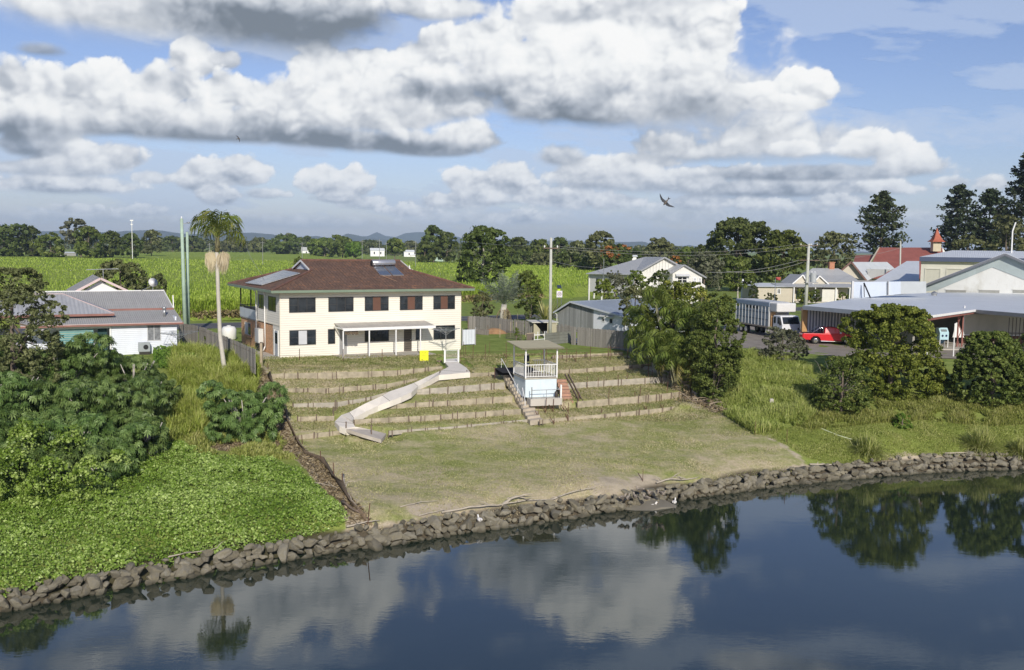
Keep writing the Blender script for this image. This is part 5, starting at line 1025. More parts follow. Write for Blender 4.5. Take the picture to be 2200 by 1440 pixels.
def yard_fences():
    # base points solved from the fence's top line at its known height
    def from_top(lst,h):return[Vector((*P(x,y,ZT+h)[:2],ZT))for x,y in lst]
    paling('paling_fence',from_top([(384,694),(430,702),(480,722),(548,751)],1.75),1.75,'long grey paling fence between the white cottage and the cream house',1,GREYW)
    paling('paling_fence',from_top([(1007,680),(1022,679)],1.6),1.6,'short end piece of grey paling fence behind the white side gate',2,GREYW)
    paling('paling_fence',from_top([(1022,679),(1072,684),(1150,692)],1.5),1.5,'grey paling fence behind the vegetable garden below the big palm',3,GREYW)
    paling('paling_fence',from_top([(1196,697),(1228,700)],1.5),1.5,'ragged lower paling fence with plants growing through beside the small flat roofed hut',4,GREYW,jag=.14)
    paling('paling_fence',from_top([(1228,702),(1300,708),(1352,713),(1392,726)],1.75),1.75,'tall grey paling fence in front of the white and grey garage',5,GREYW,jag=.03)
    # low wall strip of the footpath seen behind the garden
    p,q=P(1024,703,ZT),P(1070,698,ZT);O=p.copy();rt=thing('kerb_wall','low pale concrete wall seen through the garden posts','wall',O);mb=MB();mb.bar(Vector((0,0,.15)),q-O+Vector((0,0,.15)),.15,.35);mb.build('wall',mat('pale_wall',(.62,.60,.55),.8,.05),rt)
    # corrugated sheet fence right of the hut
    a,b=P(1172,742,ZT),P(1231,737,ZT);O=a.copy();rt=thing('sheet_fence','low fence of old grey green corrugated iron sheets beside the small hut','fence',O,math.atan2((b-a).y,(b-a).x));L_=(b-a).length;mm=mat('old_corrugated',(.36,.37,.32),.6,.12,1,dirt=.5,dirtcol=(.2,.18,.14))
    rr=random.Random(4)
    for k in range(4):
        z=.02+k*.28;nn=40;V=[];F_=[]
        for i in range(nn+1):
            for j in range(2):V.append((j*(L_-rr.uniform(-.1,.1)),.035*math.sin(i*.9)+j*.04+k*.03,z+i*.30/nn))
        for i in range(nn):F_.append((2*i,2*i+1,2*i+3,2*i+2))
        mb=MB();mb.add(V,F_);mb.build('sheet',mm,rt)
    # flat roofed hut
    F_=frame_at(1196,722,ZT,HA-14);H=F_.z(692,0,0);rt=F_.root('hut','little flat roofed olive fibro hut with a dark open doorway on its left','hut');w=-F_.u(1167,0,1);sd=2.0
    OL=mat('olive_sheet',(.40,.37,.26),.8,.06,1);wl=F_.u(1176,0,1)
    mb=MB();mb.box(wl,0,0,.05,0,H);mb.build('front_panel',OL,rt);mb=MB();mb.box(-.05,0,.05,sd,0,H-.02);mb.build('side_panel',OL,rt)
    mb=MB();mb.box(wl-1.5,wl-1.45,.1,sd,0,H-.1);mb.box(wl-1.45,-.05,sd-.05,sd,0,H-.1);mb.build('back_panel',mat('dark_inside',(.10,.09,.07),.9,.2),rt);mb=MB();mb.add([(wl-1.5,.05,0),(wl-.2,.05,0),(wl-.75,.05,H*.45),(wl-1.2,.05,H*.8),(wl-1.5,.05,H-.1)],[(0,1,2,3,4)]);mb.build('flap',OL,rt)
    mb=MB();mb.slab([(wl-1.75,-.15,H),(.15,-.15,H),(.15,sd+.2,H+.06),(wl-1.75,sd+.2,H+.1)],.06);mb.build('roof',mat('hut_roof',(.62,.60,.52),.6,.06),rt)
    # small white gate
    a,b=P(1148,735,ZT),P(1173,733,ZT);O=a.copy();rt=thing('gate','small white painted timber garden gate in front of the hut','gate',O,math.atan2((b-a).y,(b-a).x));L_=(b-a).length
    for x in(0,L_*.28,L_*.86,L_):mb=MB();mb.box(x-.03,x+.03,-.02,.02,0,.85 if x in(0,)else 1.0);mb.build('picket',WHITE,rt)
    mb=MB();mb.box(0,L_,-.035,-.02,.66,.73);mb.build('rail',WHITE,rt);mb=MB();mb.box(0,L_,-.035,-.02,.2,.26);mb.build('rail',WHITE,rt)
    # vegetable garden posts, beds, chook wire
    names=['pale garden stake left of the vegetable bed','tall pale garden stake in the vegetable bed','second tall pale garden stake in the vegetable bed','tall thin stake rising above the fence in the garden','dark thin stake left in the garden','pale stake at the right of the garden bed','pale stake before the shade frame','thin dark stake near the white side gate','dark stake by the soil mound']
    for i,(x,yb,yt)in enumerate(((1074,725,696),(1097,725,691),(1109,726,692),(1112,688,665),(1046,708,680),(1119,731,712),(1129,731,717),(1035,707,694),(1048,712,699))):
        p=P(x,yb,ZT);h=(yb-yt)*p.y/F_PX;rt=thing('garden_stake',names[i],'stake',p);mb=MB();mb.bar((0,0,-.1),(0,0,h),.05 if i not in(3,4)else.03);mb.build('stake',WOODP if i not in(4,7,8)else POSTW,rt)
    a,b=P(1018,718,ZT),P(1050,720,ZT);O=a.copy();rt=thing('garden_bed','low timber sided garden bed between the white side gate and the soil mound','garden bed',O);mb=MB();mb.bar(Vector((0,0,.25)),b-O+Vector((0,0,.2)),.06,.45);mb.bar(Vector((0,1.6,.25)),b-O+Vector((0,1.6,.2)),.06,.4);mb.build('side_board',WOODG,rt)
    p=P(1063,716,ZT);rt=thing('soil_mound','heap of orange brown soil in the vegetable garden','soil mound',p);V=[];
    for i in range(13):
        for j in range(13):
            x,y=(i-6)/6,(j-6)/6;r=math.hypot(x,y);V.append((x*1.4,y*1.2,max(0,1-r*r)*.6+mnoise.noise((x*3,y*3,1))*.07-.03))
    mesh_np('mound',V,[(i*13+j,i*13+13+j,i*13+14+j,i*13+j+1)for i in range(12)for j in range(12)],mat('orange_soil',(.34,.20,.10),.95,.25,2,bump=.5,bscale=8),smooth=True,parent=rt)
    a,b=P(1087,728,ZT),P(1122,732,ZT);O=a.copy();rt=thing('netting_fence','dark wire netting panel fencing the vegetable bed','fence',O);mb=MB()
    for k in range(26):q=(b-O)*k/25;mb.bar(q,q+Vector((0,0,.85)),.03)
    for k in range(5):mb.bar(Vector((0,0,.1+k*.18)),b-O+Vector((0,0,.1+k*.18)),.02)
    mb.build('netting',mat('dark_netting',(.07,.065,.055),.9,.3),rt)
    a,b=P(1131,733,ZT),P(1147,733,ZT);O=a.copy();rt=thing('shade_screen','low brown shade cloth frame next to the white garden gate','frame',O);mb=MB();mb.slab([Vector((0,0,.1)),b-O+Vector((0,0,.1)),b-O+Vector((0,0,.78)),Vector((0,0,.72))],.04,(0,1,0));mb.build('cloth',mat('brown_cloth',(.14,.11,.09),.9,.2),rt);mb=MB();mb.bar((0,0,.76),b-O+Vector((0,0,.82)),.06);mb.build('top_rail',WOODP,rt)
    # overturned white tub and bits by the garage fence
    p=P(1247,738,ZT);rt=thing('bath_tub','broken white bath tub dumped on the grass below the paling fence','tub',p,.3);mb=MB();mb.slab([(-.55,0,.05),(.55,0,.05),(.5,.1,.5),(-.5,.1,.5)],.06,(0,1,0));mb.slab([(-.5,-.05,.0),(.5,-.05,.0),(.45,-.3,.12),(-.45,-.3,.12)],.05,(0,0,1));mb.build('tub',WHITE,rt,bevel=.02)
    p=P(1261,741,ZT);rt=thing('basin','tilted white basin lying beside the dumped tub','basin',p,.5);mb=MB();mb.lathe([(.12,.02),(.32,.3),(.3,.32),(.1,.06)],10);o=mb.build('bowl',WHITE,rt);o.rotation_euler=(R(40),R(10),0);o.location.z=.08
    p=P(1230,737,ZT);rt=thing('timber_scrap','pile of broken timber scraps on the grass beside the iron fence','scrap timber',p);rr=random.Random(3)
    for k in range(9):a=rr.uniform(-.6,.6);mb=MB();x,y=rr.uniform(-1.3,.8),rr.uniform(-.3,.4);mb.bar((x-math.cos(a)*.5,y-math.sin(a)*.4,.05+k*.012),(x+math.cos(a)*.5,y+math.sin(a)*.4,.08+k*.014),.08,.04);mb.build('plank',WOODP,rt)
yard_fences()
# ================================================================== garage, sign, distant houses
STUCCO=mat('white_render',(.66,.68,.72),.7,.05,1,dirt=.2,dirtcol=(.5,.5,.5));GREYWALL=mat('weathered_boards',(.30,.31,.30),.9,.2,1,pattern='planks',pitch=.22)
BLUROOF=mat('blue_grey_iron',(.32,.37,.43),.45,.05,.4,pattern='corr',pitch=.12);GREYROOF=mat('grey_sheet_roof',(.44,.45,.44),.5,.05,.4,pattern='corr',pitch=.25,dirt=.15);PALEROOF=mat('pale_sheet_roof',(.64,.67,.68),.45,.06,.25,pattern='corr',pitch=.3)
REDROOF=mat('red_iron_roof',(.31,.105,.08),.6,.15,.5,pattern='corr',pitch=.35,dirt=.35,dirtcol=(.14,.05,.04));BEIGE=mat('beige_wall',(.56,.51,.40),.7,.04,.6,pattern='siding',pitch=.22);BEIGEP=mat('beige_paint',(.55,.51,.42),.7,.05)
def gable_roof(parent,u0,u1,s0,s1,ze,zr,m,along='s',t=.08,ov=.3,name='roof'):
    """gable roof; ridge runs along s or along u"""
    mb=MB()
    if along=='s':
        um=(u0+u1)/2;k=(zr-ze)/(um-u0);o=ov*k
        mb.slab([(u0-ov,s0-ov,ze-o),(um,s0-ov,zr),(um,s1+ov,zr),(u0-ov,s1+ov,ze-o)][::-1],t);mb.slab([(u1+ov,s0-ov,ze-o),(um,s0-ov,zr),(um,s1+ov,zr),(u1+ov,s1+ov,ze-o)],t)
    else:
        sm=(s0+s1)/2;k=(zr-ze)/(sm-s0);o=ov*k
        mb.slab([(u0-ov,s0-ov,ze-o),(u1+ov,s0-ov,ze-o),(u1+ov,sm,zr),(u0-ov,sm,zr)],t);mb.slab([(u1+ov,s1+ov,ze-o),(u0-ov,s1+ov,ze-o),(u0-ov,sm,zr),(u1+ov,sm,zr)],t)
    return mb.build(name,m,parent)
def garage():
    F_=frame_at(1340,724,ZT,HA-77);H0=F_.z(676,0,0)-.15;uL=F_.u(1199,0,1);uM=F_.u(1275,0,1);um=F_.u(1230,0,3);zr=F_.z(648,um,0);rt=F_.root('garage','low garage with blue grey iron roof, half white and half bare grey timber wall','garage')
    zl=F_.z(669,F_.u(1190,0,2),0);Dp=11.5;sl=(zr-H0)/(0-um)
    mb=MB();mb.add([(uL,0,0),(uM,0,0),(uM,0,zr-(uM-um)*sl-.12),(um,0,zr-.12),(uL,0,zl-.05),(uL,.15,0),(uM,.15,0),(uM,.15,zr-(uM-um)*sl-.12),(um,.15,zr-.12),(uL,.15,zl-.05)],[(0,1,2,3,4),(9,8,7,6,5)]);mb.build('timber_wall',GREYWALL,rt)
    mb=MB();mb.add([(uM,-.03,0),(0,-.03,0),(0,-.03,H0-.1),(uM,-.03,zr-(uM-um)*sl-.12),(uM,.15,0),(0,.15,0),(0,.15,H0-.1),(uM,.15,zr-(uM-um)*sl-.12)],[(0,1,2,3),(7,6,5,4),(0,3,7,4)]);mb.build('white_wall',STUCCO,rt)
    mb=MB();mb.box(-.12,0,.15,Dp,0,H0-.12);mb.box(uL,uL+.12,.15,Dp,0,zl-.1);mb.box(uL,0,Dp-.1,Dp,0,H0-.3);mb.build('side_wall',STUCCO,rt)
    e=.3;mb=MB();mb.slab([(um,-.4,zr),(um,Dp+.4,zr),(uL-e-.1,Dp+.4,zl-.1),(uL-e-.1,-.4,zl-.1)][::-1],.05);
    a=[(um,-.4,zr),(um,Dp+.4,zr),(e,Dp+.4,H0-sl*e),(e,-.4,H0-sl*e)];mb.slab(a if(Vector(a[1])-Vector(a[0])).cross(Vector(a[2])-Vector(a[1])).z>0 else a[::-1],.05);r=mb.build('roof',BLUROOF,rt)
    mb=MB();mb.bar((uL-e-.1,-.43,zl-.14),(um,-.43,zr-.04),.05,.17);mb.bar((um,-.43,zr-.04),(e,-.43,H0-sl*e-.04),.05,.17);mb.build('barge_board',mat('barge_grey',(.50,.53,.56),.5,.05),r)
    mb=MB();mb.tube([(uL-e,-.2,zl-.2),(uL-.08,-.12,zl-.32),(uL-.08,-.1,0)],.04,8);mb.build('downpipe',PVC,rt)
    for x0,x1,yt,yb in((1293,1300,682,692),(1309,1318,683,696)):
        a,b=F_.u(x0,0,1.5),F_.u(x1,0,1.5);z0,z1=F_.z(yb,a,0),F_.z(yt,a,0);w=window(rt,a,b,z0,z1,-.03,panes=1,frame=LGREY,w=.1);mb=MB();mb.slab([(a-.15,-.4,z1+.12),(b+.15,-.4,z1+.12),(b+.15,-.03,z1+.3),(a-.15,-.03,z1+.3)],.03);mb.build('window_hood',LGREY,w)
garage()
def school_sign():
    p=P(1203,668,ZT);p=RO+AX*0;
    # stands on the near verge of the road
    q=P(1201,686,ZT);k=.86;rt=thing('speed_sign','white number 40 speed sign with yellow panel and small solar panel on two posts','sign',q,R(8));Y=q.y;m_=Y/F_PX
    W_=12.5*m_;H0=(686-639)*m_;H1=(686-625)*m_
    for x in(-W_*.32,W_*.36):mb=MB();mb.tube([(x,.06,0),(x,.06,H1)],.04,6);mb.build('post',GALV,rt)
    mb=MB();mb.box(-W_/2,W_/2,-.02,.02,H0,H1);mb.build('panel',mat('sign_white',(.72,.70,.74),.5,.04),rt,bevel=.01)
    mb=MB();R0=W_*.36
    for i in range(24):
        a,b=2*math.pi*i/24,2*math.pi*(i+1)/24;c=(H0+H1)/2;mb.add([(math.cos(a)*R0,-.03,c+math.sin(a)*R0),(math.cos(b)*R0,-.03,c+math.sin(b)*R0),(math.cos(b)*R0*.8,-.03,c+math.sin(b)*R0*.8),(math.cos(a)*R0*.8,-.03,c+math.sin(a)*R0*.8)],[(0,1,2,3)])
    mb.build('ring',mat('ring_grey',(.25,.10,.12),.6,.1),rt);text('40',R0*1.25,mat('sign_black',(.05,.05,.06),.6,.05),rt,(0,-.03,(H0+H1)/2),(R(90),0,0))
    mb=MB();mb.box(-W_*.34,W_*.14,-.03,.0,H1+.02,H1+.32);mb.build('yellow_panel',mat('lime_yellow',(.55,.75,.02),.5,.03),rt)
    mb=MB();mb.slab([(-W_*.45,-.35,H1+.42),(W_*.25,-.35,H1+.42),(W_*.25,.15,H1+.75),(-W_*.45,.15,H1+.75)],.04);mb.build('solar_panel',SOLAR,rt);mb=MB();mb.tube([(W_*.36,.06,H1),(W_*.38,.06,H1+.4),(W_*.5,-.1,H1+.75)],.03,6);mb.build('arm',GALV,rt)
school_sign()
def queenslander():
    F_=frame_at(1262,668,ZT,HA+14);rt=F_.root('house','high set white weatherboard house with grey iron roof and two front gables','house')
    # two gable masses: main (apex 1425,553) and lower right (1468,568)
    W2=mat('off_white_weatherboard',(.72,.71,.66),.6,.04,.6,pattern='siding',pitch=.2);F2=3.2
    D0=150.0
    def at(px,py,Y):p=PD(px,py,Y);return F_.loc(p)
    # front plane of the main gable at depth Y0
    a=at(1358,590,D0);
    F3=Frame(PD(1358,590,D0).x,D0,ZT,10);rt.location=(F3.X,F3.Y,ZT);rt.rotation_euler=(0,0,F3.a)
    ue=F3.u(1362,0,5);ur=F3.u(1458,0,5);ua=F3.u(1425,0,6);ze=F3.z(588,ue,0);za=F3.z(553,ua,0);zr_=F3.z(572,ur,0)
    Dp=9;back=F3.u(1262,8,5)
    mb=MB();mb.add([(ue,0,0),(F3.u(1515,0,3),0,0),(F3.u(1515,0,3),0,3.6),(ur,0,zr_-.1),(ua,0,za-.1),(ue,0,ze-.1)],[(0,1,2,3,4,5)]);mb.box(ue,ue+.1,.0,Dp,0,ze-.15);mb.build('weatherboard_wall',W2,rt)
    mb=MB();
    for k in range(9):u=ue+1.6+k*.5;zz=ze+(za-ze)*min(1,(u-ue)/(ua-ue));mb.box(u,u+.06,-.04,0,ze+.3,zz-.25)if zz-.25>ze+.35 else None
    mb.build('gable_batten',mat('batten_grey',(.45,.45,.43),.7,.05),rt)
    # main roof: left slope runs far left and back (hip)
    lu=F3.u(1258,1,5);lz=F3.z(588,lu,1);ru=F3.u(1383,9,6);rz=F3.z(552,ru,9);
    ls=7.0;lu=F3.u(1258,ls,4);lz=F3.z(588,lu,ls);apb=F3.u(1385,14,6);zpb=F3.z(552,apb,14)
    mb=MB();mb.add([(ue-.3,-.5,ze-.15),(ua,-.5,za+.05),(apb,14,zpb),(lu,ls,lz)],[(0,1,2,3)]);mb.add([(ua,-.5,za+.05),(ur+2.0,-.5,zr_-1.2),(ur+4,14,zr_-1.2),(apb,14,zpb)],[(0,1,2,3)]);r=mb.build('roof',GREYROOF,rt);sd=r.modifiers.new('s','SOLIDIFY');sd.thickness=.1
    mb=MB();mb.bar((ue-.3,-.52,ze-.22),(ua,-.52,za-.02),.06,.24);mb.bar((ua,-.52,za-.02),(ur+.1,-.52,zr_-.02),.06,.24);mb.build('barge_board',mat('barge_dark',(.28,.29,.31),.5,.05),r)
    # left wing wall under the eave, on stumps
    wl=F3.u(1266,ls+.3,3);wz0=F3.z(627,wl,ls+.3)
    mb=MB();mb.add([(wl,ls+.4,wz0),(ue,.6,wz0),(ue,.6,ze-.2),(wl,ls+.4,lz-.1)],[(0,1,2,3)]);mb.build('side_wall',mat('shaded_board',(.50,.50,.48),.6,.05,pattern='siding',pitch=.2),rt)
    for t in(.16,.38):p=Vector((wl,ls+.4,0)).lerp(Vector((ue,.6,0)),t);q=Vector((wl,ls+.4,0)).lerp(Vector((ue,.6,0)),t+.08);mb=MB();mb.add([(p.x,p.y-.06,wz0+.9),(q.x,q.y-.06,wz0+.9),(q.x,q.y-.06,wz0+2.2),(p.x,p.y-.06,wz0+2.2)],[(0,1,2,3)]);mb.build('window',GLASS,rt)
    for t in(0,.12,.3,.6):p=Vector((wl,ls+.4,0)).lerp(Vector((ue,.6,0)),t);mb=MB();mb.box(p.x-.12,p.x+.12,p.y-.12,p.y+.12,0,wz0+.1 if t else lz-.2);mb.build('stump',mat('stump_white',(.6,.6,.56),.7,.06),rt)
    # front right gable
    s2=-2.0;u0,u1,um=F3.u(1441,s2,4),F3.u(1512,s2,4),F3.u(1468,s2,5);z0,z1,zm=F3.z(585,u0,s2),F3.z(595,u1+.3,s2),F3.z(569,um,s2);uw=u1-.3
    mb=MB();mb.add([(u0+.3,s2+.05,0),(uw,s2+.05,0),(uw,s2+.05,z1+.3),(um,s2+.05,zm-.1),(u0+.3,s2+.05,z0-.1)],[(0,1,2,3,4)]);mb.box(u0+.3,u0+.4,s2+.1,0,0,z0-.2);mb.build('front_wall',W2,rt)
    mb=MB();mb.add([(u0-.2,s2-.3,z0-.15),(um,s2-.3,zm),(um-1.2,3,zm+.1),(u0-1.6,3,z0-.1)],[(0,1,2,3)]);mb.add([(um,s2-.3,zm),(u1+.3,s2-.3,z1-.1),(u1-.5,4,z1+.1),(um-1.2,3,zm+.1)],[(0,1,2,3)]);r2=mb.build('front_roof',GREYROOF,rt);sd=r2.modifiers.new('s','SOLIDIFY');sd.thickness=.08
    mb=MB();mb.bar((u0-.2,s2-.33,z0-.2),(um,s2-.33,zm-.04),.05,.2);mb.bar((um,s2-.33,zm-.04),(u1+.3,s2-.33,z1-.14),.05,.2);mb.build('barge_board',mat('barge_dark',(.28,.29,.31),.5,.05),r2)
    for x0,x1,yt,yb,pn in((1454,1476,594,608,2),(1488,1496,597,609,1),(1499,1507,597,609,1)):
        a,b=F3.u(x0,s2,3),F3.u(x1,s2,3);zz0,zz1=F3.z(yb,a,s2),F3.z(yt,a,s2);f=window(rt,a,b,zz0,zz1,s2+.04,panes=pn,frame=WHITE,w=.12,proud=.08,cols=[mat('white_blind',(.45,.46,.48),.8,.05)]*pn if pn==1 else None,sashes=True)
        if pn==2:mb=MB();mb.slab([(a-.3,s2-.6,zz1+.05),(b+.3,s2-.6,zz1+.05),(b+.3,s2,zz1+.4),(a-.3,s2,zz1+.4)],.04);mb.build('awning',LGREY,f)
    u_=F3.u(1297,4,6);mb=MB();mb.tube([(u_,4,ze-1.2),(u_,4,F3.z(556,u_,4))],.05,6);mb.build('mast',GALV,rt)
queenslander()
# ------------------------------------------------------------------ timber power poles and wires
PG=mat('green_pole',(.36,.47,.37),.85,.15,1.5,dirt=.4,dirtcol=(.35,.38,.32));PW=mat('pale_pole',(.48,.49,.43),.9,.12,1.5,dirt=.4,dirtcol=(.3,.29,.25))
def pole(px0,yb,px1,yt,Y,r,m,label,extra=None,zb=ZT):
    top=PD(px1,yt,Y);b=PD(px0,yb,Y);b=Vector((b.x+(px0-px1)*0,Y,zb));O=b.copy();rt=thing('power_pole',label,'power pole',O);mb=MB();mb.tube([(0,0,-.3),top-O],[r*1.15,r*.8],10);mb.build('pole',m,rt,smooth=True);return rt,top-O,O
def wire(a,b,sag,label,r=.014,n=14):
    pts=[a.lerp(b,i/n)-Vector((0,0,sag*4*(i/n)*(1-i/n)))for i in range(n+1)];O=a.copy();rt=thing('power_line',label,'power line',O);mb=MB();mb.tube([p-O for p in pts],r,4);mb.build('cable',mat('cable_grey',(.36,.36,.33),.6,.05),rt)
def insul(rt,p,m=None):mb=MB();mb.lathe([(.05,0),(.09,.06),(.05,.1),(.08,.16),(.03,.22)],8,p);mb.build('insulator',m or WHITE,rt)
def poles():
    rt,t,O=pole(398,692,390,470,92,.18,PG,'tall green stained power pole left of the palm')
    mb=MB();mb.bar(t+Vector((0,0,-.5)),t+Vector((.6,0,-.4)),.06);mb.ball(t+Vector((.65,0,-.38)),(.2,.1,.08),8);mb.build('bracket_lamp',GALV,rt);insul(rt,t)
    rt,t2,O2=pole(404,692,402,498,93.5,.16,PG,'shorter green stained prop pole standing against the tall green one')
    rt,tc,OC=pole(1182,706,1184,511,96,.16,PW,'pale timber power pole with a cross arm behind the small hut');
    z=-1.05;mb=MB();mb.bar(tc+Vector((-.75,-.1,z)),tc+Vector((.75,-.1,z)),.11);mb.build('cross_arm',POSTW,rt)
    for x in(-.65,.65):insul(rt,tc+Vector((x,-.1,z+.06)))
    C0=OC+tc+Vector((0,0,z+.2))
    rt,tr,OR=pole(1731,650,1738,524,140,.24,PW,'pale power pole carrying a grey transformer behind the white truck')
    mb=MB();mb.bar(tr+Vector((-1.3,-.1,-.25)),tr+Vector((1.3,-.1,-.25)),.12);mb.build('cross_arm',POSTW,rt);mb=MB();mb.bar(tr+Vector((-1.3,-.1,-2.4)),tr+Vector((1.6,-.1,-2.4)),.12);mb.build('cross_arm',POSTW,rt)
    for x in(-1.2,0.3,1.2):insul(rt,tr+Vector((x,-.1,-.2)))
    mb=MB();mb.lathe([(.45,-5.6),(.45,-4.3),(.38,-4.2)],14,tuple(tr+Vector((.75,-.3,0))));mb.build('transformer',mat('transformer_grey',(.42,.44,.45),.4,.1),rt,smooth=False)
    mb=MB();mb.box(tr.x-.4,tr.x+1.4,-.7,.3,tr.z-5.75,tr.z-5.62);mb.build('platform',GALV,rt)
    for x in(.5,.95):insul(rt,tr+Vector((x,-.3,-4.2)))
    R0=OR+tr
    rt,tk,OK_=pole(1934,610,1935,518,195,.17,PW,'thin grey power pole in front of the red church roof');mb=MB();mb.bar(tk+Vector((-.9,0,-1.4)),tk+Vector((.9,0,-1.4)),.1);mb.build('cross_arm',POSTW,rt)
    K0=OK_+tk;far=PD(560,497,160)
    wire(PD(960,512,150),C0+Vector((-.65,0,0)),.3,'upper overhead wire running left from the pale central pole');wire(C0+Vector((.65,0,0)),R0+Vector((-1.2,0,-.0)),.9,'overhead wire from the central pole to the transformer pole, top one')
    wire(C0+Vector((.3,0,-.15)),R0+Vector((.3,0,-.2)),1.1,'second overhead wire from the central pole to the transformer pole')
    wire(OC+tc+Vector((0,0,-2.3)),PD(1310,572,146),.4,'service wire from the central pole down to the high set white house',.02);wire(R0+Vector((-1.3,0,-2.4)),PD(1520,585,150),.6,'thick bundled cable sloping left from the transformer pole',.035)
    wire(R0+Vector((0,0,-2.4)),PD(1560,583,145),.8,'second thick bundled cable sloping left from the transformer pole',.03);wire(R0+Vector((1.5,0,-2.4)),K0+Vector((0,0,-1.4)),.5,'overhead wire from the transformer pole to the pole by the church',.02)
    wire(PD(520,500,140),HF.w(1.0,9,6.6),.8,'thin black service wire running from the cane field side to the brown tiled roof',.015)
    # flood light mast far away and distant poles
    b=PD(284,520,420);t=PD(284,474,420);rt=thing('light_mast','distant white floodlight mast above the treeline on the left','light mast',(b.x,b.y,ZT));mb=MB();mb.tube([(0,0,0),(0,0,t.z-ZT)],.14,6);mb.build('mast',WHITE,rt);mb=MB();mb.box(-.7,.7,-.1,.1,t.z-ZT-.2,t.z-ZT+.3);mb.box(-.5,.5,-.1,.1,t.z-ZT-1.9,t.z-ZT-1.5);mb.build('lamp_head',WHITE,rt)
    for i,(x,yt,Y)in enumerate(((450,522,300),(564,518,330),(649,520,300),(778,515,320),(815,514,300),(830,520,330),(893,517,330))):
        t=PD(x,yt,Y);rt=thing('power_pole',['far thin pole just right of the palm','far thin pole beyond the cane, above the left end of the tiled roof','far pole beside the little far cottage','far pale pole above the tiled roof ridge','far pale pole nearest the white far sheds','far thin pole right of the pale one by the far sheds','far thin pole beyond the water heater'][i],'power pole',(t.x,Y,ZT));mb=MB();mb.tube([(0,0,0),(0,0,t.z-ZT)],.09,5);mb.bar((-.8,0,t.z-ZT-.6),(.8,0,t.z-ZT-.6),.1);mb.build('pole',mat('far_pole',(.26,.27,.26),.9),rt)
    t=PD(2179,478,165);b=Vector((t.x,165,ZT));rt=thing('light_mast','slender pale mast in front of the dark pines at the right','mast',b);mb=MB();mb.tube([(0,0,0),(-.2,0,t.z-ZT-1.5),(.25,0,t.z-ZT)],.12,6);mb.build('mast',WHITE,rt)
poles()
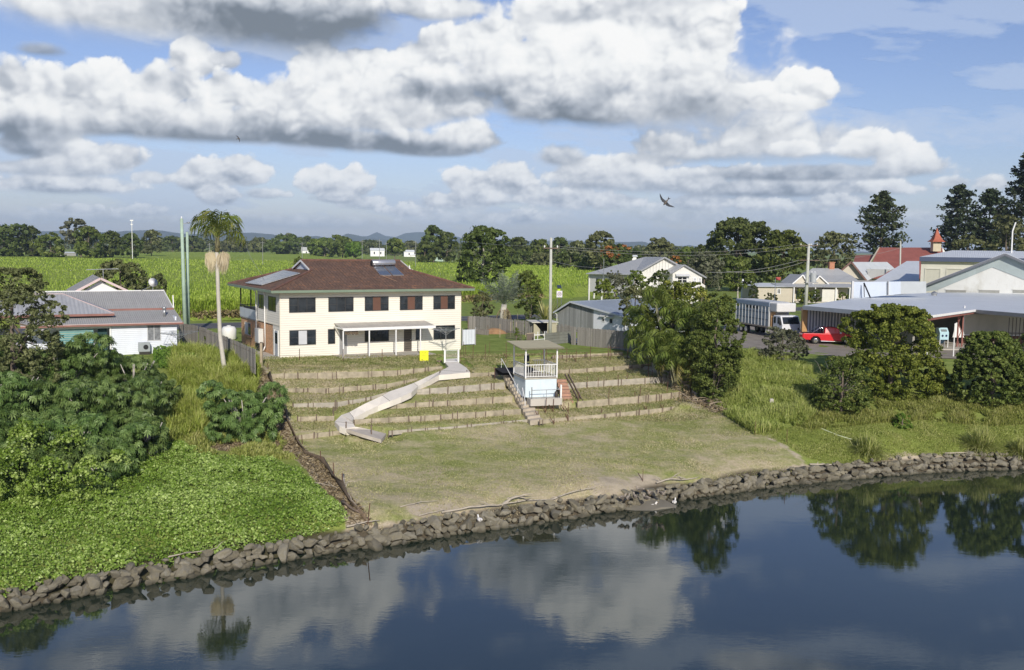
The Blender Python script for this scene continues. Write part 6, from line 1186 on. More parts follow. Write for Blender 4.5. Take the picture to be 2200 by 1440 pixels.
# ------------------------------------------------------------------ right hand group of buildings
def box_house(F_,name,label,cat,u0,u1,s0,s1,H,mw):rt=F_.root(name,label,cat);mb=MB();mb.box(u0,u1,s0,s1,0,H);mb.build('wall',mw,rt);return rt
def beige_house():
    F_=Frame(*PD(1834,642,172)[:2],ZT,6);z=lambda y,u,s=0:F_.z(y,u,s)
    uL=F_.u(1628,0,2);uM=F_.u(1690,0,2);e=z(616,uM);rt=F_.root('house','long low beige bungalow with grey iron roof and two small front gables','house');uR=F_.u(1832,0,2)
    mb=MB();mb.box(uL,uM+1.5,.0,8,0,e);mb.box(uM+1.5,uR,2.0,8,0,e);mb.build('wall',BEIGE,rt)
    u0=F_.u(1760,-.02,1);u1=F_.u(1788,-.02,1);mb=MB();mb.box(u0+.5,u1+1.0,-.1,2.0,0,z(622,u0));mb.build('front_room',mat('cream_board',(.70,.68,.60),.6,.04,pattern='siding',pitch=.2),rt)
    for x in(1705,1728,1751,1795,1825):u=F_.u(x,-.3,1);mb=MB();mb.box(u-.09,u+.09,-.4,-.22,0,e-.1);mb.build('veranda_post',WHITE,rt)
    mb=MB();mb.box(uM+1.6,uR-.05,-.35,1.95,.0,.25);mb.build('veranda_floor',CONC,rt)
    for a,b in((1710,1726),(1738,1757)):ua,ub=F_.u(a,2,1.5),F_.u(b,2,1.5);mb=MB();mb.box(ua,ub,1.93,1.99,.6,2.1);mb.build('window',mat('green_glass',(.03,.06,.055),.2,.2),rt)
    a,b=F_.u(1669,0,1.5),F_.u(1677,0,1.5);window(rt,a,b,z(632,a),z(620,a),0,panes=2,frame=WHITE,w=.12)
    a0,a1=F_.u(1626,-.5,e),F_.u(1688,-.5,e);zt1=z(608,F_.u(1650,4,e),4)
    mb=MB();mb.slab([(a0,-.5,e),(a1,-.5,e),(a1-1,4,zt1),(a0+2.2,4,zt1)],.06);mb.slab([(a0,-.5,e),(a0+2.2,4,zt1),(a0,8.3,e)],.06);mb.slab([(a1-1,4,zt1),(a1,8.3,e),(a0,8.3,e),(a0+2.2,4,zt1)],.06);mb.build('left_roof',PALEROOF,rt)
    mb=MB();zv=z(609,F_.u(1700,2.6,3),2.6);mb.slab([(a1-.9,-.5,e),(uR+.6,-.5,e),(uR+.6,2.8,zv+.05),(a1-1.5,2.8,zv+.05)],.06);mb.build('veranda_roof',GREYROOF,rt)
    # main hip roof behind
    zb_=zv+.3;zr=z(577,F_.u(1790,9,6),9);rl,rr_=F_.u(1752,9,6),F_.u(1779,9,6);lb,rb=F_.u(1712,3,4),F_.u(1850,3,4);zr2=z(592,F_.u(1800,7,5),7)
    mb=MB();mb.slab([(lb,3,zb_),(rb,3,zb_),(rb,7,zr2),(lb+3.2,7,zr2)],.06);mb.slab([(lb+3.2,7.02,zr2),(rb,7.02,zr2),(rr_+2.5,10,zr),(rl,10,zr)],.06);mb.slab([(lb,3,zb_),(lb+3.2,7,zr2),(rl,10,zr),(lb+3,14,zb_)],.06);mb.slab([(rl,10,zr),(rr_+2.5,10,zr),(rb,16,zb_),(lb+3,14,zb_)],.06);mb.build('roof',GREYROOF,rt)
    mb=MB();mb.box(lb+.3,rb-.3,3.05,3.3,e-.3,zb_-.05);mb.build('clerestory_wall',BEIGEP,rt)
    for x0,xm,x1,ym in((1703,1725,1739,591),(1746,1761,1783,593)):
        s_=2.2;a,m_,b=F_.u(x0,s_,4),F_.u(xm,s_,5),F_.u(x1,s_,4);ze=zb_-.1;zm=F_.z(ym,m_,s_);mb=MB();mb.slab([(a+.2,s_+.3,zv-.1),(b-.2,s_+.3,zv-.1),(m_,s_+.3,zm-.15)],.1,(0,-1,0));g=mb.build('gable',BEIGEP,rt)
        ex=.3;mb=MB();za=F_.z(610,a,s_);zb2=F_.z(613,b,s_);mb.slab([(a,s_,za),(m_,s_,zm),(m_,8,zm),(a,8,za)][::-1],.06);mb.slab([(b,s_,zb2),(m_,s_,zm),(m_,8,zm),(b,8,zb2)],.06);mb.build('gable_roof',GREYROOF,g);mb=MB();mb.bar((a,s_-.04,za),(m_,s_-.04,zm),.06,.2);mb.bar((b,s_-.04,zb2),(m_,s_-.04,zm),.06,.2);mb.build('barge_board',WHITE,g)
    c=F_.u(1786,10,7);mb=MB();zc=F_.z(563,c,10);mb.box(c-.5,c+.5,9.6,10.4,zr-1.6,zc-.15);mb.box(c-.6,c+.6,9.5,10.5,zc-.15,zc);mb.build('chimney',mat('red_brick',(.42,.16,.08),.9,.15,1,pattern='brick'),rt)
    # flag pole-like post box with red plate
    p=PD(1664,650,150);rt=thing('sign_post','thin white post topped by a small red plate behind the truck','sign',(p.x,p.y,ZT));h=PD(1664,599,150).z-ZT;mb=MB();mb.tube([(0,0,0),(0,0,h)],.05,6);mb.build('post',WHITE,rt);mb=MB();mb.slab([(0,0,h-.2),(.75,0,h-.35),(.85,0,h+.25),(.1,0,h+.25)],.04,(0,-1,0));mb.build('plate',mat('faded_red',(.45,.07,.06),.6,.1),rt)
beige_house()
def wpt(px,py,Y):return PD(px,py,Y)
def poly_part(root,O,name,pts,m,th=.1,d=None):
    """thick panel through world points, local to the root at O"""
    q=[Vector(p)-O for p in pts];n=(q[1]-q[0]).cross(q[2]-q[0]).normalized();
    if n.z<-.05 or(abs(n.z)<=.05 and n.y>0):n=-n;q=q[::-1]
    mb=MB();mb.slab(q,th,n if d is None else d);return mb.build(name,m,root)
def right_block():
    # grey gabled hall roof (1800-1920), stands in front of the church
    O=Vector((*PD(1860,640,200)[:2],ZT));rt=thing('hall','grey roofed hall with a beige front gable between the bungalow and the church','hall',O)
    A,B=wpt(1800,588,196),wpt(1862,604,196);M_=wpt(1829,563,196);Mb=wpt(1906,563,222);Bb=wpt(1922,577,222);
    poly_part(rt,O,'roof',[M_,Mb,Bb,B],PALEROOF,.1);poly_part(rt,O,'roof',[A,M_,Mb,wpt(1840,585,222)],PALEROOF,.1)
    poly_part(rt,O,'gable_wall',[wpt(1803,588,197),wpt(1862,604,197),wpt(1829,566,197)],BEIGEP,.2,Vector((0,-1,0)));mb=MB();mb.bar(A-O,M_-O,.1,.35);mb.bar(M_-O,B-O,.1,.35);mb.build('barge_board',mat('brown_barge',(.18,.10,.08),.7,.1),rt)
    mb=MB();a=wpt(1803,590,197)-O;b=wpt(1925,590,197)-O;mb.box(a.x,b.x,a.y,a.y+16,-0,a.z-1.5);mb.build('wall',BEIGEP,rt);poly_part(rt,O,'dormer',[wpt(1862,578,200),wpt(1913,579,200),wpt(1900,590,200),wpt(1867,600,200)],mat('dormer_grey',(.36,.37,.36),.7,.05),.2)
    # long low lean-to roof sloping to the warehouse
    O=Vector((*PD(1900,640,172)[:2],ZT));rt=thing('lean_to','large plain grey lean-to roof left of the tall cream hall','shed',O)
    poly_part(rt,O,'roof',[wpt(1875,606,172),wpt(1975,606,172),wpt(1975,561,195),wpt(1948,561,195)],PALEROOF,.1);mb=MB();a=wpt(1880,607,172.6)-O;b=wpt(1975,607,172.6)-O;mb.box(a.x,b.x,a.y,a.y+15,0,a.z-.1);mb.build('wall',BEIGEP,rt)
    # church
    O=Vector((*PD(1960,600,240)[:2],ZT));rt=thing('church','church with a red iron roof and small red steeple behind the grey roofs','church',O)
    a,b,c,d=wpt(1866,565,238),wpt(1928,566,238),wpt(2025,535,252),wpt(1890,533,252)
    poly_part(rt,O,'roof',[wpt(1858,598,233),wpt(2035,598,235),wpt(2024,532,252),wpt(1889,532,252)],REDROOF,.12);poly_part(rt,O,'roof',[wpt(1832,568,240),wpt(1870,568,240),wpt(1877,547,252),wpt(1838,549,252)],REDROOF,.12)
    mb=MB();p=a-O;q=wpt(2030,566,238)-O;mb.box(p.x-1,q.x,0,8,0,p.z-2);mb.build('wall',BEIGEP,rt)
    mb=MB();mb.bar(wpt(1868,566,239)-O,wpt(1889,532,251.8)-O,.15,.4);mb.build('barge_board',BEIGEP,rt);poly_part(rt,O,'gable_wall',[wpt(2018,545,251),wpt(2031,542,251),wpt(2026,533,251)],WHITE,.3,Vector((0,-1,0)))
    c=wpt(2011,532,248)-O;k=248/F_PX;mb=MB();mb.box(c.x-9*k,c.x+8*k,c.y-.8,c.y+.8,c.z-1,c.z+.3*k+12*k);st=mb.build('steeple_base',mat('steeple_cream',(.55,.50,.36),.7,.1),rt)
    zt=c.z+12*k;mb=MB();pr=[(14*k,0),(9*k,5*k),(5*k,14*k),(.4*k,29*k)]
    for i in range(3):
        (r0,h0),(r1,h1)=pr[i],pr[i+1];mb.add([(c.x+sx*r,c.y+sy*r,zt+h)for r,h in((r0,h0),(r1,h1))for sx,sy in((-1,-1),(1,-1),(1,1),(-1,1))],[(0,1,5,4),(1,2,6,5),(2,3,7,6),(3,0,4,7)]+([(3,2,1,0)]if i==0 else[])+([(4,5,6,7)]if i==2 else[]))
    mb.build('steeple_roof',mat('steeple_red',(.38,.11,.06),.7,.2,2),st)
    # tall cream hall
    FH=Frame(*PD(1977,606,165)[:2],ZT,-24);rt=FH.root('warehouse','tall cream rendered warehouse with recessed panels and pale grey roof','warehouse');uR=22;H=FH.z(561,0,0);CR=mat('cream_render',(.58,.57,.49),.75,.05,.8,dirt=.2,dirtcol=(.45,.44,.38))
    mb=MB();mb.box(0,uR,0,12,0,H);mb.build('wall',CR,rt)
    for a,b in((1988,2019),(2034,2066),(2080,2112)):
        ua,ub=FH.u(a,0,5),FH.u(b,0,5);z0,z1=FH.z(606,ua,0),FH.z(577,ua,0);mb=MB();mb.box(ua,ub,-.02,-.005,z0-2,z1-.12);pn=mb.build('recess_panel',mat('recess_cream',(.50,.49,.41),.8,.05),rt);mb=MB();mb.box(ua-.15,ua,-.1,-.005,z0-2,z1+.05);mb.box(ub,ub+.15,-.1,-.005,z0-2,z1+.05);mb.box(ua,ub,-.14,-.005,z1-.1,z1+.05);mb.build('panel_frame',CR,pn)
    mb=MB();mb.box(-.05,uR,-.12,-.0,H-.35,H-.0);mb.build('cornice',mat('cornice_cream',(.66,.64,.54),.7,.04),rt)
    zf=FH.z(552,0,-.6);zb=FH.z(538,FH.u(2040,9,zf),9);ub=FH.u(2045,9,zf);mb=MB();mb.slab([(-.3,-.7,zf),(uR,-.7,zf),(uR,9,zb),(ub,9,zb)],.12);r=mb.build('roof',PALEROOF,rt);mb=MB();mb.box(-.3,uR,-.78,-.7,H-.05,zf);mb.build('fascia',mat('navy_fascia',(.07,.09,.15),.5,.05),r);mb=MB();mb.box(0,uR,-.6,0,H-.02,H+.04);mb.build('soffit',CR,r)
    # white gabled shed in front right
    D_=131;FS=Frame(*PD(2010,630,D_)[:2],ZT,-28);rt=FS.root('shed','big white gable ended shed with stained rendered wall at the far right','shed');um=FS.u(2158,0,8);za=FS.z(546,um,0);ul=FS.u(1945,0,5);zl=FS.z(629,ul,0);ur=um+(um-ul);uw=FS.u(2013,0,5);WR=mat('stained_white_render',(.63,.64,.61),.8,.05,.5,dirt=.55,dirtcol=(.36,.34,.26))
    zw=lambda u:zl+(za-zl)*(1-abs(u-um)/(um-ul))
    mb=MB();mb.add([(uw,.5,0),(ur-4,.5,0),(ur-4,.5,zw(ur-4)-.35),(um,.5,za-1.0),(uw,.5,zw(uw)-.75)],[(0,1,2,3,4)]);mb.box(uw-.02,uw+.12,.5,9,0,zw(uw)-.75);mb.build('lower_wall',WR,rt)
    mb=MB();uq=FS.u(2122,.3,7);mb.add([(ul+.5,.42,zw(ul+.5)-.25),(uw,.42,zw(uw)-1.4),(um-1.4,.42,zw(um-1.4)-1.15),(um+3.5,.42,zw(um+3.5)-2.2),(um+5.6,.42,zw(um+5.6)-.3),(um,.42,za-.15)],[(0,1,2,3,4,5)]);mb.build('gable_cladding',mat('grey_green_cladding',(.34,.40,.40),.7,.08,.6,dirt=.2),rt)
    mb=MB();mb.slab([(ul,-.3,zl),(um,-.3,za),(um,8,za),(ul,8,zl)][::-1],.12);mb.slab([(ur,-.3,zl),(um,-.3,za),(um,8,za),(ur,8,zl)],.12);r=mb.build('roof',PALEROOF,rt);mb=MB();mb.bar((ul,-.36,zl-.06),(um,-.36,za-.06),.1,.3);mb.bar((ur,-.36,zl-.06),(um,-.36,za-.06),.1,.3);mb.build('barge_board',mat('charcoal_barge',(.14,.15,.17),.5,.06),r)
    for a,b in((2032,2075),(2103,2147),(2176,2215)):
        ua,ub=FS.u(a,.4,4),FS.u(b,.4,4);z0,z1=FS.z(629,ua,.4),FS.z(623,ua,.4);mb=MB();mb.box(ua,ub,.44,.495,z0,z1);v=mb.build('vent_slot',mat('slot_grey',(.30,.30,.27),.8,.1),rt);mb=MB();mb.box(ua-.1,ub+.1,.40,.495,z1,z1+.12);mb.build('lintel',WR,v)
    # light blue parapet wall
    O=PD(1832,642,113);O=Vector((O.x,O.y,ZT));rt=thing('parapet_wall','pale blue grey sheet wall with a dark diagonal brace above the long workshop roof','wall',O);BL_=mat('pale_blue_wall',(.50,.56,.64),.6,.04,.5,dirt=.15)
    poly_part(rt,O,'sheet_wall',[wpt(1833,642,113),wpt(1935,632,114),wpt(1935,605,114),wpt(1833,606,113)],BL_,.1,Vector((0,-1,0)));poly_part(rt,O,'grey_wall',[wpt(1935,632,114),wpt(1990,630,114.5),wpt(1990,605,114.5),wpt(1935,605,114)],mat('grey_sheet_wall',(.42,.45,.46),.6,.05),.1,Vector((0,-1,0)))
    mb=MB();mb.box(*(lambda p:(p.x-.15,p.x+.1,p.y-.12,p.y+.15))(wpt(1831,640,113)-O),-.5,(wpt(1831,604,113)-O).z);mb.build('corner_post',LGREY,rt);mb=MB();mb.bar(wpt(1856,608,112.6)-O,wpt(1870,640,111.5)-O,.12);mb.bar(wpt(1856,608,112.6)-O,wpt(1857,639,112.2)-O,.08);mb.build('brace',BLACK,rt);mb=MB();mb.bar(wpt(1907,605,113.6)-O,wpt(1907,634,113.6)-O,.6,.03);mb.build('rust_streak_panel',mat('stained_panel',(.52,.49,.44),.7,.06),rt)
    # long workshop with wide pale roof
    O=Vector((*PD(1727,700,97)[:2],ZT));rt=thing('workshop','long open fronted workshop with wide pale iron roof and white ribbed wall behind the bushes','workshop',O)
    a,b,c=wpt(1725,657,97),wpt(1990,679,83),wpt(2095,665,94);e=wpt(2330,684,83);g=wpt(2330,628,133);h=wpt(1985,629,127);i_=wpt(1832,641,112)
    WR2=PALEROOF
    def tri(pts):return[Vector(p)-O for p in pts]
    V=tri([a,b,c,e,g,h,i_]);mb=MB();mb.add(V,[(0,1,6),(1,2,5,6),(2,3,4,5)]);r=mb.build('roof',WR2,rt);s_=r.modifiers.new('s','SOLIDIFY');s_.thickness=.12;s_.offset=-1
    DG=mat('dark_gutter',(.16,.17,.18),.5,.1);mb=MB();mb.bar(V[0]+Vector((0,-.05,-.2)),V[1]+Vector((0,-.05,-.2)),.12,.4);mb.build('fascia',mat('grey_fascia',(.30,.33,.36),.5,.08),r);mb=MB();mb.bar(V[2]+Vector((0,-.05,-.2)),V[3]+Vector((0,-.05,-.2)),.12,.35);mb.build('fascia',DG,r);mb=MB();mb.bar(V[1]+Vector((0,-.06,-.1)),V[2]+Vector((0,-.06,-.1)),.14,.22);mb.build('gutter',WHITE,r);mb=MB();mb.bar(V[1]+Vector((.2,.2,-.34)),V[2]+Vector((0,.2,-.34)),.1,.2);mb.build('beam',mat('red_oxide',(.25,.10,.08),.7,.1),r)
    # ribbed wall; groove shade is painted in as a dark grey backing sheet
    w0,w1=V[0]+Vector((.7,.8,0)),V[0]+Vector((9.5,-1.2,.1));n=30;mb=MB();mb.slab([(w0.x,w0.y,0),(w1.x,w1.y,0),(w1.x,w1.y,w1.z-.3),(w0.x,w0.y,w0.z-.3)],.1,(0,1,0));wl_=mb.build('sheet_wall',mat('groove_shade_sheet',(.20,.21,.23),.6,.08),rt)
    for k in range(n):p,q=w0.lerp(w1,(k+.25)/n),w0.lerp(w1,(k+.72)/n);mb=MB();mb.box(p.x,q.x,p.y-.22,p.y-.1,0,p.z-.32);mb.build('rib',mat('white_ribbed_sheet',(.66,.66,.66),.5,.05),wl_)
    mb=MB();mb.box(w0.x-.5,w0.x,w0.y-.2,w0.y+.3,0,w0.z-.3);mb.build('corner_pier',mat('orange_pier',(.50,.30,.13),.8,.1),rt)
    # back interior walls
    IN=mat('interior_sheet',(.30,.29,.25),.8,.1);mb=MB();p0,p1=wpt(1960,700,103)-O,wpt(2330,700,103)-O;mb.box(p0.x,p1.x,p0.y,p0.y+.2,0,3.3);mb.build('back_wall',IN,rt)
    mb=MB();p=wpt(1962,700,89)-O;mb.box(p.x,p.x+.2,p.y,p.y+13,0,3.0);mb.build('cross_wall',IN,rt)
    mb=MB();p0,p1=wpt(2068,700,96)-O,wpt(2330,716,96)-O;mb.box(p0.x,p1.x,p0.y,p0.y+.15,1.1,(wpt(2068,675,96)-O).z);mb.build('panel_wall',mat('grey_panel_wall',(.40,.39,.35),.8,.08,.6,dirt=.3),rt);mb=MB();mb.box(p0.x,p1.x,p0.y-.1,p0.y,1.0,1.1);mb.box(p0.x,p0.x+.15,p0.y-.1,p0.y,1.1,4);mb.build('panel_trim',LGREY,rt)
    mb=MB();mb.box(p0.x+.1,p1.x,p0.y+.3,p0.y+.4,0,1.0);mb.build('brick_plinth',mat('dark_brick',(.16,.08,.05),.9,.2),rt)
    mb=MB();p0=wpt(2168,695,91)-O;
    for k in range(16):mb.bar((p0.x+k*.35,p0.y,.2),(p0.x+k*.35,p0.y,3.2),.06)
    mb.box(p0.x,p0.x+5.4,p0.y-.04,p0.y+.04,1.65,1.75);mb.box(p0.x,p0.x+5.4,p0.y-.04,p0.y+.04,.2,.3);mb.build('bar_gate',DARKF,rt)
    for x in(2056,2066):
        p=wpt(x,741,93)-O;q=wpt(x+1,676,93)-O;mb=MB();mb.bar((p.x,p.y,0),(p.x,p.y,q.z),.12);mb.build('steel_post',mat('red_oxide',(.25,.10,.08),.7,.1),rt)
    p,q=wpt(2056,741,92.9)-O,wpt(2067,676,92.9)-O;mb=MB()
    for k in range(4):z0,z1=q.z*k/4,q.z*(k+1)/4;mb.bar((p.x if k%2 else q.x,p.y,z0),(q.x if k%2 else p.x,p.y,z1),.06)
    mb.build('lattice',mat('red_oxide',(.25,.10,.08),.7,.1),rt)
    p=wpt(2046,800,85)-O;mb=MB();mb.tube([(p.x,p.y,-2),(p.x,p.y,(wpt(2049,695,85)-O).z)],.05,6);mb.build('white_pipe',PVC,rt)
    d=V[1];mb=MB();mb.tube([d+Vector((.05,-.05,-.2)),d+Vector((.1,.1,-.6)),d+Vector((.45,.5,-.75)),d+Vector((.45,.5,-3.6))],.07,8);mb.build('downpipe',PVC,rt)
    mb=MB();p0,p1=wpt(1985,742,91)-O,wpt(2130,744,91)-O;mb.box(p0.x,p1.x+9,p0.y-.5,p0.y+12,-.3,.12);mb.build('floor_slab',CONC,rt)
    mb=MB();a_=wpt(2007,634,120)-O;mb.lathe([(.3,0),(.4,.35),(.05,.6)],10,tuple(a_+Vector((0,0,-.1))));mb.build('roof_vent',GALV,r)
    # blue blasting cabinet
    p=wpt(2028,741,92);rt=thing('blasting_cabinet','pale blue sand blasting cabinet with two round arm holes under the workshop roof','machine',(p.x,p.y,ZT+.12),R(10));BC=mat('pale_blue_machine',(.42,.60,.66),.5,.05);w=.48;k=71/F_PX
    for x in(-w+.05,w-.05):
        for y in(.05,.6):mb=MB();mb.bar((x,y,0),(x,y,.75),.06);mb.build('leg',WHITE,rt)
    mb=MB();mb.box(-w,w,0,.7,.75,1.45);mb.add([(-w,0,1.45),(w,0,1.45),(w,.3,1.9),(-w,.3,1.9),(-w,.7,1.45),(w,.7,1.45),(w,.7,1.9),(-w,.7,1.9)],[(0,1,2,3),(3,2,6,7),(1,5,6,2),(0,3,7,4),(4,7,6,5)]);b=mb.build('cabinet',BC,rt,bevel=.02)
    for x in(-.2,.2):mb=MB();mb.tube([(x,-.03,1.15),(x,.02,1.15)],.11,14);mb.build('arm_hole',mat('rubber_blue',(.02,.03,.08),.6,.1),b)
    mb=MB();mb.add([(-.32,.045,1.55),(.32,.045,1.55),(.32,.185,1.76),(-.32,.185,1.76)],[(0,1,2,3)]);mb.build('viewing_window',mat('cab_window',(.20,.23,.24),.2,.1),b);mb=MB();mb.lathe([(.1,.35),(.42,.75)],4);mb.build('hopper',mat('navy_hopper',(.03,.07,.12),.6,.1),rt).location=(0,.35,0)
    p=wpt(2060,715,94.5);rt=thing('plastic_sheet','white sheet hanging behind the lattice post of the workshop','sheet',(p.x,p.y,ZT+.9));mb=MB();mb.slab([(-.6,0,0),(.55,0,0),(-.1,0,1.5),(-.35,0,1.5)],.03,(0,-1,0));mb.build('sheet',WHITE,rt)
right_block()
# ------------------------------------------------------------------ truck and ute
TYRE=mat('tyre',(.02,.02,.02),.9,.2);CHROME=mat('chrome',(.7,.7,.72),.15,.05,metal=1)
def wheel(root,x,y,r,w,rim=CHROME):
    mb=MB();mb.tube([(x,y-w/2,r),(x,y-w/2+.04,r),(x,y+w/2-.04,r),(x,y+w/2,r)],[r*.93,r,r,r*.93],20);o=mb.build('wheel',TYRE,root,smooth=False);mb=MB();mb.tube([(x,y-w/2-.012,r),(x,y-w/2+.0,r)],[r*.5,r*.6],12);mb.build('rim',rim,o);return o
def stock_truck():
    """x forward, origin at rear left ground corner; near side is y=0"""
    p=PD(1651,704,102);p.z=ZT;ang=R(-75);rt=thing('stock_truck','white cab livestock truck with grey slatted stock crate parked on the driveway','truck',p,ang);L_=9.0
    GC=mat('crate_grey',(.33,.38,.41),.6,.08,1);X1=0.0;X0=-7.4;Wd=2.4;z0,z1=1.15,3.75
    mb=MB();mb.box(X0,X1,.06,Wd-.06,z0,z1-.5);mb.build('crate_body',GC,rt)
    mb=MB();mb.box(X0,X1,0,Wd,z1-.5,z1-.02);b=mb.build('crate_top',mat('crate_blue_grey',(.30,.36,.44),.5,.06),rt,bevel=.05);mb=MB();mb.box(X0,X1-.02,.05,Wd-.05,z1-.02,z1+.03);mb.build('crate_roof',LGREY,b)
    for k in range(11):x=X0+.1+k*(X1-X0-.2)/10;mb=MB();mb.box(x-.035,x+.035,-.02,.06,z0,z1-.5);mb.build('rib',LGREY,rt)
    for z in(1.85,2.6):mb=MB();mb.box(X0,X1,.02,.058,z-.04,z+.04);mb.build('rail',mat('rail_dark',(.14,.17,.2),.6,.05),rt)
    for k in range(4):x=X0+2.3+k*.75;mb=MB();mb.box(x+.05,x+.62,.03,.055,2.9,3.2);mb.build('slot',BLACK,rt)
    mb=MB();mb.box(X1,X1+1.5,.05,Wd-.05,z1-.95,z1-.0);mb.build('luton_box',mat('luton_white',(.66,.65,.62),.6,.05,1,dirt=.8,dirtcol=(.33,.26,.22)),rt,bevel=.12)
    mb=MB();mb.box(X1-.02,X1+.03,.0,Wd,z0,z1-.95);mb.build('head_board',LGREY,rt);mb=MB();mb.box(X1+.1,X1+.35,.1,.6,1.1,2.7);mb.build('air_tank_ladder',mat('orange_primer',(.5,.30,.14),.7,.15,3),rt)
    # chassis, cab
    mb=MB();mb.box(X0,X1+2.2,.7,1.7,.75,1.05);mb.box(X0,X1,0,.1,1.02,1.15);mb.build('chassis',mat('chassis_dark',(.05,.045,.04),.8,.2),rt);mb=MB();mb.box(X0,X1,-.03,.0,1.0,1.16);mb.build('tray_edge',mat('tray_timber',(.35,.30,.24),.8,.2,2),rt)
    c0,c1=X1+.65,X1+2.55;CW=mat('cab_white',(.72,.73,.75),.3,.04,1,dirt=.15,dirtcol=(.5,.45,.4));y0,y1=.12,Wd-.12
    pts=[(c0,.75),(c1,.75),(c1+.02,1.55),(c1-.35,2.35),(c1-.55,2.45),(c0+.1,2.45),(c0,2.3)]
    mb=MB();n=len(pts);mb.add([(x,y0,z)for x,z in pts]+[(x,y1,z)for x,z in pts],[tuple(range(n)),tuple(range(2*n-1,n-1,-1))]+[(i,i+n,(i+1)%n+n,(i+1)%n)for i in range(n)]);cab=mb.build('cab',CW,rt,bevel=.07)
    mb=MB();mb.quad((c1+.035,y0+.12,1.62),(c1+.035,y1-.12,1.62),(c1-.315,y1-.15,2.33),(c1-.315,y0+.15,2.33));mb.build('windscreen',GLASS,cab);mb=MB();mb.quad((c0+.95,y0-.012,1.6),(c1-.1,y0-.012,1.55),(c1-.42,y0-.012,2.25),(c0+.95,y0-.012,2.3));d=mb.build('door_window',GLASS,cab);mb=MB();mb.quad((c0+.2,y0-.012,1.6),(c0+.6,y0-.012,1.6),(c0+.6,y0-.012,2.3),(c0+.2,y0-.012,2.3));mb.build('side_window',GLASS,cab)
    mb=MB();mb.box(c1-.02,c1+.1,y0,y1,.6,.85);mb.build('bumper',LGREY,cab)
    for y in(y0+.25,y1-.25):mb=MB();mb.tube([(c1,y,1.1),(c1+.05,y,1.1)],.13,12);mb.build('headlight',CHROME,cab)
    mb=MB();mb.tube([(c1-.1,y0,1.6),(c1+.15,y0-.3,1.7)],.015,5);mb.box(c1+.08,c1+.18,y0-.42,y0-.22,1.5,1.9);mb.build('mirror',BLACK,cab)
    for x in(c0+.75,X0+1.3,X0+2.4):
        for y in(.2,Wd-.2):wheel(rt,x,y,.5,.32,mat('rim_cream',(.6,.58,.5),.5,.1))
    mb=MB();mb.tube([(X1-.55,.02,1.0),(X1-.05,.02,1.0),(X1-.05,.02,.45),(X1-.55,.02,.45),(X1-.55,.02,1.0)],.035,5);mb.build('step_rail',LGREY,rt)
stock_truck()
def red_ute():
    p=P(1752,740,ZT);rt=thing('red_ute','bright red dual cab ute with chrome sports bar parked beside the workshop','ute',p,R(-5));RED=mat('red_car_paint',(.62,.018,.025),.25,.03,spec=.7);Wd=1.8
    # profile (x, z): tray at left(rear), cab at right(front); x=0 is the rear wheel axle
    def ext(pts,y0,y1,m,nm,par,bev=.05,taper=0):
        n=len(pts);mb=MB();mb.add([(x,y0+(taper if z>1.15 else 0),z)for x,z in pts]+[(x,y1-(taper if z>1.15 else 0),z)for x,z in pts],[tuple(range(n-1,-1,-1)),tuple(range(n,2*n))]+[(i,(i+1)%n,(i+1)%n+n,i+n)for i in range(n)]);return mb.build(nm,m,par,bevel=bev)
    body=ext([(-1.25,.45),(-.5,.42),(-.42,.62),(-.2,.80),(.2,.80),(.42,.62),(.5,.38),(2.55,.36),(2.62,.60),(2.85,.80),(3.25,.80),(3.45,.60),(3.52,.36),(3.95,.42),(4.02,.78),(3.9,.98),(2.75,1.10),(-1.22,1.10),(-1.3,.9)],0,Wd,RED,'body',rt,.06)
    cab=ext([(.85,1.08),(2.95,1.08),(2.15,1.66),(1.9,1.72),(1.05,1.72),(.9,1.6)],.03,Wd-.03,RED,'cab',rt,.06,.12)
    mb=MB();mb.add([(1.0,.10,1.18),(2.62,.10,1.15),(2.05,.135,1.6),(1.1,.135,1.62)],[(0,1,2,3)]);mb.build('side_window',GLASS,cab);mb=MB();mb.add([(2.99,.2,1.12),(2.99,Wd-.2,1.12),(2.26,Wd-.28,1.64),(2.26,.28,1.64)],[(0,1,2,3)]);mb.build('windscreen',GLASS,cab);mb=MB();mb.add([(.84,Wd-.3,1.2),(.84,.3,1.2),(.9,.32,1.58),(.9,Wd-.32,1.58)],[(0,1,2,3)]);mb.build('rear_window',GLASS,cab)
    mb=MB();mb.box(1.85,1.93,.07,.13,1.12,1.66);mb.build('door_pillar',RED,cab)
    mb=MB();mb.box(-1.2,.75,.12,Wd-.12,1.102,1.108);mb.build('tray_cover',BLACK,rt)
    for y in(.12,Wd-.12):mb=MB();mb.tube([(-.35,y,1.1),(.35,y+(.06 if y<1 else-.06),1.62),(.72,y+(.06 if y<1 else-.06),1.66),(.78,y,1.1)],.035,8);mb.build('sports_bar',CHROME,rt,smooth=True)
    mb=MB();mb.tube([(.5,.18,1.64),(.5,Wd-.18,1.64)],.035,8);mb.build('sports_bar',CHROME,rt,smooth=True);mb=MB();mb.tube([(.5,-.06,.34),(2.5,-.06,.32)],.045,8);mb.build('side_step',CHROME,rt)
    mb=MB();mb.box(2.3,2.45,-.18,0,1.12,1.28);mb.build('mirror',mat('chrome_white',(.7,.68,.68),.3,.05),rt)
    for x in(1.55,2.25):mb=MB();mb.box(x,x+.16,-.03,0,.93,.97);mb.build('handle',RED,rt)
    mb=MB();mb.box(-1.32,-1.26,.05,.2,.7,1.0);mb.build('tail_light',mat('tail_red',(.35,.01,.01),.3),rt);mb=MB();mb.box(3.85,4.0,.1,.45,.72,.92);mb.build('headlight',GLASS,rt)
    for x in(0,3.05):
        for y in(.14,Wd-.14):wheel(rt,x,y,.37,.26)
red_ute()
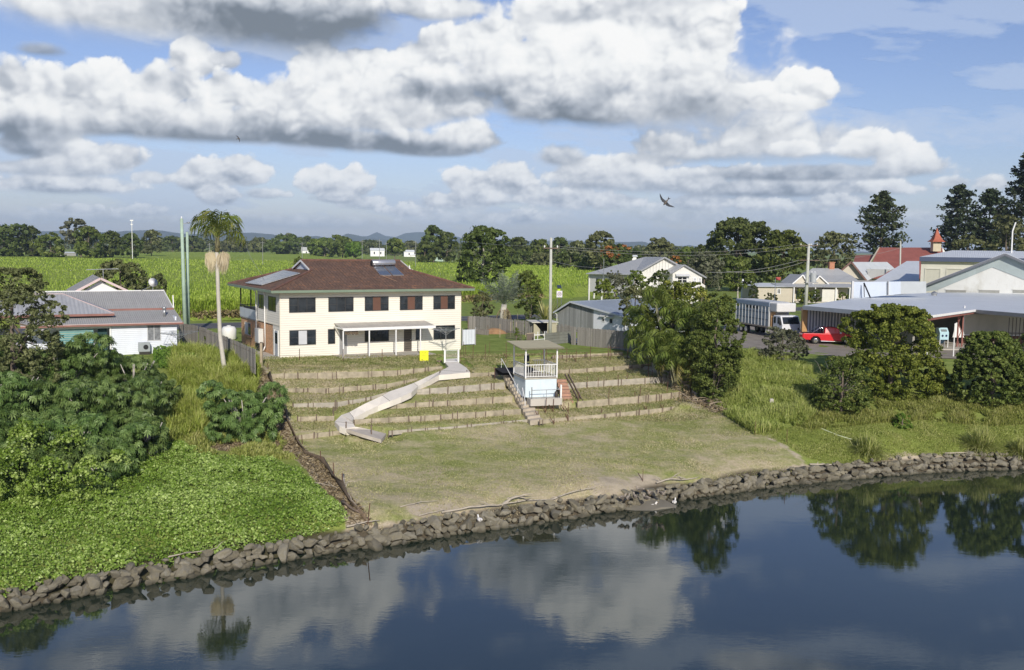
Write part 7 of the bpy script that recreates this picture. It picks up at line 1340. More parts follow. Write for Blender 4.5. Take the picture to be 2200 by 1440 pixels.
# distant small sheds and houses beyond the cane
def far_shed(x0,x1,yt,ym,yb,Y,label,m=WHITE,mr=None,cat='shed',win=0):
    a,b=PD(x0,yb,Y),PD(x1,yb,Y);zt=PD(x0,yt,Y).z-ZT;ze=PD(x0,ym,Y).z-ZT;W_=b.x-a.x;rt=thing('far_shed' if cat=='shed' else 'far_house',label,cat,(a.x,Y,ZT),R(12));mb=MB();mb.box(0,W_,0,W_*.5,0,ze);mb.build('wall',m,rt);gable_roof(rt,0,W_,0,W_*.5,ze,zt,mr or PALEROOF,'u',.1,.3)
    for k in range(win):mb=MB();u=W_*(k+.6)/(win+.2);mb.box(u-.5,u+.5,-.04,-.005,ze*.35,ze*.75);mb.build('window',GLASS,rt)
far_shed(935,976,546,549,560,560,'pale green low shed at the far edge of the cane beside a dark tree',mat('pale_green_sheet',(.40,.52,.42),.6,.05),win=2)
far_shed(796,826,533,538,550,820,'white far house amid trees beyond the tiled roof ridge',win=2,cat='house');far_shed(868,890,537,541,550,820,'second white far building right of the far white house',win=1,cat='house');far_shed(648,668,531,538,546,820,'tiny far white cottage with grey roof left of the far tree group',win=1,cat='house',mr=GREYROOF)
far_shed(883,902,546,548,558,820,'small white far block at the field edge left of the dark trees',win=1);far_shed(120,160,541,543,548,480,'low grey far shed hidden under the trees at the left',mat('far_grey',(.3,.3,.3),.8),win=1);far_shed(1352,1368,548,550,556,260,'small pale roof just visible behind the high set white house',win=1)
far_shed(1596,1618,600,612,640,178,'small white building partly hidden by shrubs left of the beige bungalow',STUCCO,STUCCO,win=1)
# ================================================================== vegetation
L_DARK=leafmat('leaf_dark',(.028,.044,.012),(.072,.100,.024),(.145,.18,.048),.12)
L_MID=leafmat('leaf_mid',(.04,.062,.012),(.10,.138,.026),(.21,.25,.06),.18)
L_OLIVE=leafmat('leaf_olive',(.045,.053,.020),(.11,.125,.046),(.21,.22,.095),.12)
L_GREY=leafmat('leaf_grey',(.050,.055,.030),(.115,.125,.070),(.21,.215,.14),.12)
L_YEL=leafmat('leaf_yellow_green',(.05,.07,.010),(.135,.175,.024),(.30,.33,.06),.2)
L_BRIGHT=leafmat('leaf_bright',(.050,.095,.012),(.115,.205,.025),(.23,.34,.06),.3)
L_VINE=leafmat('leaf_vine',(.075,.13,.014),(.21,.31,.045),(.50,.60,.20),.3,.38)
L_CASS=leafmat('leaf_umbrella',(.045,.085,.020),(.12,.19,.05),(.24,.33,.11),.18,.42)
L_PINE=leafmat('leaf_pine',(.012,.020,.010),(.035,.050,.022),(.085,.105,.045),.05)
L_PALM=leafmat('leaf_palm',(.07,.10,.018),(.17,.22,.045),(.38,.38,.12),.3,.4)
L_PALMD=leafmat('leaf_palm_dark',(.05,.08,.014),(.13,.18,.032),(.30,.35,.09),.3,.4)
L_DRY=leafmat('leaf_dry',(.14,.10,.055),(.27,.21,.12),(.42,.35,.22),.1)
L_ORG=leafmat('flower_orange',(.20,.07,.02),(.32,.13,.04),(.42,.2,.07),.1);L_AGAVE=leafmat('leaf_agave',(.16,.20,.05),(.42,.43,.14),(.66,.64,.32),.2)
L_GRASS=leafmat('grass_blade',(.17,.21,.04),(.33,.38,.09),(.55,.53,.22),.3);L_BLUE=leafmat('leaf_blue_palm',(.09,.12,.09),(.19,.23,.17),(.34,.38,.29),.15)
def T(name,label,x0,x1,ytop,Y,m,seed,base=None,cat='tree',**kw):
    c=PD((x0+x1)/2,ytop,Y);zb=ZT if base is None else base;H=c.z-zb;Wd=(x1-x0)/F_PX*Y
    return tree(name,label,cat,(c.x,Y,zb),H,Wd,m,seed,**kw)
GT='trees beyond the cane field'
def far_trees():
    D=dict(group=GT)
    def F_(lab,x0,x1,yt,Y,m,sd,nm='round_tree',ncl=110,nl=20,ls=None,**k):T(nm,lab,x0,x1,yt,Y,m,sd,nclump=ncl,nleaf=nl,lsize=ls or Y*.0036,group=GT,**{**dict(low=.06,n=7,cr=.26),**k})
    F_('broad dark green tree at the far left edge of the cane field',-60,72,488,440,L_DARK,1,ncl=230);F_('dark tree overlapping the right side of the broad leftmost tree',40,96,488,445,L_DARK,2)
    F_('mid green low tree between the dark left trees and the pale gum',72,142,502,430,L_MID,3);F_('tall pale crowned gum tree standing above the left treeline',132,214,474,450,L_GREY,4,'gum_tree',low=.30,ncl=100,cr=.2)
    F_('bushy green tree in front of the pale gum reaching down to the cane',158,222,490,425,L_MID,5,ncl=150);F_('dark tree right of the bushy one on the left treeline',212,262,499,450,L_DARK,6);F_('dark round tree left of the floodlight mast',255,306,503,440,L_DARK,7)
    F_('grey green round tree standing alone right of the floodlight mast',302,348,496,520,L_OLIVE,8);F_('low dark distant scrub tree left of the green poles',340,400,510,800,L_DARK,9,flat=.5);F_('low dark distant tree behind the green poles',385,440,508,800,L_DARK,10,flat=.6)
    F_('small distant tree just right of the palm trunk',470,530,512,820,L_OLIVE,11,flat=.6);F_('distant olive tree left of the wide dark far tree',530,578,513,820,L_OLIVE,12);F_('wide dark far tree with a pale taller top behind',572,645,508,700,L_DARK,13,ncl=170);F_('pale thin topped tree behind the wide dark far tree',606,638,504,760,L_GREY,14,'gum_tree')
    F_('dark far tree behind the tiny far cottage',638,676,510,880,L_DARK,15);F_('broad mid green far tree above the left of the tiled roof ridge',664,730,514,640,L_MID,16,ncl=160);F_('larger broad green far tree above the tiled roof ridge',705,768,512,620,L_MID,17,ncl=170)
    F_('small bright green far tree right of the broad ones',740,780,522,600,L_BRIGHT,18);F_('dark far trees mass behind the far white houses, left one',770,830,519,950,L_DARK,19,flat=.5);F_('round topped far tree with bare stem between the far white houses',826,870,514,560,L_MID,20,low=.3);F_('low distant dark tree behind the second white far building',862,905,520,900,L_OLIVE,21,flat=.6)
    F_('tall dark far tree with narrow rounded top',905,958,486,430,L_DARK,22,ncl=170);F_('dark shoulder tree right of the tall narrow topped one',935,985,500,425,L_DARK,23);F_('low dark tree at the foot of the tall far tree',892,935,520,420,L_DARK,24)
    F_('dark spreading tree behind the power pole, left part of the treeline',1085,1140,511,430,L_DARK,25);F_('dark rounded tree just left of the pale power pole top',1130,1185,516,420,L_MID,26);F_('dark tree just right of the pale power pole',1178,1225,512,420,L_DARK,27);F_('olive tree left of the tall green gum',1215,1265,519,400,L_OLIVE,28)
    F_('tall green gum tree left of the orange flowering tree',1256,1326,498,290,L_OLIVE,29,'gum_tree',low=.2,ncl=150,ls=1.0);F_('round grey green tree right of the orange flowering tree',1378,1458,514,300,L_OLIVE,30,ncl=170,ls=1.0);F_('low dark tree behind the high set house roof, left',1320,1390,534,320,L_DARK,31)
    F_('low green tree behind the high set house roof, right',1440,1520,532,260,L_MID,32,ls=.9);F_('small dark tree at the left foot of the big dark fig',1480,1530,528,240,L_DARK,33,ls=.8)
    for i,(a,b,y,Y,m)in enumerate(((1090,1150,540,380,L_DARK),(1135,1200,546,370,L_OLIVE),(1190,1262,545,330,L_DARK),(1240,1300,555,300,L_MID))):F_(['low dark shrub tree at the far cane edge behind the blue green palm','olive shrub tree at the far cane edge left of the power pole','dark shrub tree at the far cane edge right of the power pole','green shrub tree at the far cane edge left of the high set house'][i],a,b,y,Y,m,40+i,'shrub_tree',ls=1.1)
far_trees()
def far_wood():
    rng=np.random.default_rng(99);B=[]
    for x in np.arange(-60,1560,9):Y=1050+120*math.sin(x*.013)+rng.uniform(-60,60);c=PD(x,500,Y);h=rng.uniform(7,13);B.append((c.x,Y,ZT+h*.4,rng.uniform(4,8),5,h*.6))
    for x in np.arange(980,1560,12):Y=520+rng.uniform(-40,40);c=PD(x,500,Y);h=rng.uniform(6,10);B.append((c.x,Y,ZT+h*.4,rng.uniform(3,6),4,h*.6))
    C,Nn,S,T_=crown_data(B,2600,12,2.6,rng,cr=.4);tag(leaves('far_woodland',C,Nn,S,T_-.1,L_OLIVE,rng,.7),kind='stuff',label='continuous belt of far woodland along the horizon beyond the cane',cat='woodland')
far_wood()
def orange_tree(lab,x0,x1,yt,Y,seed):
    r=T('flowering_tree',lab,x0,x1,yt,Y,L_DARK,seed,nclump=170,nleaf=24,lsize=.8,low=.1,flat=.6);H=PD((x0+x1)/2,yt,Y).z-ZT;Wd=(x1-x0)/F_PX*Y;rng=np.random.default_rng(seed)
    crown('blossom',[(-Wd*.2,-Wd*.1,H*.82,Wd*.28,Wd*.25,H*.14),(Wd*.1,0,H*.93,Wd*.2,Wd*.2,H*.06)],40,16,.6,L_ORG,rng,r)
orange_tree('dark tree with patches of orange flowers behind the high set house',1290,1368,527,215,51);orange_tree('smaller dark tree with an orange flowering top right of the high set house gable',1440,1480,548,200,52)
def mid_trees():
    T('fig_tree','huge dark rounded fig tree behind the livestock truck',1505,1665,470,215,L_DARK,61,nclump=520,nleaf=30,lsize=.75,low=.04,n=11,cr=.2);T('fig_tree','broad dark green tree right of the huge rounded fig',1625,1745,497,205,L_MID,62,nclump=380,nleaf=30,lsize=.7,low=.04,n=9,cr=.2)
    T('gum_tree','dark open tree left of the tall conifer behind the grey roofs',1742,1845,500,260,L_OLIVE,63,nclump=230,nleaf=26,lsize=.85,low=.1,n=8,cr=.2);T('feathery_tree','grey green feathery tree between the white house gable and the fig',1470,1560,541,175,L_GREY,64,nclump=220,nleaf=30,lsize=.5,low=.08,n=8,cr=.2)
    T('round_tree','leafy tree with pale bare stems left of the small white building',1552,1622,553,160,L_MID,65,nclump=200,nleaf=28,lsize=.5,low=.25,n=7,cr=.22,bark=PALEBARK)
    T('round_tree','large dark tree standing right of the cream house behind the palm',975,1100,488,185,L_DARK,66,nclump=360,nleaf=30,lsize=.62,low=.03,n=11,cr=.2,bark=PALEBARK)
    T('round_tree','dark flat domed tree behind the white cottage roof',184,332,561,118,L_OLIVE,67,nclump=330,nleaf=34,lsize=.36,low=.02,n=12,flat=.7,cr=.18,fill=.1);T('round_tree','small dark tree beside the satellite dish of the cottage',318,358,586,120,L_OLIVE,68,nclump=60,nleaf=30,lsize=.34,low=.2,n=4)
    T('garden_shrub','small dark shrub poking above the left end of the tiled roof',626,652,552,112,L_MID,69,nclump=40,nleaf=24,lsize=.3,cat='shrub')
mid_trees()
def pine(name,lab,px,w,yt,yb,Y,seed,m=L_PINE,gap=0,whorls=15,n=8,dens=24,ls=.8,shape='cone'):
    rng=np.random.default_rng(seed);top=PD(px,yt,Y);H=top.z-ZT;rt=thing(name,lab,'tree',(top.x,Y,ZT));z0=max(2,PD(px,yb,Y).z-ZT);Wd=w/F_PX*Y;mb=MB();trunk(mb,(0,0,-.3),(0,0,H*.98),.5,.08,rng,(),.015);C=[];Nn=[];
    for i in range(whorls):
        t=i/(whorls-1);z=z0+(H*.97-z0)*t;r=Wd/2*((1-t)**.75*.95+.10 if shape=='cone' else math.sin(math.pi*(.18+.80*t))**.7*.95)*rng.uniform(.8,1.1)
        for k in range(n):
            if rng.random()<gap:continue
            a=6.283*k/n+rng.uniform(-.5,.5)+i*.7;L_=r*rng.uniform(.5,1.15);up=rng.uniform(-.1,.4)*L_;mb.tube([(0,0,z),(math.cos(a)*L_*.6,math.sin(a)*L_*.6,z+up*.3),(math.cos(a)*L_,math.sin(a)*L_,z+up)],[.12,.07,.03],5)
            for q in range(int(dens)):
                s=rng.uniform(.35,1.05)if q<dens*.6 else rng.uniform(.75,1.1);c=np.array([math.cos(a)*L_*s,math.sin(a)*L_*s,z+up*s]);C.append(c+rng.normal(0,1,3)*np.array([.55,.55,.42])*max(.6,L_*.19));Nn.append((rng.normal(0,.8),rng.normal(0,.8)-.3,.8))
    mb.build('trunk',BARK,rt,smooth=True);C=np.array(C);leaves('crown',C,unit(np.array(Nn)),ls*rng.uniform(.6,1.3,len(C)),rng.normal(.45,.2,len(C)),m,rng,.6,rt)
pine('hoop_pine','tall open crowned conifer with a side gap left of the church',1897,108,411,545,262,71,gap=.22,whorls=14,n=9,dens=42,ls=1.0,shape='egg',m=leafmat('leaf_conifer',(.018,.028,.012),(.05,.07,.026),(.12,.14,.05),.08))
pine('hoop_pine','tall dark conifer just right of the church steeple',2062,96,397,545,262,72,gap=.12,whorls=15,n=9,dens=40,ls=1.0,shape='egg');pine('hoop_pine','dark conifer between the steeple side one and the tallest one',2130,90,405,540,258,73,gap=.1,whorls=14,n=9,dens=38,ls=1.0,shape='egg')
pine('hoop_pine','tallest dark conifer at the right edge of the picture',2216,150,318,540,256,74,gap=.1,whorls=20,n=9,dens=44,ls=1.05)
T('round_tree','lighter olive tree in front of the dark conifers at the right',2120,2215,462,235,L_OLIVE,75,nclump=180,nleaf=24,lsize=.7,low=.1,n=8,cr=.2);T('shrub_tree','low olive shrub tree at the foot of the conifers right of the steeple',2040,2120,506,235,L_OLIVE,76,nclump=110,nleaf=20,lsize=.7,low=.05)
# ------------------------------------------------------------------ big near shrubs
def bush(name,lab,px0,px1,yt,yb,zg,m,seed,ncl,nl,ls,cat='shrub',n=11,low=-.14,loc=None,depth=None,**kw):
    g=GP((px0+px1)/2,yb,zg)if loc is None else loc;Y=g.y+(px1-px0)/F_PX*g.y*.36;c=PD((px0+px1)/2,yt,Y);zb=min(g.z,G(c.x,Y));zb=G(c.x,Y)-.2;H=c.z-zb;Wd=(px1-px0)/F_PX*Y
    return tree(name,lab,cat,(c.x,Y,zb),H,Wd,m,seed,nclump=ncl,nleaf=nl,lsize=ls,low=low,n=n,**{**dict(cr=.17,fill=.12),**kw})
bush('round_bush','big rounded yellow green bush on the right bank, left of the workshop opening',1803,2040,658,866,2.9,L_YEL,81,1050,60,.2,n=19,flat=.85,fill=.25)
bush('round_bush','dense dark green bush at the far right of the bank, right of the workshop opening',2046,2225,714,892,2.9,L_MID,82,800,60,.2,n=17,flat=.85,fill=.25);bush('round_bush','darker bush behind the far right dense bush, cut by the picture edge',2160,2320,706,900,3,L_DARK,83,300,50,.19)
bush('scrub_bush','scruffy vine covered bush with dead twigs below the big yellow green bush',1742,1882,768,905,2.2,L_MID,84,380,50,.16,n=9,fill=.25);bush('scrub_bush','grey green flowering shrub in front of the red ute',1630,1735,708,784,4.7,L_GREY,85,280,50,.15,n=9);bush('scrub_bush','low green weed clump right of the scruffy vine covered bush',1915,1965,888,926,2.0,L_BRIGHT,86,60,24,.16,n=4)
bush('round_bush','tall dense dark green shrub right of the golden cane palms',1476,1606,632,838,3.6,L_MID,87,480,58,.17,n=12,flat=1.0);bush('round_bush','dark lower shrub at the right foot of the palm clump',1500,1590,745,852,3.3,L_DARK,88,200,36,.2,n=7)
def behind(lab,x0,x1,yt,Y,m,sd,ncl=150,ls=.28,nm='garden_shrub',**k):T(nm,lab,x0,x1,yt,Y,m,sd,cat='shrub',nclump=ncl,nleaf=32,lsize=ls,**{**dict(low=.0,n=8,cr=.19),**k})
behind('yellow green croton hedge behind the golden cane palms',1375,1520,604,82,L_YEL,91,260,.2);behind('pale yellow flowering shrub top right of the palm clump',1484,1534,628,78,leafmat('leaf_pale_yellow',(.16,.16,.03),(.33,.33,.07),(.52,.50,.14),.2),92,60,.2,low=.5);behind('olive shrub left of the croton hedge',1330,1400,612,96,L_OLIVE,93,150,.24)
behind('shrub with reddish edges below the left wing of the high set house',1268,1332,600,112,L_YEL,94,140,.26);behind('silver grey leafless looking shrub before the high set house',1292,1352,582,116,L_GREY,95,130,.24);behind('green shrub before the main gable of the high set house',1330,1400,583,120,L_MID,96,170,.28);behind('dark shrub before the lower front gable of the high set house',1385,1450,580,124,L_DARK,97,150,.28)
behind('yellowish hedge below the windows of the high set house',1430,1535,606,104,L_YEL,98,200,.24);behind('dark shrub at the left foot of the blue green palm',1012,1062,628,112,L_OLIVE,99,110,.26);behind('dense dark shrub right of the blue green palm',1098,1166,582,118,L_MID,100,240,.28,flat=1.0)
behind('low weedy shrub behind the blue green palm base',1125,1160,640,104,L_DARK,101,70,.24);behind('shrub with white flowers right of the thin red topped post',1708,1748,618,165,L_YEL,102,70,.32);behind('dark veranda shrub of the beige bungalow',1738,1768,622,166,L_MID,103,60,.32);behind('low garden shrubs before the left end of the beige bungalow',1640,1672,630,165,L_OLIVE,104,60,.3);behind('garden shrub at the right end of the beige bungalow',1798,1824,628,166,L_MID,105,50,.3);behind('shrub beside the small white building',1608,1632,612,170,L_DARK,106,60,.3)
behind('vine covered shrub against the paling fence by the palm trunk',438,462,712,84,L_MID,107,40,.2);behind('dark seedling tree growing at the vegetable bed',1104,1116,705,92,L_MID,108,22,.18)
behind('dark leafy undergrowth between the stems of the golden cane palms',1385,1500,672,84,L_DARK,109,200,.22);behind('low dark undergrowth in front of the golden cane palm stems',1395,1490,738,76.5,L_DARK,110,160,.2,base=4.0)
# bottlebrush at the far left
b_=T('bottlebrush_tree','wide olive bottlebrush tree with a few pale flowers at the left edge before the cottage',-90,134,577,60,L_OLIVE,111,base=3.9,nclump=900,nleaf=46,lsize=.2,low=-.02,n=16,cr=.14,aspect=.4)
crown('blossom',[(0,-1.6,4.6,2.6,1.6,1.6)],16,4,.16,leafmat('flower_pale',(.4,.35,.35),(.6,.55,.58),(.75,.7,.72),.1),np.random.default_rng(4),b_)
# ------------------------------------------------------------------ umbrella leaved shrubs, left bank
def rosettes(name,blobs,nr,m,seed,parent,size=.33,nl=7):
    rng=np.random.default_rng(seed);C,Nn,S,Tn=crown_data(blobs,nr//9,9,size,rng,cr=.26,up=.5,fill=.2);n=len(C);Cs=[];Ns=[];Ss=[];Tt=[]
    u=unit(np.cross(Nn,rng.normal(size=(n,3))));v=np.cross(Nn,u);V=np.empty((n,nl,4,3));s=S[:,None]
    for k in range(nl):
        a=2*math.pi*k/nl;d=u*math.cos(a)+v*math.sin(a);side=np.cross(Nn,d);tip=C+d*s*.62-np.array([0,0,1])*s*.28;mid=C+d*s*.34+Nn*s*.04;w=side*s*.11
        V[:,k,0]=C;V[:,k,1]=mid+w;V[:,k,2]=tip;V[:,k,3]=mid-w
    return mesh_np(name,V.reshape(-1,3),np.arange(4*n*nl).reshape(-1,4),m,{'tint':np.clip(np.repeat(Tn,4*nl)+np.repeat(rng.normal(0,.08,n*nl),4),0,1)},parent=parent)
def umbrella_shrub(lab,cx,yt,yb,w,Y,seed,nr,zlow=None):
    c=PD(cx,yt,Y);g=G(c.x,Y);rt=thing('umbrella_leaved_shrub',lab,'shrub',(c.x,Y,g));H=c.z-g;Wd=w/F_PX*Y;rng=np.random.default_rng(seed);lo=(zlow or 0.02)
    bl=[(0,0,H*.45,Wd*.30,Wd*.30,H*.40)]
    for i in range(11):a=6.283*i/11+rng.uniform(-.3,.3);r=Wd*rng.uniform(.22,.44);k=rng.uniform(.11,.2);bl.append((r*math.cos(a),r*math.sin(a),H*rng.uniform(.15,.88),Wd*k,Wd*k,H*k*1.3))
    rosettes('crown',bl,int(nr*1.5),L_CASS,seed,rt);mb=MB()
    for i in range(9):a=rng.uniform(0,6.28);r=Wd*.3;mb.tube([(rng.normal(0,.4),rng.normal(0,.4),-.2),(r*.4*math.cos(a),r*.4*math.sin(a),H*.4),(r*math.cos(a),r*math.sin(a),H*.8)],[.07,.05,.025],6)
    mb.build('stem',PALEBARK,rt,smooth=True)
for a in(('large umbrella leaved shrub in front of the cottage porch, topmost of the left thicket',130,733,0,260,63,121,3000),('umbrella leaved shrub right of the thicket top, below the cottage wall',285,757,0,150,64,122,1800),('umbrella leaved shrub at the left edge below the bottlebrush',10,790,0,230,56,123,2600),('broad umbrella leaved shrub in the middle of the left thicket',200,815,0,250,56,124,3400),
          ('umbrella leaved shrub at the right side of the thicket above the dark hollow',298,850,0,110,57,125,1200),('drooping umbrella leaved shrub at the lower left of the thicket',60,895,0,250,51,126,2800),('lowest umbrella leaved shrub of the thicket, leaning toward the creeper',240,915,0,160,50.5,127,2000),('umbrella leaved shrub at the lower middle of the thicket',150,900,0,190,50,129,2300),('small umbrella leaved shrub at the right foot of the thicket',320,890,0,90,53,130,900),('umbrella leaved shrub hanging lowest toward the river at the left',120,960,0,200,47.5,132,1700),('umbrella leaved shrub at the bottom left picture edge of the thicket',-20,930,0,200,48.5,133,1700),('half creeper covered shrub low in the thicket above the bright creeper',215,985,0,130,47.5,134,900),('umbrella leaved shrub above the dark hollow, right of the middle one',322,800,0,95,61,131,1000)):umbrella_shrub(*a)
umbrella_shrub('separate dark umbrella leaved bush on the soil slope below the long paling fence',525,830,0,165,58.5,128,2200)
# ------------------------------------------------------------------ palms
JIT=.17
def frond_mesh(name,L_,nl,droop,ll,m,seed,width=.055,hang=.5,rise=.6,parent=None):
    rng=np.random.default_rng(seed);V=[];Tn=[];
    def cur(t):return np.array([L_*(t*math.cos(rise)*1.0-.10*t*t),0,L_*(t*math.sin(rise)-droop*t*t)])
    mb=[]
    for side in(-1,1):
        for k in range(nl):
            t=.14+.86*k/(nl-1);b=cur(t);d=cur(min(1,t+.02))-cur(t-.02);d/=np.linalg.norm(d);s=np.array([0,side,0.]);l=ll*math.sin(math.pi*min(.97,.18+.8*t))**.6*rng.uniform(.85,1.1)
            dr=(s*.8+d*.55)+rng.normal(0,JIT,3);dr/=np.linalg.norm(dr);mid=b+dr*l*.5+np.array([0,0,-.10*l*hang]);tip=b+dr*l*.85+np.array([0,0,-l*hang*rng.uniform(.7,1.2)]);w=d*width*.5
            V+=[b-w*.4,mid-w,tip,mid+w];Tn+=[rng.normal(.5+.25*(t-.5),.27)]*4
    n0=len(V);F_=np.arange(n0).reshape(-1,4)
    pts=[cur(t)for t in np.linspace(0,1,9)]
    for i in range(8):
        a,b=pts[i],pts[i+1];w=.05*(1-i/9)+.012;V+=[a+(0,-w,0),b+(0,-w,0),b+(0,w,0),a+(0,w,0)];Tn+=[.6]*4;V+=[a+(0,0,-w),b+(0,0,-w),b+(0,0,w),a+(0,0,w)];Tn+=[.6]*4
    return mesh_np(name,V,np.arange(len(V)).reshape(-1,4),m,{'tint':np.clip(Tn,0,1)},parent=parent)
def add_fronds(rt,proto,n,z,rng,elev=(-.5,.9),sc_=(.8,1.1),x=0,y=0,a0=0,lean=None):
    for i in range(n):
        o=proto if i==0 and proto.parent is None else proto.copy()
        if o is not proto:COL.objects.link(o)
        o.parent=rt;a=2.399*i+a0;e=elev[0]+(elev[1]-elev[0])*((i+.5)/n)**.9;o.location=(x,y,z);o.rotation_euler=(rng.uniform(-.2,.2),-e,a);k=rng.uniform(*sc_);o.scale=(k,k,k)
def king_palm():
    Y=69.0;base=PD(483,757,Y);top=PD(466,545,Y);g=G(base.x,Y);rt=thing('palm_tree','tall slender palm with drooping crown between the white cottage and the cream house','palm tree',(base.x,Y,g));rng=np.random.default_rng(3);O=Vector((base.x,Y,g));h=top-O;crown_z=PD(467,515,Y)-O
    mb=MB();mb.tube([(0,0,-.3),(0,0,.4),(h.x*.45-.12,0,h.z*.35),(h.x*.8-.05,0,h.z*.7),(h.x,0,h.z),(crown_z.x,0,crown_z.z-.3)],[.24,.18,.15,.14,.14,.12],12);mb.build('trunk',mat('palm_trunk',(.50,.47,.40),.85,.12,2,bump=.3,bscale=6),rt,smooth=True)
    mb=MB();mb.tube([(crown_z.x-.02,0,crown_z.z-.9),(crown_z.x,0,crown_z.z-.4),(crown_z.x+.03,0,crown_z.z+.45)],[.16,.20,.09],10);mb.build('crownshaft',mat('crownshaft',(.22,.20,.10),.6,.2,3),rt,smooth=True)
    p=frond_mesh('frond',3.7,27,.66,1.05,L_PALM,5,.06,.95,.95);add_fronds(rt,p,13,crown_z.z+.1,rng,(-.45,.85),(1.0,1.25),crown_z.x)
    # seed skirts: hanging strands
    for sx,k in((-.5,1),(.46,1)):
        V=[];Tn=[];
        for i in range(420):
            a=rng.uniform(0,6.28);r=rng.uniform(.05,.42);x,y=sx*k+r*math.cos(a),r*math.sin(a);z0=crown_z.z-.85-r*.4+rng.normal(0,.06);l=rng.uniform(.7,1.7)*(1.1-r);w=.014;t=np.array([rng.normal(0,.06)-sx*.2,rng.normal(0,.06),-l]);b=np.array([crown_z.x+x,y,z0]);V+=[b+(-w,0,0),b+t*.5+(-w*1.4,0,0),b+t,b+t*.5+(w*1.4,0,0)];Tn+=[rng.normal(.85,.2)]*4
        mesh_np('seed_strands',V,np.arange(len(V)).reshape(-1,4),leafmat('seed_strand',(.36,.29,.16),(.52,.44,.27),(.68,.60,.42),.2),{'tint':np.clip(Tn,0,1)},parent=rt)
king_palm()
def triangle_palm():
    p0=PD(1081,690,116);rt=thing('palm_tree','wide blue green feather palm with upright stiff fronds behind the garden fence','palm tree',(p0.x,116,ZT));rt.scale=(1.12,)*3;rng=np.random.default_rng(9);mb=MB();mb.tube([(0,0,-.2),(0,0,1.2),(.1,0,2.1)],[.45,.38,.3],10);mb.build('trunk',mat('palm_trunk',(.50,.47,.40),.85,.12,2,bump=.3,bscale=6),rt,smooth=True)
    p=frond_mesh('frond',5.2,26,.22,.95,L_BLUE,8,.09,.35,1.05);add_fronds(rt,p,24,2.0,rng,(-.75,.45),(.75,1.05),.1)
    q=frond_mesh('dead_frond',2.3,20,.75,.5,L_DRY,12,.08,.8,.3);add_fronds(rt,q,7,1.7,rng,(-.9,-.3),(.7,1),.1)
triangle_palm()
def agave():
    p0=PD(1173,693,116);rt=thing('agave','large spiky cream and yellow striped agave beside the power pole','agave plant',(p0.x,116,ZT));rt.scale=(1.25,)*3;rng=np.random.default_rng(2);V=[];Tn=[]
    for i in range(46):
        a=2.399*i;e=1.35-1.15*(i/46)**.8+rng.normal(0,.06);L_=rng.uniform(2.0,2.9);d=np.array([math.cos(a)*math.cos(e),math.sin(a)*math.cos(e),math.sin(e)]);s=np.array([-math.sin(a),math.cos(a),0])*.12;b=d*.1+np.array([0,0,.15]);m_=b+d*L_*.5+np.array([0,0,.05]);t=b+d*L_-np.array([0,0,.12*L_*math.cos(e)]);V+=[b-s*.7,m_-s,t,m_+s];c=rng.uniform(.3,1)if i<36 else rng.uniform(0,.3);Tn+=[c]*4
    mesh_np('leaves',V,np.arange(len(V)).reshape(-1,4),L_AGAVE,{'tint':np.clip(Tn,0,1)},parent=rt);mb=MB();mb.lathe([(.2,0),(.15,.4)],8);mb.build('stem',L_AGAVE and WOODP,rt)
agave()
def cane_palms():
    rng=np.random.default_rng(31);pr=frond_mesh('frond',3.3,17,.72,.85,L_PALMD,33,.075,.85,1.0);pr2=frond_mesh('frond',2.6,15,.8,.7,leafmat('leaf_palm_old',(.10,.10,.025),(.20,.19,.045),(.36,.30,.10),.2),34,.085,.8,.5);names=['leftmost low golden cane palm overhanging the paling fence','tallest golden cane palm of the clump with bright upright fronds','golden cane palm leaning left with brownish fronds','golden cane palm in the centre of the clump','golden cane palm with yellow drooping fronds on the terrace side','golden cane palm on the right side of the clump','short golden cane palm at the front foot of the clump','golden cane palm behind the centre of the clump','right leaning golden cane palm beside the dark shrub','low golden cane palm at the right foot of the clump','low golden cane palm at the left foot of the clump','low golden cane palm at the front left of the clump beside the top terrace','lowest golden cane palm at the front centre of the clump','small golden cane palm hanging over the right end of the paling fence']
    first=[True,True]
    for i,(bx,by,tx,ty,Y,nf)in enumerate(((1400,770,1372,690,75,9),(1440,790,1412,650,73,11),(1425,785,1392,712,72,9),(1452,790,1450,682,73,11),(1446,800,1428,742,69.5,9),(1470,800,1492,690,72,11),(1455,812,1468,760,68,9),(1435,780,1446,664,76,11),(1474,805,1520,722,70.5,10),(1490,812,1502,760,69,9),(1405,785,1388,748,71,8),(1420,800,1410,762,69,9),(1452,812,1446,775,67.5,9),(1386,770,1368,735,73,8))):
        b=GP(bx,by,4.2);Y=b.y+(Y-72)*.35;b=PD(bx,by,Y);t=PD(tx,ty,Y-.5);g=G(b.x,Y);rt=thing('cane_palm',names[i],'palm tree',(b.x,Y,g));O=Vector((b.x,Y,g));q=t-O;n=3
        mb=MB()
        for k in range(n):o=Vector((rng.normal(0,.15),rng.normal(0,.15),0));e=q+Vector((rng.normal(0,.2),rng.normal(0,.2),-.3*k));mb.tube([o-Vector((0,0,.3)),o.lerp(e,.5)+Vector((0,0,.1)),e],[.07,.055,.045],7)
        mb.build('stem',mat('cane_stem',(.28,.27,.16),.7,.25,3),rt,smooth=True)
        add_fronds(rt,pr,nf+6,q.z,rng,(-1.0,.95),(.8,1.15),q.x,q.y,a0=i)
        if i in(0,2,4,6):add_fronds(rt,pr2,4,q.z*.8,rng,(-.9,-.2),(.8,1.0),q.x*.8,q.y*.8,a0=i*2)
cane_palms()
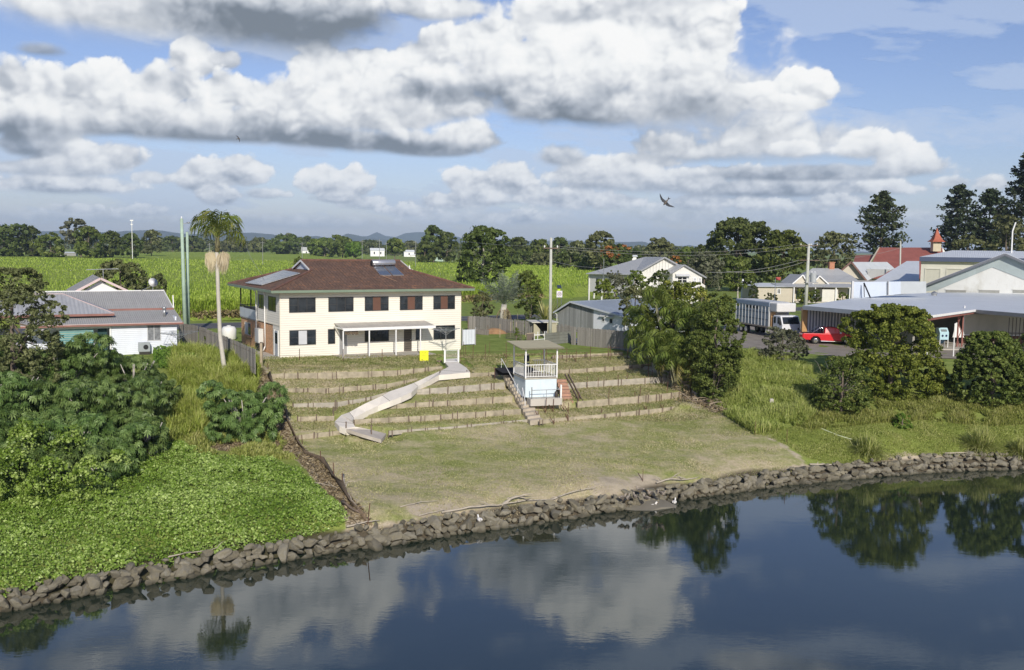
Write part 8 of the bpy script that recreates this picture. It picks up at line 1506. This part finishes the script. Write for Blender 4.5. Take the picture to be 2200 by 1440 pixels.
# ------------------------------------------------------------------ ground cover, grass
def scatter(poly,n,rng):
    P_=np.array([tuple(p)[:2]for p in poly]);lo,hi=P_.min(0),P_.max(0);out=[];c=0
    while c<n:q=rng.uniform(lo,hi,(n*2,2));q=q[inpoly(q[:,0],q[:,1],[tuple(p)for p in P_])];out.append(q);c+=len(q)
    return np.concatenate(out)[:n]
def noise2(x,y,s,k=0):return np.array([mnoise.noise((a*s,b*s,k))for a,b in zip(x,y)])
def creeper():
    rng=np.random.default_rng(41);poly=wpoly([(-420,1334),(-200,1306),(0,1277),(250,1236),(500,1194),(660,1160),(720,1142),(750,1120),(700,1062),(640,1012),(575,988),(470,985),(400,965),(340,910),(0,880),(-420,900)]);C=scatter(poly,190000,rng);x,y=C.T
    nz=noise2(x,y,.5)*.8+noise2(x,y,1.6,2)*.5+.5*noise2(x,y,3.6,5);z=gz(x,y)+np.clip(.2+.26*nz,.02,.7)+rng.uniform(-.05,.07,len(x));Nn=unit(rng.normal(size=(len(x),3))*.55+np.array([.05,-.35,.85]))
    o=leaves('creeper',np.stack([x,y,z],1),Nn,rng.uniform(.05,.14,len(x))*(1+.35*nz),.5+.22*nz+.35*noise2(x,y,.22,9)+rng.normal(0,.24,len(x)),L_VINE,rng,.85);tag(o,kind='stuff',label='bright green leafy creeper covering the left river bank above the rocks',cat='ground cover')
    # creeper climbing over the lower thicket and near the cottage
    poly=wpoly([(330,752),(480,752),(520,790),(470,830),(380,800),(330,790)]);C=scatter(poly,16000,rng);x,y=C.T;nz=noise2(x,y,.9);z=gz(x,y)+np.clip(.45+.4*nz,.05,1.1)*rng.uniform(.3,1,len(x))
    o=leaves('creeper',np.stack([x,y,z],1),unit(rng.normal(size=(len(x),3))*.6+np.array([0,-.5,.7])),rng.uniform(.12,.24,len(x)),.45+.35*nz+rng.normal(0,.18,len(x)),L_BRIGHT,rng,.8);tag(o,kind='stuff',label='tall leafy creeper mound between the cottage clothesline and the long paling fence',cat='ground cover')
    B=[(*GP(a,b,1.6)[:2],1.6+c,d,d*.8,1.0+c)for a,b,c,d in((30,1080,.9,1.2),(110,1090,.7,1.1),(190,1080,.6,.9),(250,1040,.5,.7),(-60,1090,.9,1.3),(60,1040,1.3,1.0),(150,1040,1.1,.9))]
    C_,N_,S_,T_=crown_data(B,420,40,.13,rng,cr=.25);o=leaves('creeper',C_,N_,S_,T_,L_VINE,rng,.85);tag(o,kind='stuff',label='yellow green creeper climbing over the foot of the left thicket',cat='ground cover')
creeper()
def blades(name,poly,n,h0,h1,seed,m,label,w=.03,patch=.5,lean=.45,kmin=-.2,dryness=0.):
    rng=np.random.default_rng(seed);C=scatter(poly,n,rng);x,y=C.T;nz=noise2(x,y,patch,seed)+.5*noise2(x,y,patch*3,seed+3);k=nz>kmin;x,y,nz=x[k],y[k],nz[k];n=len(x)
    z=gz(x,y)-.02;h=rng.uniform(h0,h1,n)*(.6+np.clip(nz+.4,0,1)*.8);a=rng.uniform(0,6.28,n);dx,dy=np.cos(a),np.sin(a);l=h*rng.uniform(.1,lean*2,n);b=np.stack([x,y,z],1);mid=b+np.stack([dx*l*.3,dy*l*.3,h*.6],1);tip=b+np.stack([dx*l,dy*l,h*rng.uniform(.75,1.05,n)],1);s=np.stack([-dy*w,dx*w,np.zeros(n)],1)
    nz=nz if name!='lawn_grass' or m is L_GRASS else 1.7*noise2(x,y*1.5,.13,8)+.9*noise2(x,y*1.3,.5,4)+.022*(62-y)
    V=np.empty((n,4,3));V[:,0]=b-s*.3;V[:,1]=mid+s;V[:,2]=tip;V[:,3]=mid-s
    o=mesh_np(name,V.reshape(-1,3),np.arange(4*n).reshape(-1,4),m,{'tint':np.clip(np.repeat(.5+.3*nz-dryness+rng.normal(0,.18,n),4),0,1)});tag(o,kind='stuff',label=label,cat='grass');return o
blades('tall_grass',wpoly([(375,765),(545,775),(560,800),(548,860),(470,850),(440,940),(360,960),(340,880),(370,800)]),42000,.5,1.25,51,leafmat('tall_grass_blade',(.16,.22,.03),(.32,.38,.07),(.55,.54,.20),.3),'tall yellow green grass on the slope left of the terraces',.03)
blades('weeds',wpoly([(400,900),(600,940),(640,990),(560,985),(420,980),(380,950)]),9000,.15,.5,52,L_GRASS,'low weeds around the bare soil below the dark bush',.035)
blades('tall_grass',wpoly([(1560,770),(1640,760),(1740,790),(1760,900),(1720,915),(1660,930),(1620,935),(1540,885),(1530,840)]),60000,.25,.8,53,L_GRASS,'rough tall grass on the upper right bank',.026,kmin=-.45)
blades('tall_grass',wpoly([(1700,915),(1760,870),(1900,860),(2100,860),(2300,880),(2300,925),(2150,918),(1980,905),(1850,915),(1740,925)]),60000,.12,.55,54,L_GRASS,'longer grass below the bushes of the right bank',.024,kmin=-.35,patch=.7)
blades('lawn_grass',wpoly([(1600,925),(1740,915),(2000,900),(2300,915),(2300,975),(2000,978),(1800,1000),(1735,985)]),90000,.04,.14,55,L_GRASS,'short mown grass of the right bank above the rocks',.02,kmin=-1)
LG=leafmat('lawn_blade',(.20,.24,.07),(.40,.38,.17),(.64,.54,.36),.2)
blades('lawn_grass',[tuple(p)for p in BL[:6]]+[tuple(p)for p in BR[:4][::-1]],85000,.03,.09,56,LG,'dry short lawn grass of the lower river lawn',.018,kmin=-.9,patch=.4)
def terr_grass():
    rng=np.random.default_rng(57);poly=[tuple(p)for p in BL[4:]]+[tuple(p)for p in BR[3:][::-1]];C=scatter(poly,75000,rng);x,y=C.T;z=gz(x,y);n=len(x);h=rng.uniform(.03,.13,n);a=rng.uniform(0,6.28,n);b=np.stack([x,y,z],1)
    ok=np.ones(n,bool)
    for q0,q1 in list(zip(RC_[:-1],RC_[1:]))+[(SC_[0],SC_[1])]:
        ab=q1[:2]-q0[:2];t=np.clip(((x-q0[0])*ab[0]+(y-q0[1])*ab[1])/(ab@ab),0,1);ok&=np.hypot(x-q0[0]-ab[0]*t,y-q0[1]-ab[1]*t)>.95
    b,h,a=b[ok],h[ok],a[ok];n=len(h);s=np.stack([-np.sin(a)*.03,np.cos(a)*.03,np.zeros(n)],1);V=np.empty((n,4,3));V[:,0]=b;V[:,1]=b+s+np.stack([np.cos(a)*h*.3,np.sin(a)*h*.3,h*.6],1);V[:,2]=b+np.stack([np.cos(a)*h*.7,np.sin(a)*h*.7,h],1);V[:,3]=V[:,1]-2*s
    nz=noise2(b[:,0],b[:,1],.7,2);o=mesh_np('terrace_grass',V.reshape(-1,3),np.arange(4*n).reshape(-1,4),LG,{'tint':np.clip(np.repeat(.42+.5*nz+rng.normal(0,.2,n),4),0,1)});tag(o,kind='stuff',label='rough grass growing on the terrace treads',cat='grass')
terr_grass()
def litter():
    rng=np.random.default_rng(61);C=scatter(soilp,9000,rng);x,y=C.T;z=gz(x,y)+rng.uniform(.0,.07,len(x));Nn=unit(rng.normal(size=(len(x),3))*.6+np.array([0,0,.8]));tag(leaves('leaf_litter',np.stack([x,y,z],1),Nn,rng.uniform(.08,.34,len(x)),rng.normal(.55,.25,len(x)),L_DRY,rng,.3),kind='stuff',label='dry leaf litter and dead stalks on the bare soil strip',cat='leaf litter')
litter()
def tuft(px,yb,w,h,lab,seed):
    p=GP(px,yb,1.5);rng=np.random.default_rng(seed);rt=thing('grass_tuft',lab,'plant',p,0,'strappy grass clumps above the rock wall');n=650;Wd=w/F_PX*p.y;H=h/F_PX*p.y*1.35;a=rng.uniform(0,6.28,n);e=rng.uniform(.25,1.5,n);L_=H*rng.uniform(.8,1.2,n);d=np.stack([np.cos(a)*np.cos(e),np.sin(a)*np.cos(e),np.sin(e)],1);b=np.stack([rng.normal(0,Wd*.12,n),rng.normal(0,Wd*.12,n),np.zeros(n)],1);s=np.stack([-np.sin(a),np.cos(a),np.zeros(n)],1)*.022
    V=np.empty((n,4,3));mid=b+d*L_[:,None]*.55;tip=b+d*L_[:,None]*.95-np.array([0,0,1])*(L_*.35*np.cos(e))[:,None];V[:,0]=b;V[:,1]=mid+s;V[:,2]=tip;V[:,3]=mid-s
    mesh_np('leaves',V.reshape(-1,3),np.arange(4*n).reshape(-1,4),leafmat('strap_leaf',(.17,.22,.04),(.34,.38,.10),(.60,.58,.26),.3),{'tint':np.clip(np.repeat(rng.normal(.6,.22,n),4),0,1)},parent=rt)
tuft(1864,978,56,40,'round strappy grass clump at the end of the pale hose, leftmost of the clumps',1);tuft(2106,968,66,44,'larger round strappy grass clump in the middle of the right bank',2);tuft(2196,950,50,34,'strappy grass clump cut by the right picture edge',3)
# ================================================================== rocks, driftwood, birds
def rock_mesh(seed,m):
    rng=np.random.default_rng(seed);bm_v=[];import bmesh
    bm=bmesh.new();bmesh.ops.create_icosphere(bm,subdivisions=3,radius=1);d=unit(rng.normal(size=(13,3)));o=rng.uniform(.42,.74,13)
    for v in bm.verts:
        p=np.array(v.co)
        for q,k in zip(d,o):
            t=p@q
            if t>k:p=p-q*(t-k)
        p*=1.18+.06*mnoise.noise(Vector(p*2.2)+Vector((seed,0,0)));v.co=p*np.array([1,.8,.72])
    me=bpy.data.meshes.new('rock');bm.to_mesh(me);bm.free();me.materials.append(m);return me
def rockmat():
    m,nt,bs,N,L=_new('river_rock');MATS['river_rock']=m;oi=N.new('ShaderNodeObjectInfo');base=_mix(nt,oi.outputs['Random'],(.12,.108,.08),(.36,.335,.265));c=_mix(nt,_range(nt,_noise(nt,2.2,6,.7),.35,.7),base,(.25,.22,.14));c=_mix(nt,_range(nt,_noise(nt,7,5,.7),.58,.72,0,.5),c,(.42,.40,.32))
    ge=N.new('ShaderNodeNewGeometry');sp=N.new('ShaderNodeSeparateXYZ');L.new(ge.outputs['Position'],sp.inputs[0]);c=_mix(nt,_range(nt,sp.outputs[2],.0,.22,.85,0),c,(.045,.042,.022));L.new(c,bs.inputs['Base Color']);bs.inputs['Roughness'].default_value=.85;_bump(nt,_noise(nt,6,7,.75),.9,.12,bs);return m
def rocks():
    m=rockmat();rng=np.random.default_rng(77);pro=[rock_mesh(i,m)for i in range(10)];items=[];S=SHORE;T_=SHT
    xs=np.arange(P(-60,1330,0).x,P(2290,1005,0).x,.285)
    for x in xs:
        y0=np.interp(x,S[:,0],S[:,1]);y1=np.interp(x,T_[:,0],T_[:,1]);w=max(.5,y1-y0)
        for r,(t,z)in enumerate(((.0,.04),(.32,.30),(.62,.55),(.95,.74))):
            if r==3 and rng.random()<.35:continue
            s=rng.uniform(.15,.31)*(1.0 if r<3 else.8)*(1.45 if rng.random()<.2 else 1);items.append((x+rng.uniform(-.16,.16)+.2*(r%2),y0+w*t+rng.uniform(-.1,.1)-.02,z+rng.uniform(-.08,.06),s))
    LM=[(60,'at the left picture edge'),(200,'below the left thicket'),(340,'left of the bleached stick'),(480,'beside the bleached stick'),(600,'right of the bleached stick'),(740,'below the right end of the creeper'),(850,'under the tall rusty picket'),(960,'under the orange soil patch'),(1080,'left of the arched driftwood'),(1180,'right of the arched driftwood'),(1290,'left of the bird slab'),(1450,'around the bird slab'),(1560,'right of the bird slab'),(1700,'below the lawn\'s right corner'),(1820,'by the forked branch'),(1950,'below the leftmost strappy clump'),(2090,'below the middle strappy clump'),(9999,'at the right picture edge')]
    zone=lambda p:next(n for lim,n in LM if proj(p)[0]<lim)
    sz=lambda s:'large' if s>.33 else('medium' if s>.275 else 'small');vis=[k for k in items if-20<proj(k[:3])[0]<2220];rest=[k for k in items if not-20<proj(k[:3])[0]<2220];vis.sort(key=lambda k:-k[3]/k[1]);ind,rest=vis[:300],rest+vis[300:]
    for x,y,z,s in ind:
        o=bpy.data.objects.new('rock',pro[rng.integers(10)]);COL.objects.link(o);o.location=(x,y,z);o.rotation_euler=(rng.uniform(-.7,.7),rng.uniform(-.7,.7),rng.uniform(0,6.28));o.scale=(s*rng.uniform(.9,1.45),s,s*rng.uniform(.75,1.1))
        lv='waterline' if z<.18 else('lower middle' if z<.42 else('upper middle' if z<.65 else 'topmost'));tag(o,'%s %s boulder of the rock wall %s'%(sz(s),lv,zone((x,y,z))),'rock','boulders of the river rock wall')
    V=[];F_=[];b=0
    for x,y,z,s in rest:
        me=pro[rng.integers(10)];vv=np.array([v.co[:]for v in me.vertices]);a=rng.uniform(0,6.28);c_,s_=math.cos(a),math.sin(a);vv=np.stack([vv[:,0]*c_-vv[:,1]*s_,vv[:,0]*s_+vv[:,1]*c_,vv[:,2]],1)*s+np.array([x,y,z]);V.append(vv);F_.append(np.array([p.vertices[:]for p in me.polygons])+b);b+=len(vv)
    tag(mesh_np('small_rocks',np.concatenate(V),np.concatenate(F_),m),'smaller stones packed between the boulders of the river rock wall','rocks',kind='stuff')
    # flat pale slab where the birds rest
    p=P(1385,1072,.5);o=bpy.data.objects.new('rock_slab',pro[3].copy());o.data.materials.clear();o.data.materials.append(mat('slab_stone',(.17,.155,.12),.9,.15,1.5,bump=.5,bscale=8));COL.objects.link(o);o.location=(p.x,p.y+.5,.05);o.scale=(2.6,1.5,.62);o.rotation_euler=(R(14),0,R(8));tag(o,'long low dark stone slab sloping to the water where small birds rest','rock');return p
rocks()
DRIFT=mat('driftwood',(.44,.39,.31),.9,.18,3,bump=.4,bscale=14)
def stick(name,lab,pts,r,cat='driftwood',branches=0,seed=0,m=DRIFT,group=None):
    w=[GP(a,b,1.0)+Vector((0,0,c))for a,b,c in pts];O=w[0].copy();rr=random.Random(seed);rt=thing(name,lab,cat,O,0,group);mb=MB();q=[p-O for p in w];fine=[]
    for a,b in zip(q[:-1],q[1:]):
        for k in range(3):fine.append(a.lerp(b,k/3)+Vector((rr.uniform(-.03,.03),rr.uniform(-.03,.03),rr.uniform(-.01,.03))))
    fine.append(q[-1]);n=len(fine);mb.tube(fine,[r*(1-.75*i/n)for i in range(n)],6);mb.build('branch',m,rt,smooth=True)
    for k in range(branches):i=rr.randrange(1,n-1);d=Vector((rr.uniform(-1,1),rr.uniform(-.6,.6),rr.uniform(.05,.5)))*rr.uniform(.3,.8);mb=MB();mb.tube([fine[i],fine[i]+d*.5+Vector((0,0,.05)),fine[i]+d],[r*.6,r*.4,r*.15],5);mb.build('twig',m,rt,smooth=True)
def driftwood():
    stick('driftwood_branch','long pale curved driftwood branch on the rocks left of the centre',[(950,1108,.15),(1010,1100,.25),(1070,1093,.2),(1130,1083,.2),(1195,1078,.15)],.06,branches=4,seed=1)
    stick('driftwood_branch','thick pale arched driftwood piece lying over the rocks',[(1078,1092,.1),(1096,1084,.3),(1115,1078,.3),(1130,1076,.1)],.09,branches=2,seed=2)
    stick('driftwood_branch','grey straight driftwood pole at the corner of the lawn below the tall rusty picket',[(745,1142,.25),(790,1130,.2),(816,1125,.15)],.05,seed=3);stick('driftwood_branch','long grey stick lying on the rock edge left of the orange soil',[(900,1112,.1),(930,1105,.1),(955,1100,.1)],.04,seed=4)
    stick('driftwood_branch','tangled pale driftwood near the reedy patch right of centre',[(1410,1044,.15),(1440,1038,.25),(1475,1036,.2),(1500,1030,.15)],.06,branches=6,seed=5);stick('driftwood_branch','thin bleached stick above the rocks below the creeper',[(360,1212,.3),(400,1203,.3),(440,1198,.3),(480,1190,.3)],.035,branches=2,seed=6)
    stick('driftwood_branch','pale forked branch at the lower corner of the right bank',[(1740,1003,.15),(1790,1008,.3),(1830,1014,.3)],.06,branches=5,seed=7);stick('driftwood_branch','long thin pale stick on top of the rocks of the right bank',[(2030,983,.3),(2070,982,.3),(2110,984,.25)],.035,branches=1,seed=8);stick('driftwood_branch','grey stick half way along the rocks at the right picture edge',[(2180,962,.3),(2215,975,.3)],.05,seed=9)
    stick('driftwood_branch','small bleached driftwood piece just above the lawn corner rocks',[(860,1092,.05),(905,1083,.1),(940,1080,.1)],.03,branches=2,seed=10);stick('driftwood_branch','driftwood tangle on the rocks right of the arched piece',[(1180,1084,.2),(1230,1068,.3),(1280,1056,.2)],.045,branches=5,seed=11)
    stick('dead_branch','fallen pale forked branch on the bare soil strip',[(738,1040,.5),(742,1060,.25),(756,1080,.12),(770,1092,.05)],.05,'branch',3,12);stick('dead_branch','long dark fallen log down to the lawn corner',[(735,1085,.15),(760,1100,.12),(785,1112,.08)],.09,'branch',2,13,POSTW);stick('dead_branch','thin bleached stick lying across the bare soil',[(675,1040,.08),(700,1045,.08),(725,1050,.05)],.025,'branch',1,14)
    # heap of dead fronds beside the palms
    rng=np.random.default_rng(5);p=GP(1492,822,3.7);rt=thing('dead_frond_heap','long heap of dead palm fronds and sticks along the right edge of the terraces','dead branches',p);mb=MB();L0=[GP(*a)for a in((1420,760,4.9),(1455,795,4.4),(1490,830,3.6),(1525,860,2.8),(1550,885,2.4))]
    for k in range(240):
        i=rng.integers(0,4);c=L0[i].lerp(L0[i+1],rng.random())-p;c+=Vector((rng.normal(0,.5),rng.normal(0,.4),0));c.z=G(c.x+p.x,c.y+p.y)-p.z+abs(rng.normal(.12,.22));a=rng.normal(-.75,.6);l=rng.uniform(.4,1.3);d=Vector((math.cos(a),math.sin(a),rng.normal(0,.18)))*l*.5;mb.tube([c-d,c+Vector((0,0,.05)),c+d],[.03,.024,.01],4)
    mb.build('sticks',mat('dead_frond',(.36,.29,.21),.9,.35,2),rt);rng2=np.random.default_rng(6);C=np.array([list(L0[i].lerp(L0[i+1],t)-p+Vector((a,b,c)))for i,t,a,b,c in zip(rng2.integers(0,4,1500),rng2.random(1500),rng2.normal(0,.55,1500),rng2.normal(0,.45,1500),np.abs(rng2.normal(.12,.15,1500)))]);leaves('dry_leaves',C,unit(rng2.normal(size=(1500,3))),.4,rng2.random(1500),L_DRY,rng2,.2,rt)
    # dead twigs in the scruffy bush
    g=GP(1815,880,2.4);rt=thing('dead_shrub','pale leafless twigs sticking out of the scruffy bush on the right bank','dead shrub',g+Vector((0,1.6,0)));mb=MB()
    for k in range(70):a=rng.uniform(0,6.28);e=rng.uniform(.5,1.4);l=rng.uniform(1.8,3.6);d=Vector((math.cos(a)*math.cos(e),math.sin(a)*math.cos(e),math.sin(e)));mb.tube([Vector((0,0,.3)),d*l*.5+Vector((rng.normal(0,.2),0,.3)),d*l+Vector((rng.normal(0,.4),rng.normal(0,.4),.2))],[.03,.018,.006],4)
    mb.build('twigs',mat('bleached_twig',(.42,.37,.30),.9,.2),rt)
    # hose in the grass
    w=[GP(x,y,1.8)+Vector((0,0,.05))for x,y in((1728,908),(1750,916),(1775,927),(1800,937),(1830,946))];rt=thing('hose','pale hose lying down the grass towards the strappy clump','hose',w[0]);mb=MB();mb.tube([p-w[0]for p in w],.045,8);mb.build('hose',mat('hose_green',(.42,.46,.28),.6,.1),rt,smooth=True)
driftwood()
def birds():
    mb_w=mat('bird_white',(.72,.70,.66),.8,.05);mb_d=mat('bird_dark',(.10,.085,.07),.8,.15)
    def duck(px,py,z,rz,lab,white=False):
        p=P(px,py,z);rt=thing('duck',lab,'bird',p,rz,'small ducks resting on the stone slab');mb=MB();mb.ball((0,0,.13),(.19,.11,.105),12);mb.ball((.17,0,.22),(.06,.045,.09),10);mb.ball((.21,0,.30),(.062,.05,.052),10);mb.tube([(-.12,0,.14),(-.26,0,.19)],[.07,.015],8);o=mb.build('body',mb_w if white else mat('bird_brown',(.30,.26,.21),.8,.35,9),rt,smooth=True)
        mb=MB();mb.tube([(.26,0,.295),(.325,0,.285)],[.022,.01],6);mb.build('bill',mat('bill',(.3,.2,.08),.6),rt)
        for s in(-1,1):mb=MB();mb.ball((-.03,s*.09,.15),(.16,.03,.07),10);mb.build('wing',mb_d if not white else mb_w,rt,smooth=True);mb=MB();mb.tube([(.02,s*.04,-.03),(.02,s*.04,.06)],.012,5);mb.build('leg',mat('bill',(.3,.2,.08),.6),rt)
    for i,(x,y)in enumerate(((1337,1074),(1349,1075),(1364,1072),(1389,1075),(1375,1057),(1397,1064),(1413,1062),(1423,1065))):
        duck(x,y,.66 if y>1070 else.78,.4+i*.7,['leftmost small duck on the stone slab near the water','second small duck from the left on the slab edge','third small duck on the slab edge','small duck on the slab edge right of a gap, nearest the water','small duck standing alone at the top of the slab','small duck on the upper right of the slab','small duck of the right pair, left one','small duck of the right pair, right one'][i])
    duck(1402,1091,-.02,0,'white bird at the water edge below the slab',True);duck(1449,1084,-.05,1.2,'white bird floating right of the slab',True);duck(1030,1122,.4,2,'white bird on the rocks below the lawn, away from the slab',True)
    def swallow(px,py,Y,span,lab,roll,rz,pitch=0):
        p=PD(px,py,Y);rt=thing('swallow',lab,'bird',p);rt.rotation_euler=(roll,pitch,rz);s=span;mb=MB();mb.tube([(.20*s,0,.0),(.155*s,0,0),(.09*s,0,-.005*s),(-.03*s,0,-.005*s),(-.13*s,0,0),(-.19*s,0,0)],[.012*s,.04*s,.055*s,.05*s,.025*s,.012*s],10);mb.build('body',mat('swallow_belly',(.12,.105,.09),.8,.3,6),rt,smooth=True)
        V=[]
        for sd in(-1,1):
            mb=MB();le=[(.10,.03),(.12,.14),(.08,.28),(.0,.42),(-.09,.54)];te=[(-.04,.03),(-.03,.14),(-.03,.26),(-.07,.40),(-.10,.54)];z=[0,.03,.045,.03,0];n=5
            mb.add([(a*s,sd*b*s,c*s+.006*s)for(a,b),c in zip(le,z)]+[(a*s,sd*b*s,c*s+.0*s)for(a,b),c in zip(te,z)]+[(a*s*.98,sd*b*s,c*s-.004*s)for(a,b),c in zip(le,z)],[(i,i+1,n+i+1,n+i)for i in range(n-1)]+[(2*n+i,n+i,n+i+1,2*n+i+1)for i in range(n-1)]+[(i,2*n+i,2*n+i+1,i+1)for i in range(n-1)]);mb.build('wing',mat('swallow_wing',(.045,.05,.06),.7,.2),rt)
        mb=MB();mb.slab([(-.14*s,-.02*s,0),(-.14*s,.02*s,0),(-.29*s,.07*s,0),(-.23*s,0,0),(-.29*s,-.07*s,0)],.006*s);mb.build('tail',mat('swallow_wing',(.045,.05,.06),.7,.2),rt)
    swallow(1431,434,20,.42,'large looking dark swallow with pale belly gliding in the sky right of centre',R(78),R(185),R(52));swallow(512,298,38,.32,'tiny dark swallow under the long cloud at the left',R(60),R(30),R(-20));swallow(233,498,160,.7,'very small dark bird flying low above the left treeline',R(40),R(20))
birds()
def extras():
    p=P(1381,1028,.9)
    # white plastic barrel behind the fence left of the brick wall
    q=PD(492,722,92);rt=thing('water_tank','white plastic tank behind the paling fence beside the brick wall','tank',(q.x,92,ZT));mb=MB();mb.lathe([(.6,0),(.7,.1),(.7,1.0),(.55,1.25),(.2,1.32)],16);mb.build('tank',WHITE,rt,smooth=True);mb=MB();mb.lathe([(.2,1.32),(.2,1.4)],12);mb.build('lid',LGREY,rt)
    for i,(x,y,h)in enumerate(((1722,668,1.0),(1731,667,1.0),(886,686,0))):
        if not h:continue
        p=P(x-50,y+8,ZT);rt=thing('road_rail_post',['white guide post beside the road behind the truck cab, left one','white guide post beside the road behind the truck cab, right one'][i],'post',p);mb=MB();mb.box(-.06,.06,-.03,.03,0,h);mb.build('post',WHITE,rt);mb=MB();mb.box(-.05,.05,-.035,-.03,h-.25,h-.12);mb.build('reflector',mat('reflector',(.5,.05,.04),.4),rt)
extras()

def haze():
    m=bpy.data.materials.new('air');m.use_nodes=True;nt=m.node_tree;nt.nodes.clear();o=nt.nodes.new('ShaderNodeOutputMaterial');v=nt.nodes.new('ShaderNodeVolumePrincipled');v.inputs['Color'].default_value=(.62,.80,1,1);v.inputs['Density'].default_value=HAZE;v.inputs['Anisotropy'].default_value=0;nt.links.new(v.outputs[0],o.inputs['Volume'])
    mb=MB();mb.box(-9000,9000,-300,9800,-6,185);tag(mb.build('haze',m),kind='stuff',label='thin blue air haze filling the whole valley out to the hills',cat='haze')
HAZE=.00011;haze()
